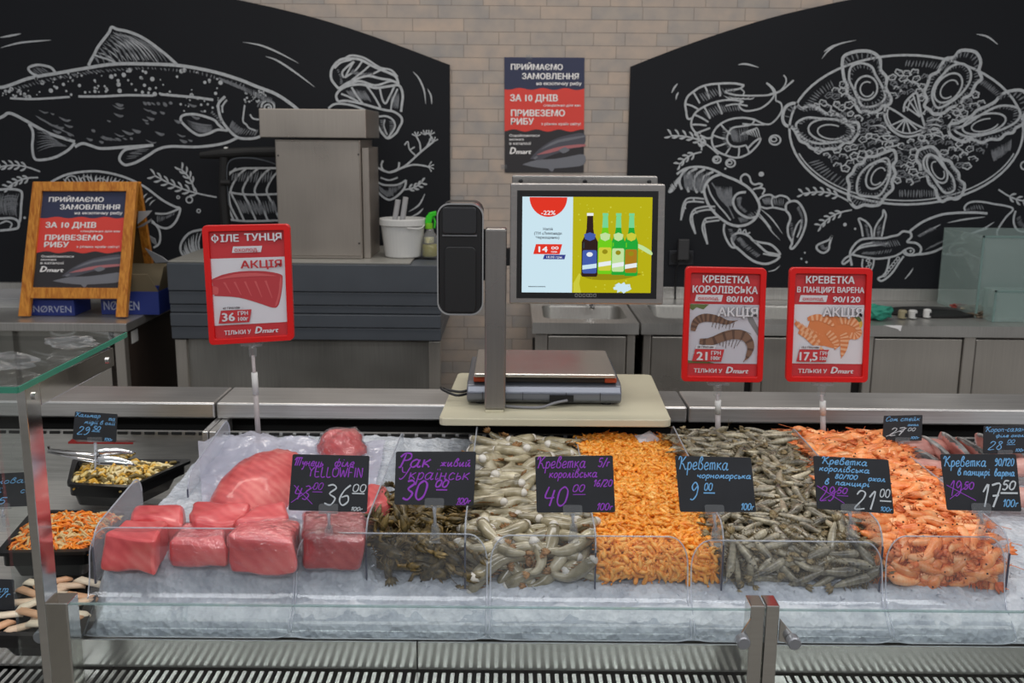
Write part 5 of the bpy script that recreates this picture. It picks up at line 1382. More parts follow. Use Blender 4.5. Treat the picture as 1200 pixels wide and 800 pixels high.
# ================================================================== RED PROMOTION SIGNS
FRED = plain('frame_red', S(206, 16, 16), .35); SRED = plain('sign_red', S(186, 48, 54), .5); SWHITE = plain('sign_white', S(206, 206, 212), .5)
SINK = plain('sign_dark_ink', S(60, 40, 44), .5); MEAT = plain('print_tuna', S(176, 56, 62), .5); MEAT2 = plain('print_tuna_light', S(196, 86, 88), .5)
SHR = plain('print_prawn_brown', S(120, 92, 76), .5); SHR2 = plain('print_prawn_dark', S(88, 66, 56), .5); SHO = plain('print_shrimp_orange', S(206, 124, 74), .5); SHO2 = plain('print_shrimp_pale', S(222, 168, 128), .5)
SGRN = plain('print_green', S(92, 108, 62), .5); SYEL = plain('print_yellow', S(204, 170, 74), .5); SICE = plain('print_ice', S(186, 186, 196), .5); SOUT = plain('print_outline', S(120, 120, 122), .5)
POLE = plain('pole_white', S(168, 160, 160), .35)
SM = [SRED, SWHITE, SINK, MEAT, MEAT2, SHR, SHR2, SHO, SHO2, SGRN, SYEL, SICE, SOUT]
def prawn_print(f, q, path, w0, i0, i1, off, n=9):
    P = smooth_line(path, 5); asp = q.w / q.h
    L, Rr = [], []
    for i, p in enumerate(P):
        a, b_ = P[max(0, i - 1)], P[min(len(P) - 1, i + 1)]
        dx, dy = (b_[0] - a[0]) * asp, b_[1] - a[1]; l = max(1e-6, sqrt(dx * dx + dy * dy))
        t_ = i / (len(P) - 1); w = w0 * (sin(pi * min(1, .12 + t_ * .95)) ** .7 * .9 + .08)
        L.append((p[0] - dy / l * w / asp, p[1] + dx / l * w)); Rr.append((p[0] + dy / l * w / asp, p[1] - dx / l * w))
    patch(f, q, L + Rr[::-1], off, i0)
    for i in range(2, len(P) - 2, max(2, len(P) // n)):
        patch(f, q, [L[i], Rr[i], Rr[i + 1], L[i + 1]], off + .0004, i1)
def red_sign(label, corners, Y, kind, pole_px, pole_base, lines):
    q = Quad(*[at(x, y, Y) for x, y in corners])
    base = at(pole_base[0], pole_base[1], Y + .01)
    base.z = ice_h(base.x, Y + .01) if pole_base[1] > 505 else Z(pole_base[0], pole_base[1], Y + .01) - .03
    t = thing('promotion_sign', label, 'sign', base, 'red promotion signs on poles')
    mb = MB(); ring(mb, q, rrect(0, 0, 1, 1, .055, .04, 6), rrect(.072, .052, .928, .952, .02, .015, 6), -.006, .006)
    obj('frame', mb, FRED, t, bevel=.0015)
    mb = MB(); slab(mb, q, [(.05, .04), (.95, .04), (.95, .96), (.05, .96)], -.004, -.001); card = obj('card', mb, SRED, t)
    p = q.sub(.072, .052, .928, .952, -.0008)
    f = MB(); O = .0006
    rect(f, p, .0, .25 if kind == 'tuna' else .298, 1, .875, O, 1 if kind != 'prawn' else 11)
    if kind == 'tuna':
        patch(f, p, smooth_line([(.0, .44), (.15, .40), (.4, .375), (.7, .38), (.93, .415), (.955, .47), (.93, .60), (.88, .715), (.80, .73), (.65, .69), (.35, .62), (.02, .595)], 4), O * 2, 3)
        patch(f, p, smooth_line([(.03, .445), (.3, .40), (.6, .395), (.88, .43), (.6, .425), (.3, .43)], 3), O * 3, 4)
        patch(f, p, smooth_line([(.93, .43), (.95, .48), (.92, .60), (.87, .70), (.84, .71), (.89, .60), (.91, .5)], 3), O * 3, 4)
        for k in range(5): patch(f, p, [(.15 + k * .14, .47), (.18 + k * .14, .47), (.25 + k * .14, .58 + k * .015), (.24 + k * .14, .58 + k * .015)], O * 3, 4)
        patch(f, p, smooth_line([(.0, .5), (.08, .52), (.07, .58), (.0, .58)], 3), O * 3, 4)
    elif kind == 'prawn':
        patch(f, p, [(.0, .30), (.28, .30), (.2, .35), (.1, .33), (.05, .36), (0, .34)], O * 2, 9); patch(f, p, [(.78, .30), (.9, .40), (1, .52), (1, .60), (.86, .46)], O * 2, 12)
        patch(f, p, [(0, .85), (.3, .86), (.4, .875), (0, .875)], O * 2, 9)
        prawn_print(f, p, [(.06, .56), (.10, .47), (.22, .43), (.4, .44), (.55, .47), (.70, .45)], .040, 5, 6, O * 3)
        prawn_print(f, p, [(.16, .66), (.32, .66), (.5, .61), (.66, .585), (.82, .61), (.9, .70), (.86, .80), (.80, .855)], .048, 5, 6, O * 4)
        for k in range(7): f.ribbon([p(.35 + k * .05, .47, O * 3), p(.33 + k * .05, .52 + (k % 3) * .01, O * 3)], .0012, p.n, 6); f.ribbon([p(.45 + k * .05, .64, O * 3), p(.46 + k * .04, .70 + (k % 3) * .012, O * 3)], .0012, p.n, 6)
        f.ribbon([p(u, v, O * 5) for u, v in smooth_line([(.16, .66), (.4, .60), (.7, .54), (.9, .58)], 5)], .001, p.n, 6)
    else:
        patch(f, p, smooth_line([(.75, .42), (.95, .44), (.98, .50), (.9, .56), (.8, .52)], 3), O * 2, 10); patch(f, p, smooth_line([(.8, .42), (.9, .40), (.97, .45), (.88, .47)], 3), O * 2.5, 9)
        patch(f, p, smooth_line([(.25, .42), (.5, .40), (.75, .43), (.93, .50), (.90, .60), (.75, .66), (.62, .72), (.45, .70), (.28, .68), (.18, .58)], 3), O * 2.2, 7)
        for path, w in (([(.03, .47), (.15, .54), (.3, .60), (.42, .70)], .03), ([(.08, .56), (.2, .60), (.32, .68), (.48, .76)], .032), ([(.2, .44), (.35, .42), (.5, .46), (.6, .52)], .032), ([(.47, .55), (.55, .60), (.62, .68), (.60, .74)], .036), ([(.70, .56), (.735, .62), (.73, .72), (.70, .82)], .042), ([(.62, .46), (.75, .44), (.88, .48), (.93, .56)], .045), ([(.78, .58), (.88, .60), (.94, .56), (.92, .50)], .036)):
            prawn_print(f, p, path, w, 7, 8, O * 3)
        for k in range(9): f.ribbon([p(.10 + .04 * k, .50 + .012 * k, O * 4), p(.02 + .05 * k, .44 + .02 * k, O * 4)], .0011, p.n, 8)
    # price flag and the strip over it
    y0, y1 = (.735, .855); patch(f, p, [(.06, y1), (.10, y0), (.52, y0), (.48, y1)], O * 6, 0); patch(f, p, [(.10, .732), (.12, .695), (.40, .695), (.38, .732)], O * 6, 1)
    patch(f, p, [(.29, .20), (.31, .142), (.70, .142), (.68, .20)] if kind == 'tuna' else [(.07, .272), (.09, .208), (.475, .208), (.455, .272)], O * 2, 1)
    obj('sign_print', f, SM, card, norm=False)
    w = MB(); T = O * 7
    for s, u0, v0, u1, v1, mi in lines: text(w, p, s, u0, v0, u1, v1, T + (.0005 if mi == 4 else 0), {0: 0, 1: 1, 2: 2, 3: 3, 4: 0, 5: 1}[mi], {3: .075, 2: .015, 1: .03, 5: .014}.get(mi, .035))
    text(w, p, 'ТІЛЬКИ У', .09 if kind != 'tuna' else .13, .925, .50, .965, T, 0, .03); text(w, p, 'D', .55, .90, .655, .965, T, 0, .05, .25); text(w, p, 'mart', .65, .92, .88, .965, T, 0, .04, .25)
    obj('lettering', w, [SWHITE, SRED, SINK, SOUT], card, norm=False)
    # pole: clear socket under the frame, upper rod, sleeve, lower rod
    top = q(*pole_px); top = Vector((top.x, Y + .002, top.z - .001))
    obj('frame_socket', MB().box(top.x - .022, top.x + .022, Y - .008, Y + .010, top.z - .006, top.z - .0005).lathe([(.008, -.03), (.009, -.01), (.006, -.006)], top, 12), ACRYLCLIP, t)
    d = base - top
    obj('upper_rod', MB().tube([top + Vector((0, 0, -.028)), top + d * .55], .0038, 10), POLE, t, smooth=True)
    obj('lower_rod', MB().tube([top + d * .5, base], .0058, 10), POLE, t, smooth=True)
    obj('sleeve', MB().tube([top + d * .30, top + d * .52], .0068, 10), WHITEP, t, smooth=True)
    obj('pole_foot', MB().lathe([(.02, -.004), (.02, 0), (.007, .004)], base, 16), POLE, t)
    return t
YSG = 2.04
red_sign('red framed sign with a tuna fillet picture and price 36, on a white pole', [(237, 264), (340, 262), (345, 398), (246, 404)], YSG, 'tuna', (.5, 1), (303, 513),
  [('О', .03, .038, .13, .088, 0), ('І', .068, .026, .092, .10, 0), ('ІЛЕ', .15, .03, .40, .095, 0), ('ТУНЦЯ', .47, .025, .97, .09, 0), ('охолод.', .33, .152, .65, .19, 5), ('АКЦІЯ', .40, .275, .96, .345, 1), ('36', .11, .755, .29, .835, 0), ('ГРН', .33, .748, .47, .785, 0), ('100г', .33, .80, .47, .838, 0), ('43 ГРН/100г', .13, .702, .37, .722, 2)])
red_sign('red framed sign with two brown prawns pictured and price 21', [(803, 312), (898, 314), (893, 447.5), (798, 446)], YSG, 'prawn', (.46, 1), (842, 503),
  [('КРЕВЕТКА', .17, .022, .85, .09, 0), ('КОРОЛІВСЬКА', .03, .12, .97, .188, 0), ('охолод.', .115, .222, .42, .255, 5), ('80/100', .52, .213, .91, .27, 0), ('АКЦІЯ', .40, .322, .98, .408, 3), ('АКЦІЯ', .40, .322, .98, .408, 4), ('21', .12, .757, .28, .84, 0), ('ГРН', .33, .75, .47, .787, 0), ('100г', .33, .80, .47, .838, 0), ('28 ГРН/100г', .13, .702, .37, .722, 2)])
red_sign('red framed sign with cooked orange shrimp pictured and price 17,5', [(925, 313), (1022, 314), (1016, 447.5), (920, 446.5)], YSG, 'cooked', (.46, 1), (966, 505),
  [('КРЕВЕТКА', .15, .022, .84, .09, 0), ('В ПАНЦИРІ ВАРЕНА', .03, .125, .98, .178, 0), ('охолод.', .115, .222, .42, .255, 5), ('90/120', .54, .213, .93, .27, 0), ('АКЦІЯ', .40, .322, .98, .408, 3), ('АКЦІЯ', .40, .322, .98, .408, 4), ('17,5', .10, .757, .36, .84, 0), ('ГРН', .39, .75, .51, .787, 0), ('100г', .39, .80, .51, .838, 0), ('19,5 ГРН/100г', .13, .702, .38, .722, 2)])
# ================================================================== HAND-WRITTEN PRICE TAGS
GL = {
'а': ('.8,.8 .5,1 .1,.7 .05,.25 .3,0 .6,.2 .85,.9|.85,1 .75,.2 .9,0 1.1,.15', 1.12), 'б': ('.9,1.8 .4,1.6 .1,.8 .15,.2 .45,0 .8,.3 .75,.8 .45,1 .15,.7', 1.0),
'в': ('.1,.1 .15,.9 .5,1.8 .75,1.5 .45,1 .8,.7 .75,.15 .4,0 .12,.2', 1.0), 'г': ('.15,1 .1,0|.1,.65 .3,.95 .6,.9', .7), 'д': ('.8,.8 .5,1 .1,.7 .05,.25 .3,0 .6,.2 .85,.95 .75,-.5 .45,-.8 .25,-.5 .95,.2', 1.05),
'е': ('.05,.4 .7,.6 .6,1 .25,.9 .05,.4 .3,0 .8,.2', .88), 'ж': ('0,.9 .4,.5 0,0|.55,1 .5,0|1,.9 .6,.5 1.05,0', 1.2), 'з': ('.1,.85 .4,1 .6,.8 .3,.55 .6,.3 .3,0 .05,.15', .75),
'и': ('.1,1 .1,.2 .3,0 .7,.9|.75,1 .7,.2 .85,0 1.05,.2', 1.1), 'й': ('.1,1 .1,.2 .3,0 .7,.9|.75,1 .7,.2 .85,0 1.05,.2|.25,1.4 .45,1.25 .7,1.45', 1.1),
'і': ('.2,1 .15,.2 .3,0 .5,.2|.25,1.38 .28,1.5', .5), 'ї': ('.2,1 .15,.2 .3,0 .5,.2|.12,1.38 .15,1.5|.38,1.38 .41,1.5', .5), 'к': ('.1,1 .1,0|.75,1 .2,.5 .5,.35 .8,0', .92), 'л': ('0,.1 .15,.05 .5,1 .6,.2 .75,0 .9,.2', .95),
'м': ('0,.1 .15,.1 .4,1 .55,.2 .9,1 .95,.2 1.1,0 1.25,.2', 1.28), 'н': ('.1,1 .1,0|.1,.5 .7,.5|.7,1 .7,.1 .95,.1', 1.0), 'о': ('.4,1 .1,.7 .08,.2 .35,0 .7,.3 .7,.8 .4,1', .85), 'п': ('.1,1 .1,0|.1,.8 .4,1 .65,.85 .65,.1 .85,.1', .95),
'р': ('.15,1 .1,-.8|.12,.6 .45,1 .75,.7 .65,.15 .35,0 .12,.2', .9), 'с': ('.7,.8 .4,1 .1,.6 .15,.15 .4,0 .75,.2', .82), 'т': ('.1,1 .1,0|.1,.8 .35,1 .5,.8 .5,0|.5,.8 .8,1 .95,.8 .95,.1 1.1,.1', 1.2), 'у': ('.1,1 .15,.5 .4,.4 .7,1|.7,1 .55,-.5 .25,-.8', .85),
'ф': ('.6,1.7 .5,-.8|.55,.8 .25,1 .05,.6 .2,0 .5,.2|.55,.8 .9,1 1.05,.5 .85,0 .5,.2', 1.2), 'х': ('.05,.9 .35,.7 .45,.2 .75,.05|.8,1 .4,.5 0,.05', .88), 'ц': ('.1,1 .1,.2 .3,0 .65,.2 .7,1|.7,1 .7,0 .95,0 .9,-.4', 1.02), 'ч': ('.1,1 .15,.5 .5,.45 .7,.6|.7,1 .68,.1 .9,.1', .95),
'ь': ('.15,1 .12,.1 .4,0 .65,.25 .5,.5 .15,.45', .75), 'я': ('0,.05 .4,.4|.8,0 .75,1 .35,1 .15,.75 .35,.45 .75,.5', .92),
'К': ('-.1,1.3 .1,1.75 .4,1.6 .35,.8 .2,0|1.2,1.8 .45,.9 .8,.7 1.2,0 1.4,.15', 1.4), 'Т': ('-.1,1.2 .1,1.7 .4,1.8 1.5,1.75|.35,1.7 .2,0|.8,1.75 .65,0|1.3,1.75 1.15,0', 1.55), 'Р': ('.5,1.7 .3,.1 .1,0|0,1.3 .4,1.8 1,1.7 1.1,1.2 .8,.9 .4,.9', 1.15),
'У': ('0,1.8 .2,1.1 .6,1|1,1.8 .6,.5 .2,0 0,.2', 1.05), 'С': ('1,1.5 .7,1.8 .2,1.3 .1,.5 .4,0 .9,.3', 1.0),
'Y': ('0,1.8 .4,1|.85,1.8 .4,1 .35,0', .9), 'E': ('.75,1.8 .1,1.8 .1,0 .75,0|.1,.9 .6,.9', .85), 'L': ('.1,1.8 .1,0 .7,0', .78), 'O': ('.5,1.8 .1,1.4 .1,.4 .5,0 .9,.4 .9,1.4 .5,1.8', 1.0), 'W': ('0,1.8 .3,0 .6,1.3 .9,0 1.2,1.8', 1.28), 'F': ('.75,1.8 .1,1.8 .1,0|.1,.9 .6,.9', .82), 'I': ('.15,1.8 .15,0', .32), 'N': ('.1,0 .1,1.8 .8,0 .8,1.8', .98),
'0': ('.45,1.8 .1,1.4 .08,.4 .4,0 .75,.4 .78,1.4 .45,1.8', .95), '1': ('.05,1.2 .45,1.8 .3,0', .6), '2': ('.05,1.4 .3,1.8 .7,1.6 .6,1 .05,0 .85,.05', .95), '3': ('.1,1.7 .45,1.8 .7,1.5 .3,1 .75,.6 .5,0 .05,.15', .9), '4': ('.2,1.8 .05,.8 .8,.8|.7,1.5 .55,0', .95),
'5': ('.8,1.8 .25,1.8 .15,1.1 .55,1.1 .75,.6 .5,0 .05,.15', .9), '6': ('.7,1.8 .3,1.3 .08,.5 .35,0 .7,.35 .6,.85 .2,.7', .9), '7': ('.05,1.75 .8,1.8 .35,0|.2,.9 .75,.95', .9), '8': ('.65,1.5 .4,1.8 .15,1.5 .6,.8 .7,.3 .4,0 .1,.3 .2,.8 .65,1.5', .85), '9': ('.7,1.4 .4,1.8 .1,1.4 .3,.95 .7,1.4 .65,.5 .3,0 .05,.1', .9),
'/': ('.6,1.9 0,-.2', .6), '-': ('.05,.6 .5,.6', .6), '.': ('.1,0 .16,.08', .25), ',': ('.15,.1 .05,-.3', .3)}
INK = {'blue': plain('chalk_ink_blue', S(112, 172, 222), .6), 'violet': plain('chalk_ink_violet', S(148, 60, 190), .6), 'white': plain('chalk_ink_white', S(196, 202, 208), .6)}
SLATE = plain('slate_tag', S(32, 34, 40), .55, var=.18, scale=25)
IM = [INK['blue'], INK['violet'], INK['white']]; IK = {'b': 0, 'v': 1, 'w': 2}
def hand(mb, q, s, u0, u1, vb, xh, w, m, slant=.22):
    """pen strokes: word s from u0 to u1 standing on vb with lower-case height xh (in tag heights)"""
    adv = 0; st = []
    for ch in s:
        if ch == ' ': adv += .6; continue
        g, wd = GL[ch]
        for part in g.split('|'):
            pts = [tuple(float(t) for t in p.split(',')) for p in part.split()]
            st.append([(x + adv + slant * y, y) for x, y in smooth_line(pts, 4)])
        adv += wd + .1
    k = (u1 - u0) / max(adv - .1 + slant, .1)
    for i, pts in enumerate(st):
        P = [q(u0 + x * k, vb - y * xh, .0010 + .00003 * (i % 9)) for x, y in pts]
        mb.ribbon(P, [w * (.8 + .4 * abs(sin(j * .5 + i))) for j in range(len(P))], q.n, m)
def uline(mb, q, u0, u1, v, w, m, v2=None): mb.ribbon([q(u0, v, .001), q(u1, v2 if v2 is not None else v, .001)], w, q.n, m)
def price_tag(label, corners, Y, lines, clip, clip_y, extras=(), lean=.016, group='chalk price tags', cup_u=None):
    tl, tr, br, bl = corners
    q = Quad(at(*tl, Y + lean), at(*tr, Y + lean), at(*br, Y), at(*bl, Y))
    cpt = at(clip[0], clip[1], clip_y)
    t = thing('price_tag', label, 'price tag', cpt, group)
    mb = MB(); slab(mb, q, rrect(0, 0, 1, 1, .022, .03, 3), -.0016, .0006); brd = obj('board', mb, SLATE, t)
    mb = MB()
    for ln in lines: hand(mb, q, ln[0], ln[1], ln[2], ln[3], ln[4], ln[5] if len(ln) > 5 and ln[5] else .0016, IK[ln[6]], ln[7] if len(ln) > 7 else .22)
    for e in extras: uline(mb, q, *e[:4], IK[e[4]], *(e[5:]))
    obj('handwriting', mb, IM, brd, norm=False)
    # clear cup gripping the board's lower edge, stem and sprung clip
    cu = cup_u if cup_u is not None else (clip[0] - bl[0]) / (br[0] - bl[0]) * .98
    c0 = q(cu, 1.0)
    hw_ = .0150; cq = Quad(q(cu, .86, .0035) - Vector((hw_, 0, 0)), q(cu, .86, .0035) + Vector((hw_, 0, 0)), q(cu, 1.03, .0035) + Vector((hw_, 0, 0)), q(cu, 1.03, .0035) - Vector((hw_, 0, 0)))
    mb = MB(); slab(mb, cq, rrect(0, 0, 1, 1, .12, .2, 3), -.0008, .0008); slab(mb, cq, [(0, .95), (1, .95), (1, 1.05), (0, 1.05)], -.007, .001)
    obj('clip_cup', mb, ACRYLCLIP, t)
    a = c0 + Vector((0, 0, -.004)); b_ = cpt + Vector((0, 0, .008))
    obj('clip_stem', MB().tube([a, a * .6 + b_ * .4, b_], [.0034, .0022, .0030], 8), ACRYLRIM, t, smooth=True)
    mb = MB(); z = cpt.z
    mb.hexa([(cpt.x - .009, clip_y - .012, z - .016), (cpt.x + .009, clip_y - .012, z - .016), (cpt.x + .009, clip_y - .006, z - .016), (cpt.x - .009, clip_y - .006, z - .016), (cpt.x - .0055, clip_y - .004, z + .012), (cpt.x + .0055, clip_y - .004, z + .012), (cpt.x + .0055, clip_y - .001, z + .012), (cpt.x - .0055, clip_y - .001, z + .012)])
    mb.hexa([(cpt.x - .006, clip_y + .006, z - .014), (cpt.x + .006, clip_y + .006, z - .014), (cpt.x + .006, clip_y + .010, z - .014), (cpt.x - .006, clip_y + .010, z - .014), (cpt.x - .005, clip_y - .001, z + .012), (cpt.x + .005, clip_y - .001, z + .012), (cpt.x + .005, clip_y + .003, z + .012), (cpt.x - .005, clip_y + .003, z + .012)])
    obj('clip_jaws', mb, ACRYLCLIP, t, bevel=.001)
    return t
YT_ = 1.462; YCL = 1.474
D = .0015; d_ = .0011
price_tag('black tag reading YELLOWFIN in violet and 36.00 in white, before the tuna', [(343, 532), (433, 534), (430, 600), (338, 597.5)], YT_,
  [('Тунець', .03, .42, .20, .08, D, 'v'), ('філе', .55, .82, .195, .08, D, 'v'), ('YELLOWFIN', .22, .93, .385, .095, D, 'v', .08), ('43', .05, .27, .80, .135, D, 'v'), ('00', .29, .43, .62, .07, d_, 'v'), ('36', .44, .80, .885, .20, .0022, 'w', .1), ('00', .80, .985, .64, .075, D, 'w', .1), ('100г', .79, .95, .975, .035, d_, 'w')], (386, 624), YCL,
  [(.03, .32, .86, d_, 'v', .55), (.05, .30, .55, d_, 'v', .88), (.29, .42, .66, d_, 'v'), (.80, .96, .67, .002, 'w')])
price_tag('black tag with violet writing and price 30.00 above the crayfish', [(464, 529), (558, 529), (555, 592.5), (462, 591)], YT_,
  [('Рак', .03, .46, .29, .145, .0022, 'v'), ('живий', .56, .95, .27, .08, D, 'v'), ('Українськ', .05, .95, .52, .13, D, 'v'), ('30', .09, .42, .90, .20, .0028, 'v'), ('00', .50, .68, .66, .075, .0022, 'v'), ('100г', .78, .97, .955, .055, D, 'v')], (510, 622), YCL,
  [(.52, .66, .71, .002, 'v'), (.78, .90, .975, d_, 'v')])
price_tag('black tag with violet writing 16/20 and price 40.00 above the raw prawns', [(627, 535), (718, 533.5), (721, 600), (629, 600.5)], YT_,
  [('Креветка', .02, .66, .205, .115, D, 'v'), ('королівська', .17, .80, .375, .085, D, 'v'), ('5/г', .80, .97, .19, .08, D, 'v'), ('16/20', .73, .985, .54, .065, D, 'v'), ('40', .08, .42, .88, .19, .0022, 'v'), ('00', .46, .63, .63, .07, D, 'v'), ('100г', .76, .98, .955, .065, D, 'v')], (672, 622), YCL,
  [(.47, .63, .68, d_, 'v')])
price_tag('black tag with blue writing and price 9.00 in front of the grey shrimp', [(791, 534), (880, 536), (886, 600), (797, 599.5)], YT_,
  [('Креветка', .03, .70, .235, .13, D, 'b'), ('чорноморська', .26, .985, .385, .06, D, 'b'), ('9', .14, .28, .78, .175, .0018, 'b'), ('00', .34, .46, .61, .075, D, 'b'), ('100г', .80, .985, .955, .065, D, 'b')], (838, 626), YCL,
  [(.33, .48, .655, .002, 'b')])
price_tag('black tag reading 80/100 with crossed-out 29.50 and white 21.00', [(953, 534), (1041, 538.5), (1047.5, 602), (957.5, 596)], YT_,
  [('Креветка', .10, .72, .135, .075, D, 'b'), ('королівська', .06, .74, .27, .062, D, 'b'), ('80/100', .26, .57, .40, .045, D, 'b'), ('охол', .70, .94, .41, .055, D, 'b'), ('в', .12, .19, .52, .06, D, 'b'), ('панцирі', .26, .72, .52, .055, D, 'b'), ('29', .04, .26, .83, .15, D, 'v'), ('50', .27, .42, .68, .06, D, 'v'), ('21', .48, .78, .945, .19, .0022, 'w'), ('00', .83, .98, .70, .085, D, 'w'), ('100г', .82, .985, .96, .045, d_, 'b')], (997, 618), YCL,
  [(.02, .36, .56, d_, 'v', .86), (.06, .30, .84, d_, 'v', .62), (.27, .42, .72, d_, 'v'), (.83, .98, .77, .002, 'w')])
price_tag('black tag reading 90/120 with crossed-out 19.50 and white 17.50', [(1102, 532), (1190.5, 532), (1197, 599), (1110, 597.5)], YT_,
  [('Креветка', .02, .60, .215, .10, D, 'b'), ('90/120', .70, .965, .20, .07, D, 'b'), ('в панцирі', .19, .63, .37, .07, D, 'b'), ('варена', .68, .96, .38, .07, D, 'b'), ('19', .05, .24, .74, .15, D, 'v'), ('50', .25, .40, .62, .07, D, 'v'), ('17', .46, .74, .93, .22, .0026, 'w'), ('50', .76, .96, .62, .085, .0022, 'w'), ('100г', .75, .97, .92, .07, D, 'b')], (1150, 618), YCL,
  [(.03, .40, .55, d_, 'v', .82), (.05, .34, .80, d_, 'v', .52), (.74, .97, .68, .0028, 'w')])
price_tag('small black tag with blue writing and price 29.50 over the squid salad', [(88, 482), (137.5, 485), (136, 518), (85, 514.5)], 1.93,
  [('Кальмар', .02, .62, .17, .085, d_, 'b'), ('та', .80, .97, .25, .09, d_, 'b'), ('мідії в олії', .24, .97, .40, .075, d_, 'b'), ('29', .09, .40, .80, .155, D, 'b'), ('50', .44, .64, .63, .085, D, 'b'), ('100г', .72, .93, .97, .055, d_, 'b')], (112, 572), 1.895, [(.42, .62, .67, d_, 'b')], lean=.01, cup_u=.52)
price_tag('small black tag with blue writing and price 27.00 above the fish steaks', [(1036, 487), (1081, 486), (1080, 516), (1034, 516.5)], 1.96,
  [('Сом стейк', .04, .95, .22, .10, d_, 'b'), ('охол', .62, .92, .42, .06, d_, 'b'), ('27', .16, .55, .78, .16, D, 'w'), ('00', .62, .84, .62, .07, d_, 'w'), ('100г', .70, .94, .93, .05, d_, 'b')], (1058, 530), 1.95, [(.08, .6, .82, d_, 'w', .5)], lean=.01, cup_u=.5)
price_tag('small black tag with blue writing and price 28.00 by the fish steaks', [(1153, 499), (1203, 498), (1202, 531), (1152, 531.5)], 1.90,
  [('Короп-сазан', .03, .98, .21, .10, d_, 'b'), ('філе охол', .28, .95, .41, .07, d_, 'b'), ('28', .10, .46, .85, .16, D, 'b'), ('00', .55, .74, .63, .07, d_, 'b'), ('100г', .74, .96, .93, .055, d_, 'b')], (1178, 545), 1.89, [(.54, .74, .68, d_, 'b')], lean=.01, cup_u=.5)
price_tag('black tag with blue writing half hidden behind the polished post', [(-44, 557), (49, 552), (50, 592), (-42, 596)], 1.66,
  [('маринована', .05, .97, .30, .09, d_, 'b'), ('мідії', .08, .50, .56, .09, d_, 'b'), ('сал', .72, .96, .60, .09, d_, 'b'), ('25', .30, .55, .90, .10, D, 'b')], (4, 610), 1.66, [], lean=.01)
price_tag('black tag with blue writing cut off at the corner, over the pale fish strips', [(-70, 676), (16, 679), (17, 728), (-68, 726)], 1.42,
  [('салат', .50, .95, .30, .09, d_, 'b'), ('з/г', .74, .97, .42, .08, d_, 'b'), ('100г', .74, .97, .93, .06, d_, 'b')], (-20, 748), 1.42, [], lean=.01)
# ================================================================== SEAFOOD
RAWS = flesh('raw_prawn_shell', S(104, 96, 72), S(160, 149, 120), S(212, 201, 174), .16, 26, bands=0, vary=.2, coat=.9, sss=.0)
RAWM = flesh('raw_prawn_meat', S(196, 190, 178), S(214, 208, 198), S(226, 222, 214), .25, 40, vary=.08)
RAWT = flesh('raw_prawn_tail', S(120, 84, 48), S(158, 114, 68), S(178, 138, 92), .35, 60, vary=.2)
GRYS = flesh('grey_shrimp_shell', S(66, 62, 54), S(134, 126, 106), S(188, 178, 152), .24, 42, bands=52, vary=.28, coat=.6)
GRYT = flesh('grey_shrimp_leg', S(92, 78, 52), S(134, 116, 82), S(160, 146, 110), .4, 60, vary=.2)
COOK = flesh('cooked_shrimp_shell', S(228, 116, 52), S(244, 150, 84), S(250, 194, 142), .28, 38, bands=55, vary=.16, coat=.3)
COOKT = flesh('cooked_shrimp_leg', S(206, 88, 40), S(228, 122, 64), S(236, 156, 104), .4, 60, vary=.15)
PEEL = flesh('peeled_shrimp', S(236, 132, 30), S(250, 164, 56), S(253, 200, 112), .30, 90, vary=.16)
EYE = plain('shrimp_eye', S(18, 16, 16), .2)
CRAY = flesh('crayfish_shell', S(44, 38, 22), S(88, 74, 42), S(134, 112, 66), .35, 70, vary=.3)
CRAYL = flesh('crayfish_leg', S(72, 58, 30), S(116, 94, 50), S(150, 124, 74), .4, 70, vary=.25)

def creature(L, R, prof, bend, n=7, flat=.82, bend0=0.0, steps=None, ripple=.025):
    """tapering body bent in its own plane; x runs tail to head"""
    N_ = len(prof); pts = []; a = -bend / 2; x = y = 0.0; ds = L / (N_ - 1)
    for i in range(N_):
        pts.append(Vector((x, y, 0)))
        t_ = i / (N_ - 1); k = bend * (1.6 if t_ < .55 else .3)
        a += k / (N_ - 1); x += cos(a) * ds; y += sin(a) * ds
    c_ = sum(pts, Vector()) / N_
    pts = [p - c_ for p in pts]
    rad = [(R * p * (1 + (ripple if i % 2 else -ripple)), R * p * flat * (1 + (ripple if i % 2 else -ripple))) for i, p in enumerate(prof)]
    mb = MB().tube(pts, rad, n, 0)
    return mb, pts, rad
def spike(mb, a, b_, w, m):
    a, b_ = Vector(a), Vector(b_); s_ = Vector((b_ - a).cross(Vector((0, 0, 1))))
    s_ = s_.normalized() * w if s_.length > 1e-9 else Vector((w, 0, 0))
    mb.add([a + s_, a - s_, b_, a + Vector((0, 0, w))], [(0, 1, 2), (0, 3, 2), (1, 3, 2), (0, 1, 3)], m)
def tail_fan(mb, p, d, w, m, n=4):
    d = d.normalized(); s_ = Vector((-d.y, d.x, 0))
    for k in range(n):
        a = (k - (n - 1) / 2) * .38
        e = d * cos(a) + s_ * sin(a); c_ = p + e * w * 1.2
        t_ = Vector((-e.y, e.x, 0)) * w * .32; up = Vector((0, 0, w * .10 * (1 + k % 2)))
        mb.add([p + up, c_ - e * w * .4 + t_ + up, c_ + e * w * .3 + up, c_ - e * w * .4 - t_ + up, p - up, c_ - e * w * .4 + t_ - up * .2, c_ + e * w * .3 - up * .2, c_ - e * w * .4 - t_ - up * .2],
               [(0, 1, 2, 3), (4, 7, 6, 5), (0, 4, 5, 1), (1, 5, 6, 2), (2, 6, 7, 3), (3, 7, 4, 0)], m)
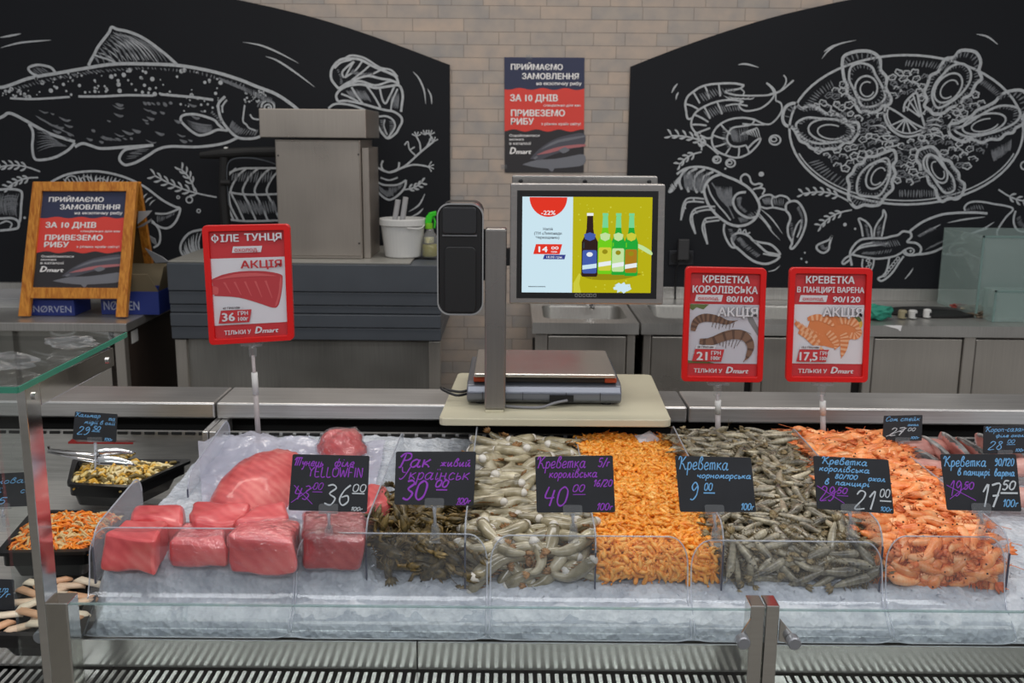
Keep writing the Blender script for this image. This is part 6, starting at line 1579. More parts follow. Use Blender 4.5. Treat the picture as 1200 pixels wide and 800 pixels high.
def shrimp_mesh(name, L, R, bend, mats, seed, ant=True, legs=9, eyes=True):
    Rr = random.Random(seed)
    prof = [.28, .48, .62, .74, .82, .90, .95, 1.0, 1.03, 1.08, 1.12, 1.06, .86, .55, .22]
    mb, pts, rad = creature(L, R, prof, bend)
    tail_fan(mb, pts[0], pts[0] - pts[1], R * 1.3, 1)
    for i in range(legs):
        j = 3 + i * 9 // legs
        d = (pts[j + 1] - pts[j]).normalized(); s_ = Vector((-d.y, d.x, 0)) * (1 if bend > 0 else -1)
        a = pts[j] + s_ * R * prof[j] * .8
        spike(mb, a, a + s_ * R * Rr.uniform(.9, 1.9) + d * R * Rr.uniform(-.8, .9) + Vector((0, 0, Rr.uniform(-.3, .3) * R)), R * .17, 1)
    h = pts[-1]; d = (pts[-1] - pts[-2]).normalized(); s_ = Vector((-d.y, d.x, 0))
    spike(mb, pts[-3] - s_ * R * .5, h + d * R * 1.3 - s_ * R * .3, R * .22, 0)
    if ant:
        for k in range(2 if 'grey' in name else 1):
            e = h + d * R * Rr.uniform(1.5, 3.5) + s_ * R * Rr.uniform(-3, 3)
            mb.tube([h, (h + e) / 2 + s_ * R * Rr.uniform(-.6, .6), e], R * .06, 3, 1)
    if eyes:
        for sg in (1, -1):
            c_ = pts[-3] * .5 + pts[-2] * .5 + Vector((0, 0, sg * R * .62)); r_ = R * .2
            mb.add([c_ + Vector(v) * r_ for v in ((1, 0, 0), (-1, 0, 0), (0, 1, 0), (0, -1, 0), (0, 0, 1), (0, 0, -1))], [(0, 2, 4), (2, 1, 4), (1, 3, 4), (3, 0, 4), (2, 0, 5), (1, 2, 5), (3, 1, 5), (0, 3, 5)], 2)
    return mb.mesh(name, mats, smooth=True)
def raw_mesh(name, L, R, bend, seed):
    prof = [.30, .50, .64, .76, .86, .94, 1.0, 1.03, 1.02, .94, .80]
    mb, pts, rad = creature(L, R, prof, bend, 9, .88, ripple=.018)
    d = (pts[-1] - pts[-2]).normalized()
    mb.tube([pts[-1] - d * R * .15, pts[-1] + d * R * .25, pts[-1] + d * R * .55, pts[-1] + d * R * .7], [(R * .82, R * .72), (R * .72, R * .62), (R * .45, R * .4), (R * .15, R * .12)], 9, 1)
    tail_fan(mb, pts[0], pts[0] - pts[1], R * .85, 2, 4)
    s_ = 1 if bend > 0 else -1
    for j in range(3, 9):
        dd = (pts[j + 1] - pts[j]).normalized(); n_ = Vector((-dd.y, dd.x, 0)) * s_; a = pts[j] + n_ * R * prof[j] * .85
        spike(mb, a, a + n_ * R * .75 - dd * R * .7, R * .16, 2)
    return mb.mesh(name, [RAWS, RAWM, RAWT], smooth=True)
def peel_mesh(name, L, R, bend):
    mb, pts, rad = creature(L, R, [.30, .62, .8, .95, 1.0, 1.05, .95, .6], bend, 6, .9, ripple=.03)
    tail_fan(mb, pts[0], pts[0] - pts[1], R * .9, 0, 2)
    return mb.mesh(name, [PEEL], smooth=True)

HEAP = [(1.490, .908), (1.494, .924), (1.508, .946), (1.535, .960), (1.60, .966), (1.75, .976), (1.95, .989), (2.02, .992), (2.05, .975)]
def heap_pt(prof, s_):
    """point and upward normal at distance s_ (0..1) along the heap's back, front foot first"""
    seg = [sqrt((b_[0] - a[0]) ** 2 + (b_[1] - a[1]) ** 2) for a, b_ in zip(prof, prof[1:])]
    d = s_ * sum(seg)
    for (a, b_), l in zip(zip(prof, prof[1:]), seg):
        if d <= l or (a, b_) == (prof[-2], prof[-1]):
            f = min(1, d / l); return a[0] + (b_[0] - a[0]) * f, a[1] + (b_[1] - a[1]) * f, Vector((0, -(b_[1] - a[1]) / l, (b_[0] - a[0]) / l))
        d -= l
def lump(x, y, k): return noise.noise(Vector((x * 13, y * 13, k))) * .009
def pose(x, y, z, nrm, yaw, tilt, roll, s_):
    up = nrm.normalized(); xa = Vector((1, 0, 0)); xa = (xa - up * xa.dot(up)).normalized(); ya = up.cross(xa)
    M = Matrix((xa, ya, up)).transposed().to_4x4()
    return Matrix.Translation((x, y, z)) @ M @ Matrix.Rotation(yaw, 4, 'Z') @ Matrix.Rotation(tilt, 4, 'Y') @ Matrix.Rotation(roll, 4, 'X') @ Matrix.Scale(s_, 4)
def filler(name, label, cat, xa, xb, prof, k, depth, mat, disp=.003):
    mb = MB(); nx, ns = 40, 60
    for j in range(ns + 1):
        y, z, n_ = heap_pt(prof, j / ns)
        for i in range(nx + 1):
            x = xa + (xb - xa) * i / nx
            e = min(i, nx - i) / nx; edge = .012 * max(0, 1 - e / .06)
            h = lump(x, y, k) - depth - edge + noise.noise(Vector((x * 90, y * 90, k))) * disp + noise.noise(Vector((x * 200, y * 200, k))) * disp * .6
            mb.vert((x, y + n_.y * h, max(.875, z + n_.z * h)))
    for j in range(ns):
        for i in range(nx):
            a = j * (nx + 1) + i; mb.face((a, a + 1, a + nx + 2, a + nx + 1))
    return mb
def poisson(R, xa, xb, s0, s1, Lx, Ls, want, tries=40):
    """spread want points evenly over width xa..xb and heap distance s0..s1"""
    pts = []; area_ = (xb - xa) * (s1 - s0) * Ls; rad = .80 * sqrt(area_ / want)
    while len(pts) < want and rad > 1e-5:
        miss = 0
        while len(pts) < want and miss < tries * 12:
            x, s_ = R.uniform(xa, xb), R.uniform(s0, s1)
            if any((x - a) ** 2 + ((s_ - b_) * Ls) ** 2 < rad * rad for a, b_ in pts): miss += 1; continue
            pts.append((x, s_)); miss = 0
        rad *= .9
    return pts
def scatter(name, label, cat, group, meshes, xa, xb, prof, k, count, yawf, s0=0.0, s1=1.0, lift=0.0, layer=.006, seed=1, size=(.85, 1.15), tilt=.25, order='top', dz=0):
    R = random.Random(seed)
    Ls = sum(sqrt((b_[0] - a[0]) ** 2 + (b_[1] - a[1]) ** 2) for a, b_ in zip(prof, prof[1:]))
    out = []
    for i, (x, s_) in enumerate(poisson(R, xa, xb, s0, s1, 1, Ls, count)):
        y, z, n_ = heap_pt(prof, s_)
        h = lump(x, y, k) + lift + R.uniform(-layer, layer)
        M = pose(x, y + n_.y * h, z + n_.z * h, n_, yawf(R, s_), R.uniform(-tilt, tilt), R.uniform(-.5, .5), R.uniform(*size))
        out.append((R.choice(meshes), M))
    return out
def individuals(name, label, cat, group, items):
    for me, M in items:
        o = bpy.data.objects.new(name, me); COL.objects.link(o); o.matrix_world = M
        o['label'] = label; o['category'] = cat; o['group'] = group
def rest(name, label, cat, items, base, mats, matmap=None):
    mb = MB(); mb.merge(base) if base else None
    for me, M in items:
        n = len(mb.v); mb.v += [tuple(M @ v.co) for v in me.vertices]
        for p in me.polygons: mb.f.append(tuple(i + n for i in p.vertices)); mb.m.append(p.material_index)
    return tag(obj(name, mb, mats, smooth=True, norm=False), label, cat, kind='stuff')
G_ = .012
# ---- grey shrimp
gm = [shrimp_mesh('grey_shrimp', .062, .0068, b_, [GRYS, GRYT, EYE], i, legs=13) for i, b_ in enumerate((.25, -.4, .7, -.15, .5))]
yaw_any = lambda R, s_: R.uniform(-pi, pi)
yaw_long = lambda R, s_: R.gauss(0, .55) + (pi if R.random() < .5 else 0)
xa, xb = DX[3] + G_, DX[4] - G_
lab = 'one small raw grey shrimp of the heap behind the tag priced 9.00'
individuals('grey_shrimp', lab, 'shrimp', 'raw grey shrimp heap', scatter('', '', '', '', gm, xa, xb, HEAP, 31, 290, lambda R, s_: R.gauss(-.5, .8) + (pi if R.random() < .4 else 0), 0, .97, seed=3, layer=.006))
rest('grey_shrimp_heap', 'lower layers of the raw grey shrimp heap', 'shrimp', scatter('', '', '', '', gm, xa, xb, HEAP, 31, 200, yaw_any, 0.0, .97, lift=-.012, seed=4, layer=.004), filler('', '', '', xa - .008, xb + .008, HEAP, 31, .016, None), [GRYS, GRYT, EYE])
# ---- cooked shrimp: the heap widens to the right near the front
cm = [shrimp_mesh('cooked_shrimp', .058, .0096, b_, [COOK, COOKT, EYE], 20 + i, legs=15) for i, b_ in enumerate((.8, -.9, 1.3, -.6, 1.1))]
xa, xb = DX[4] + G_, XR - G_
lab = 'one cooked orange shell-on shrimp of the heap behind the tag priced 17.50'
its = scatter('', '', '', '', cm, xa, xb, HEAP, 47, 285, lambda R, s_: R.gauss(.1, .6) + (pi if R.random() < .5 else 0), 0, .97, seed=8, layer=.006)
individuals('cooked_shrimp', lab, 'shrimp', 'cooked shrimp heap', its)
rest('cooked_shrimp_heap', 'lower layers of the cooked orange shrimp heap', 'shrimp', scatter('', '', '', '', cm, xa, xb, HEAP, 47, 160, yaw_any, 0, .97, lift=-.013, seed=9, layer=.004), filler('', '', '', xa - .008, xb + .008, HEAP, 47, .018, None), [COOK, COOKT, EYE])
# ---- peeled little shrimp
pm = [peel_mesh('peeled_shrimp', L_, .0040, b_) for L_, b_ in ((.021, 1.2), (.019, -1.5), (.022, .8), (.020, 1.8), (.021, -1.0))]
HP = [(1.490, .906), (1.494, .921), (1.510, .940), (1.535, .950), (1.60, .954), (1.75, .962), (1.95, .975), (2.05, .972), (2.08, .955)]
xa, xb = DX[2] + .006, DX[3] - .006
lab = 'one tiny peeled orange shrimp of the heap right of the tag priced 40.00'
individuals('peeled_shrimp', lab, 'shrimp', 'peeled orange shrimp heap', scatter('', '', '', '', pm, xa, xb, HP, 53, 300, yaw_any, 0.02, .62, lift=.004, seed=13, layer=.003, tilt=.5))
rest('peeled_shrimp_heap', 'rest of the tiny peeled orange shrimp heap', 'shrimp', scatter('', '', '', '', pm, xa, xb, HP, 53, 2300, yaw_any, 0.0, 1.0, lift=0, seed=14, layer=.0035, tilt=.5) , filler('', '', '', xa - .004, xb + .004, HP, 53, .005, None, .002), [PEEL])
# ---- large raw prawn tails
rm = [raw_mesh('raw_prawn', .082, .0118, b_, i) for i, b_ in enumerate((1.1, -1.4, 1.8, -.8, 1.5))]
HR = [(1.490, .908), (1.494, .924), (1.508, .942), (1.535, .955), (1.60, .960), (1.75, .970), (1.95, .982), (2.00, .975), (2.02, .95)]
xa, xb = DX[1] + .02, DX[2] - .02
lab = 'one large raw prawn tail of the heap behind the tag priced 40.00'
individuals('raw_prawn', lab, 'prawn', 'raw prawn tail heap', scatter('', '', '', '', rm, xa, xb, HR, 61, 105, yaw_long, 0, .98, seed=17, layer=.007, tilt=.3) + scatter('', '', '', '', rm, xa, xb, HR, 61, 50, yaw_any, 0, .98, lift=-.014, seed=18, layer=.004))
rest('raw_prawn_heap', 'lower layers of the raw prawn tail heap', 'prawn', [], filler('', '', '', xa - .012, xb + .012, HR, 61, .022, None), [RAWS, RAWM, RAWT])
o = bpy.data.objects.new('raw_prawn', rm[0]); COL.objects.link(o); p = at(552, 660, 1.492)
o.matrix_world = pose(p.x + .008, 1.498, p.z, Vector((0, -1, .25)), 1.9, 0, 0, 1.05); tag(o, 'large raw prawn tail hanging down the front against the clear guard', 'prawn', 'raw prawn tail heap')
# ---- crayfish
def cray_mesh(name, seed):
    R = random.Random(seed); mb = MB()
    body = [Vector((-.055 + .011 * i, .006 * sin(i * .5), .004 * sin(i * .4))) for i in range(11)]
    pr = [.35, .6, .7, .76, .8, .9, 1.15, 1.25, 1.2, .95, .35]
    mb.tube(body, [(.0125 * v * (1.06 if i % 2 else .95), .010 * v) for i, v in enumerate(pr)], 9, 0)
    tail_fan(mb, body[0], body[0] - body[1], .016, 0, 5)
    for sg in (1, -1):
        sh = Vector((.030, sg * .010, .0)); el = Vector((.050, sg * .030, .004)); wr = Vector((.070, sg * .026, .002))
        mb.tube([sh, el, wr], [.003, .004, .005], 6, 1)
        mb.tube([wr, wr + Vector((.014, -sg * .002, 0)), wr + Vector((.030, -sg * .008, 0)), wr + Vector((.042, -sg * .012, 0))], [(.004, .003), (.010, .006), (.006, .004), .0012], 7, 0)
        mb.tube([wr + Vector((.014, sg * .007, 0)), wr + Vector((.030, sg * .006, 0)), wr + Vector((.042, 0, 0))], [.004, .0032, .001], 6, 0)
        for k in range(4):
            a = Vector((.028 - k * .009, sg * .010, -.002)); b_ = a + Vector((R.uniform(-.012, .012), sg * R.uniform(.018, .026), R.uniform(0, .01))); c_ = b_ + Vector((R.uniform(-.01, .01), sg * .012, -.012))
            mb.tube([a, b_, c_], [.0020, .0016, .0008], 4, 1)
        e = Vector((.105, sg * R.uniform(.02, .05), R.uniform(0, .02))); mb.tube([Vector((.053, sg * .004, .002)), Vector((.08, sg * .018, .008)), e], .0007, 3, 1)
        c_ = Vector((.050, sg * .006, .007)); mb.tube([c_, c_ + Vector((.003, sg * .002, .002))], .0020, 6, 2)
    return mb.mesh(name, [CRAY, CRAYL, EYE], smooth=True)
ym_ = [cray_mesh('crayfish', i) for i in range(3)]
HC = [(1.490, .915), (1.494, .935), (1.506, .954), (1.535, .962), (1.62, .962), (1.75, .955), (1.80, .93)]
xa, xb = DX[0] + .025, DX[1] - .025
lab = 'one dark brown crayfish of the pile behind the tag priced 30.00'
individuals('crayfish', lab, 'crayfish', 'crayfish pile', scatter('', '', '', '', ym_, xa, xb, HC, 71, 19, yaw_any, .02, .98, seed=23, layer=.006, size=(.62, .8), tilt=.35) + scatter('', '', '', '', ym_, xa, xb, HC, 71, 12, yaw_any, .0, .98, lift=-.014, seed=24, layer=.004, size=(.62, .8)))
rest('crayfish_heap', 'legs and shells deep in the crayfish pile', 'crayfish', scatter('', '', '', '', ym_, xa, xb, HC, 71, 14, yaw_any, 0, .98, lift=-.008, seed=26, layer=.006, size=(.62, .8), tilt=.6), filler('', '', '', xa - .014, xb + .014, HC, 71, .016, None, .006), [CRAY, CRAYL, EYE])
o = bpy.data.objects.new('crayfish', ym_[0]); COL.objects.link(o)
o.matrix_world = pose(DX[1] - .045, 1.500, .925, Vector((0, -1, .2)), -2.2, 0, 0, .72); tag(o, 'dark brown crayfish whose claw hangs lowest on the ice behind the guard', 'crayfish', 'crayfish pile')

# ---- tuna
def tuna_mat(name, dark, mid, light, rough=.3):
    m, nt, b = nodes(name)
    tc = N(nt, 'ShaderNodeTexCoord'); no = N(nt, 'ShaderNodeTexNoise', i_Scale=14.0, i_Detail=4.0)
    wv = N(nt, 'ShaderNodeTexWave', i_Scale=26.0, i_Distortion=4.0, i_Detail=2.0); wv.bands_direction = 'DIAGONAL'
    nt.links.new(tc.outputs['Object'], no.inputs['Vector']); nt.links.new(tc.outputs['Object'], wv.inputs['Vector'])
    ma = N(nt, 'ShaderNodeMath', operation='MULTIPLY_ADD', n1=.09); nt.links.new(wv.outputs['Fac'], ma.inputs[0]); nt.links.new(no.outputs[0], ma.inputs[2])
    r = N(nt, 'ShaderNodeValToRGB'); e = r.color_ramp.elements
    e[0].position, e[0].color = .36, dark; e[1].position, e[1].color = .78, light; x = e.new(.56); x.color = mid
    nt.links.new(ma.outputs[0], r.inputs[0]); nt.links.new(r.outputs[0], b.inputs['Base Color'])
    b.inputs['Roughness'].default_value = rough; b.inputs['Coat Weight'].default_value = .35; b.inputs['Coat Roughness'].default_value = .1
    bp = N(nt, 'ShaderNodeBump', i_Strength=.25, i_Distance=.003); nt.links.new(ma.outputs[0], bp.inputs['Height']); nt.links.new(bp.outputs[0], b.inputs['Normal'])
    return m
TUNA = tuna_mat('tuna_flesh', S(200, 72, 78), S(222, 96, 98), S(234, 132, 128))
TUNAD = tuna_mat('dark_tuna_flesh', S(140, 50, 54), S(164, 66, 70), S(188, 92, 92))
LOIN = tuna_mat('tuna_loin_flesh', S(182, 62, 66), S(214, 94, 94), S(234, 140, 132), .4)
WRAP = clear('cling_film', (.97, .97, .98, 1), 1.75, .10, bump=1.0, scale=60, haze=.02)
def blocky(mat, top, zt, zb, name, seed, spread=1.0, sub=2):
    """piece with a four-cornered cut face: top corners by pixel at height zt (or one height each)"""
    zs = zt if isinstance(zt, (list, tuple)) else [zt] * 4
    T = [onz(px, py, z) for (px, py), z in zip(top, zs)]
    c_ = sum(T, Vector()) / 4
    B = [Vector((c_.x + (p.x - c_.x) * spread, c_.y + (p.y - c_.y) * spread, zb)) for p in T]
    b = bmesh.new(); vs = [b.verts.new(p) for p in B + T]
    for f in ((0, 3, 2, 1), (4, 5, 6, 7), (0, 1, 5, 4), (1, 2, 6, 5), (2, 3, 7, 6), (3, 0, 4, 7)): b.faces.new([vs[i] for i in f])
    bmesh.ops.recalc_face_normals(b, faces=b.faces)
    bmesh.ops.bevel(b, geom=list(b.edges), offset=.011, segments=3, affect='EDGES', profile=.6)
    bmesh.ops.subdivide_edges(b, edges=list(b.edges), cuts=3, use_grid_fill=True)
    for v in b.verts:
        p = v.co; v.co = p + Vector((noise.noise(p * 22 + Vector((seed, 0, 0))), noise.noise(p * 22 + Vector((0, seed, 4))), noise.noise(p * 22 + Vector((2, 0, seed))) )) * .008
    return b
def tuna(label, top, zt, zb, seed, mat=None, spread=1.0, wrap=False, group='tuna pieces on the ice'):
    b = blocky(mat, top, zt, zb, '', seed, spread)
    me = bpy.data.meshes.new('tuna_piece')
    c_ = sum((v.co for v in b.verts), Vector()) / len(b.verts); c_.z = zb
    for v in b.verts: v.co -= c_
    b.to_mesh(me)
    o = bpy.data.objects.new('tuna_piece', me); COL.objects.link(o); me.materials.append(mat or TUNA); o.location = c_
    me.polygons.foreach_set('use_smooth', [True] * len(me.polygons))
    tag(o, label, 'tuna', group)
    if wrap:
        b.normal_update()
        for v in b.verts: v.co += v.normal * (.0025 + .002 * noise.noise(v.co * 60 + Vector((seed, 0, 0))))
        mw = bpy.data.meshes.new('cling_film'); b.to_mesh(mw); mw.materials.append(WRAP)
        w = bpy.data.objects.new('cling_film', mw); COL.objects.link(w); w.parent = o
        mw.polygons.foreach_set('use_smooth', [True] * len(mw.polygons))
    b.free(); return o
tuna('pink tuna block lying at the front left corner of the guard', [(116, 627), (180, 632), (196, 606), (150, 606)], [.985, .988, .990, .985], .927, 1)
tuna('flat round tuna slice lying behind the front left tuna block', [(152, 606), (214, 610), (216, 591), (160, 589)], [.984, .986, .986, .982], .945, 2)
tuna('film-wrapped tuna piece lying low between the two front blocks', [(196, 634), (268, 640), (262, 616), (214, 610)], [.975, .970, .985, .985], .930, 3, TUNA, wrap=True)
tuna('tuna block with a bright cut front lying below the wrapped loin', [(226, 610), (278, 612), (295, 588), (222, 587)], [.995, .995, .998, .992], .945, 4)
tuna('tuna slice slanting up beside the tag reading YELLOWFIN', [(276, 612), (340, 604), (334, 586), (300, 590)], [.998, 1.0, 1.004, 1.002], .945, 5)
tuna('large tuna block in film lying in the middle of the guard', [(266, 628), (344, 634), (350, 606), (284, 606)], [.990, .986, .994, .996], .928, 6, TUNA, wrap=True)
tuna('dark red tuna block behind the clip of the YELLOWFIN tag', [(354, 628), (426, 630), (428, 596), (356, 596)], [.985, .985, .995, .995], .93, 7, TUNAD, wrap=True)
tuna('pink tuna lump right of the YELLOWFIN tag', [(428, 596), (457, 588), (452, 566), (432, 564)], [.985, .975, .985, .99], .945, 8, TUNA, spread=1.05)
p = onz(400, 532, .965)
o = tag(crumple(Vector((p.x, p.y, ice_h(p.x, p.y) - .004)), .046, .05, .034, 9, LOIN, 'tuna_piece', .25), 'rounded wrapped tuna lump at the back, above the YELLOWFIN tag', 'tuna', 'tuna pieces on the ice')
o.data.polygons.foreach_set('use_smooth', [True] * len(o.data.polygons))
w = crumple(Vector((0, 0, -.002)), .049, .053, .0365, 9, WRAP, 'cling_film', .27); w.parent = o
# the long wrapped loin
b = bmesh.new(); bmesh.ops.create_icosphere(b, subdivisions=4, radius=1)
A, B_ = onz(240, 600, .972), onz(318, 528, .985)
ax = (B_ - A); ax.z = 0; Ln = ax.length; ax.normalize(); sd = Vector((ax.y, -ax.x, 0))
cm_ = (A + B_) / 2 + sd * .035; cm_.z = .945
for v in b.verts:
    u, w, h = v.co
    wid = .080 + .012 * u; hh = (.068 + .012 * u) * (1 if h > 0 else .25)
    q_ = ax * (u * Ln * .56) + sd * (w * wid) + Vector((0, 0, h * hh))
    q_ += Vector((0, 0, .006 * max(0, h) * sin(u * 38)))*.35 + Vector((1, 1, 1)) * noise.noise(q_ * 18) * .006
    v.co = q_
me = bpy.data.meshes.new('tuna_loin'); b.to_mesh(me); me.materials.append(LOIN); me.polygons.foreach_set('use_smooth', [True] * len(me.polygons))
o = bpy.data.objects.new('tuna_loin', me); COL.objects.link(o); o.location = cm_
tag(o, 'long ribbed tuna loin in cling film leaning back on the ice', 'tuna')
b.normal_update()
for v in b.verts: v.co += v.normal * (.004 + .003 * noise.noise(v.co * 45))
mw = bpy.data.meshes.new('cling_film'); b.to_mesh(mw); mw.materials.append(WRAP); b.free()
w = bpy.data.objects.new('cling_film', mw); COL.objects.link(w); w.parent = o; mw.polygons.foreach_set('use_smooth', [True] * len(mw.polygons))
# crumpled lilac-white film under it
FILM = clear('white_film', (.85, .85, .92, 1), 2.2, .14, bump=.9, scale=28, haze=.45, hazecol=S(206, 206, 222))
mb = MB(); nx, ny = 60, 40
for j in range(ny + 1):
    for i in range(nx + 1):
        u, v = i / nx, j / ny
        p = onz(232 + 220 * u - 20 * v + 26 * v * (1 - u), 518 + 82 * v, .96)
        z = ice_h(p.x, p.y) + .010 + .010 * noise.noise(Vector((u * 6, v * 5, 2))) + .006 * noise.noise(Vector((u * 17, v * 17, 4))) + .030 * max(0, 1 - abs(u - .3) / .3) * (1 - v * .4) * .6
        mb.vert((p.x, p.y, max(z, ice_h(p.x, p.y) + .003)))
for j in range(ny):
    for i in range(nx):
        a = j * (nx + 1) + i; mb.face((a, a + 1, a + nx + 2, a + nx + 1))
tag(obj('plastic_film', mb, FILM, smooth=True, norm=False), 'crumpled milky plastic film spread on the ice under the tuna loin', 'film')

# ---- fish steaks and fillets on the right
SKIN = flesh('fish_skin', S(74, 74, 72), S(118, 118, 116), S(160, 158, 156), .25, 60, vary=.12)
PINKF = flesh('pink_fish_flesh', S(176, 112, 104), S(196, 140, 130), S(212, 168, 158), .35, 25, vary=.1)
def fish_piece(name, label, c_, L, W, H, yaw, pitch, skin, seed, group):
    b = bmesh.new(); bmesh.ops.create_icosphere(b, subdivisions=3, radius=1)
    for v in b.verts:
        x, y, z = v.co
        tap = 1 - .35 * (x * .5 + .5)
        z2 = z if z > 0 else z * .35
        v.co = Vector((x * L / 2, y * W / 2 * tap, z2 * H * tap)) + Vector((1, 1, 1)) * noise.noise(v.co * 2.2 + Vector((seed, 0, 0))) * .004
    me = bpy.data.meshes.new(name); 
    for f in b.faces: f.material_index = 1 if (skin and f.calc_center_median().y * 1.0 + f.calc_center_median().z * .4 > W * .02) else 0; f.smooth = True
    b.to_mesh(me); b.free(); me.materials.append(PINKF); me.materials.append(SKIN)
    o = bpy.data.objects.new(name, me); COL.objects.link(o)
    o.location = c_; o.rotation_euler = (0, pitch, yaw); return tag(o, label, 'fish', group)
names = ['first', 'second', 'third', 'fourth', 'fifth', 'sixth']
def fish_steak(label, c_, seed, ang):
    b = bmesh.new(); bmesh.ops.create_icosphere(b, subdivisions=4, radius=1)
    L, W, Dp = .048, .0135, .045
    for v in b.verts:
        x, y, z = v.co
        tap = 1 - .30 * x
        v.co = Vector((x * L, y * W * tap, z * Dp * (1 - .25 * x))) + Vector((1, 1, 1)) * noise.noise(v.co * 2 + Vector((seed * 3, 0, 0))) * .003
    for f in b.faces:
        c0 = f.calc_center_median(); f.smooth = True
        t_ = c0.y / W + .25 * noise.noise(c0 * 60)
        f.material_index = 1 if (c0.z > 0 and -.62 < t_ < .38) else 0
    me = bpy.data.meshes.new('fish_steak'); b.to_mesh(me); b.free(); me.materials.append(PINKF); me.materials.append(SKIN)
    o = bpy.data.objects.new('fish_steak', me); COL.objects.link(o)
    xa_ = Vector((-cos(ang), .15, sin(ang))).normalized(); za_ = Vector((0, -1, .35)); za_ = (za_ - xa_ * za_.dot(xa_)).normalized(); ya_ = za_.cross(xa_)
    o.matrix_world = Matrix.Translation(c_) @ Matrix((xa_, ya_, za_)).transposed().to_4x4()
    return tag(o, label, 'fish', 'fish steaks in the back row')
names = ['first', 'second', 'third', 'fourth', 'fifth', 'sixth', 'seventh']
for k, px in enumerate((1076, 1098, 1119, 1141, 1163, 1186, 1208)):
    p = at(px, 528 + (k % 2) * 3 + (6 if k == 0 else 0), 1.98)
    fish_steak('%s silver-skinned fish steak from the left in the back row' % names[k], p, k, radians(44 + 5 * (k % 3) - (12 if k == 0 else 0)))
for k, (px, py) in enumerate(((1082, 532), (1090, 552), (1098, 573), (1150, 556), (1212, 552), (1206, 580), (1150, 580))):
    p = onz(px, py, .962); p.z = ice_h(p.x, p.y) + .026
    fish_piece('fish_fillet', ('pink fish fillet lying topmost beside the cooked shrimp', 'pink fish fillet lying second from the top beside the cooked shrimp', 'pink fish fillet lying lowest beside the cooked shrimp', 'pink fish fillet mostly hidden behind the 17.50 tag', 'pink fish fillet under the 28.00 tag', 'pink fish fillet lowest at the counter end', 'pink fish fillet hidden low behind the 17.50 tag')[k], p, .14, .055, .030, radians(5 - 6 * (k % 3)), 0, False, 30 + k, 'pink fish fillets')

# ================================================================== SALAD TRAYS ON THE LEFT
TRAY = plain('tray_black', S(20, 20, 21), .28)
def tray(label, px, zr, zb, inset=.018):
    C = [onz(x, y, zr) for x, y in px]          # back-left, back-right, front-right, front-left
    q_ = Quad(*C); q_.n = Vector((0, 0, 1))
    w = .012
    t = thing('salad_tray', label, 'tray', sum(C, Vector()) / 4 - Vector((0, 0, zr - zb)))
    O = rrect(0, 0, 1, 1, .06, .07, 4); iu, iv = inset / q_.w, inset / q_.h
    I = rrect(iu * .7, iv * .7, 1 - iu * .7, 1 - iv * .7, .06, .07, 4); Bq = rrect(iu * 1.6, iv * 1.6, 1 - iu * 1.6, 1 - iv * 1.6, .06, .07, 4); O2 = rrect(iu * .45, iv * .45, 1 - iu * .45, 1 - iv * .45, .06, .07, 4)
    mb = MB(); n = len(O); d = zr - zb
    rings = [(O2, -.5 * d), (O2, -.006), (O, -.006), (O, 0), (I, 0), (Bq, -d + .004)]
    rings = [(Bq, -d), (rrect(iu * 1.1, iv * 1.1, 1 - iu * 1.1, 1 - iv * 1.1, .06, .07, 4), -.55 * d), (O2, -.5 * d)] + rings[1:]
    for P, h in rings:
        for u, v in P: mb.vert(q_(u, v, h))
    for a in range(len(rings) - 1):
        for i in range(n):
            j = (i + 1) % n; mb.face((a * n + i, a * n + j, (a + 1) * n + j, (a + 1) * n + i))
    mb.face(tuple(range(n))); mb.face(tuple(range((len(rings) - 1) * n, len(rings) * n)))
    obj('tray_body', mb, TRAY, t)
    return t, q_
def stripsalad(name, label, q_, zdrop, mats, n, seed, lo, hi, thin, mound=.02):
    R = random.Random(seed); mb = MB()
    g = 14
    base = len(mb.v)
    for j in range(g + 1):
        for i in range(g + 1):
            u, v = .07 + .86 * i / g, .07 + .86 * j / g
            mb.vert(q_(u, v, -zdrop + mound * sin(pi * i / g) * sin(pi * j / g) * .8 - .003))
    for j in range(g):
        for i in range(g): a = base + j * (g + 1) + i; mb.face((a, a + 1, a + g + 2, a + g + 1), 0)
    for _ in range(n):
        u, v = R.uniform(.10, .90), R.uniform(.10, .90)
        h = -zdrop + mound * sin(pi * (u - .07) / .86) * sin(pi * (v - .07) / .86) + R.uniform(-.001, .007)
        p = q_(u, v, h); a = R.uniform(0, 2 * pi); L = R.uniform(lo, hi); c1 = R.uniform(-.8, .8); mi = R.choice(range(len(mats)))
        pts = [p + Vector((cos(a + c1 * t_) * L * t_, sin(a + c1 * t_) * L * t_, R.uniform(0, .35) * L * sin(pi * (t_ + .5)) + .2 * L * R.uniform(-.4, .4) * t_)) for t_ in (-.5, -.2, .2, .5)]
        r_ = thin * R.uniform(.7, 1.3); mb.tube(pts, [r_ * .7, r_, r_, r_ * .6], 5, mi)
    return tag(obj(name, mb, mats, smooth=True, norm=False), label, 'salad', kind='stuff')
CREAM = [plain('squid_cream', S(226, 200, 128), .4, var=.1), plain('squid_pale', S(232, 214, 164), .4), plain('squid_yellow', S(222, 172, 66), .4), plain('herb_fleck', S(110, 92, 44), .5)]
CARROT = [plain('carrot_orange', S(240, 140, 30), .45, var=.1), plain('carrot_deep', S(232, 120, 22), .45), plain('squid_square', S(216, 184, 128), .4)]
t1, q1 = tray('black tray of yellow squid salad at the back below the 29.50 tag', [(85, 537), (227, 538), (150, 571), (78, 567)], .925, .872)
stripsalad('squid_salad', 'yellow squid and mussel salad heaped in the back black tray', q1, .014, CREAM, 420, 2, .012, .030, .0034, .024)
t2, q2 = tray('black tray of orange carrot salad in the middle of the three trays', [(38, 597), (160, 598), (104, 646), (-6, 648)], .905, .850)
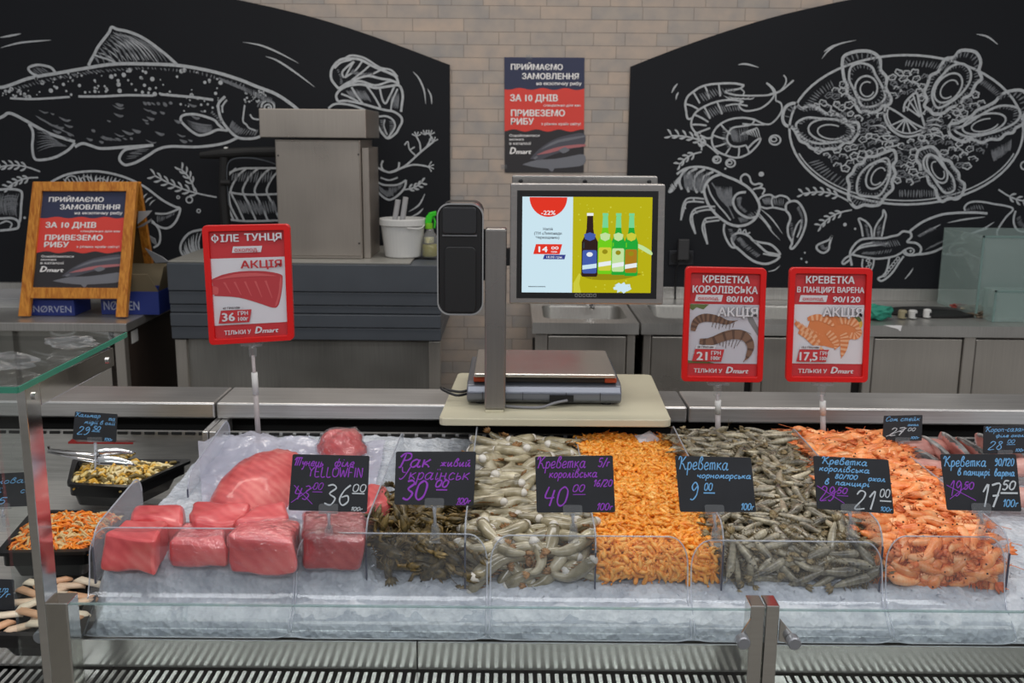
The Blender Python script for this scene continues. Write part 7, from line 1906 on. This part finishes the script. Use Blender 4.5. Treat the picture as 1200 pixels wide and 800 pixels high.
stripsalad('carrot_salad', 'shredded orange carrot and squid salad in the middle black tray', q2, .010, CARROT, 640, 3, .014, .038, .0021, .020)
R = random.Random(8); mb = MB()
for _ in range(90):
    u, v = R.uniform(.1, .9), R.uniform(.1, .9); p = q2(u, v, -.010 + .018 * sin(pi * u) * sin(pi * v) + R.uniform(.002, .006)); a = R.uniform(0, 6.3)
    s_ = R.uniform(.006, .012); mb.tube([p - Vector((cos(a), sin(a), .2)) * s_, p, p + Vector((cos(a), sin(a), -.1)) * s_], [(s_ * .5, .002), (s_ * .6, .0025), (s_ * .4, .002)], 6, 0)
tag(obj('squid_pieces', mb, [CARROT[2]], smooth=True), 'pale squid bits mixed through the carrot salad', 'salad', kind='stuff')
t3, q3 = tray('black tray of pale fish strips, nearest of the three trays', [(36, 676), (120, 678), (96, 746), (-30, 744)], .878, .830)
PALEF = [plain('pale_fish_%d' % i, S(*c_), .4, var=.12, scale=30) for i, c_ in enumerate(((226, 208, 184), (206, 158, 122), (216, 186, 158)))]
R = random.Random(12); k = 0
for j in range(5):
    for i in range(4):
        u, v = .16 + .22 * i + R.uniform(-.04, .04), .12 + .18 * j + R.uniform(-.03, .03)
        p = q3(u, v, -.004 + R.uniform(-.002, .004)); a = R.uniform(-.5, 1.1); L = R.uniform(.022, .034)
        d = Vector((cos(a), sin(a), 0)); mb = MB().tube([p - d * L, p - d * L * .7 + Vector((0, 0, .004)), p + d * L * .7 + Vector((0, 0, .003)), p + d * L], [(.007, .003), (.010, .0045), (.009, .0045), (.006, .003)], 6)
        tag(obj('fish_strip', mb, PALEF[k % 3], smooth=True), 'pale cut fish strip in the nearest black tray', 'fish', 'fish strips in the nearest tray'); k += 1
# serving tongs on the squid salad
tg = thing('serving_tongs', 'steel serving tongs lying across the squid salad', 'tongs', onz(112, 540, .945))
for k, dz in enumerate((.0, .014)):
    a, m_, e = onz(58, 529 - 2 * k, .95 + dz), onz(112, 541 - k * 8, .95 + dz), onz(150, 544 - 12 * k, .945 + dz)
    obj('arm', MB().tube([a, (a + m_) / 2, m_], [(.007, .002), (.008, .0025), (.008, .0025)], 8), CHROME, tg, smooth=True)
    mb = MB(); d = (e - m_).normalized(); sd = Vector((-d.y * .3, d.x * .3 - .2, .9)); prof = []
    for i in range(9):
        f = i / 8; wv_ = .016 * sin(pi * min(1, .18 + .85 * f)) ** .6 * (1 + .10 * sin(f * 30)); prof.append((m_ + (e - m_) * f * 1.25, wv_))
    for p, wv_ in prof: mb.vert(p + sd * wv_); mb.vert(p + Vector((0, 0, .007 if k else -.004))); mb.vert(p - sd * wv_)
    for i in range(8):
        mb.face((i * 3, i * 3 + 3, i * 3 + 4, i * 3 + 1)); mb.face((i * 3 + 1, i * 3 + 4, i * 3 + 5, i * 3 + 2))
    o = obj('scalloped_end', mb, CHROME, tg, smooth=True); md = o.modifiers.new('sheet', 'SOLIDIFY'); md.thickness = .0012
p = onz(58, 529, .95); obj('lock_ring', MB().tube([p + Vector((0, 0, .002)), p + Vector((-.002, 0, .012))], [.003, .004], 8), CHROME, tg)
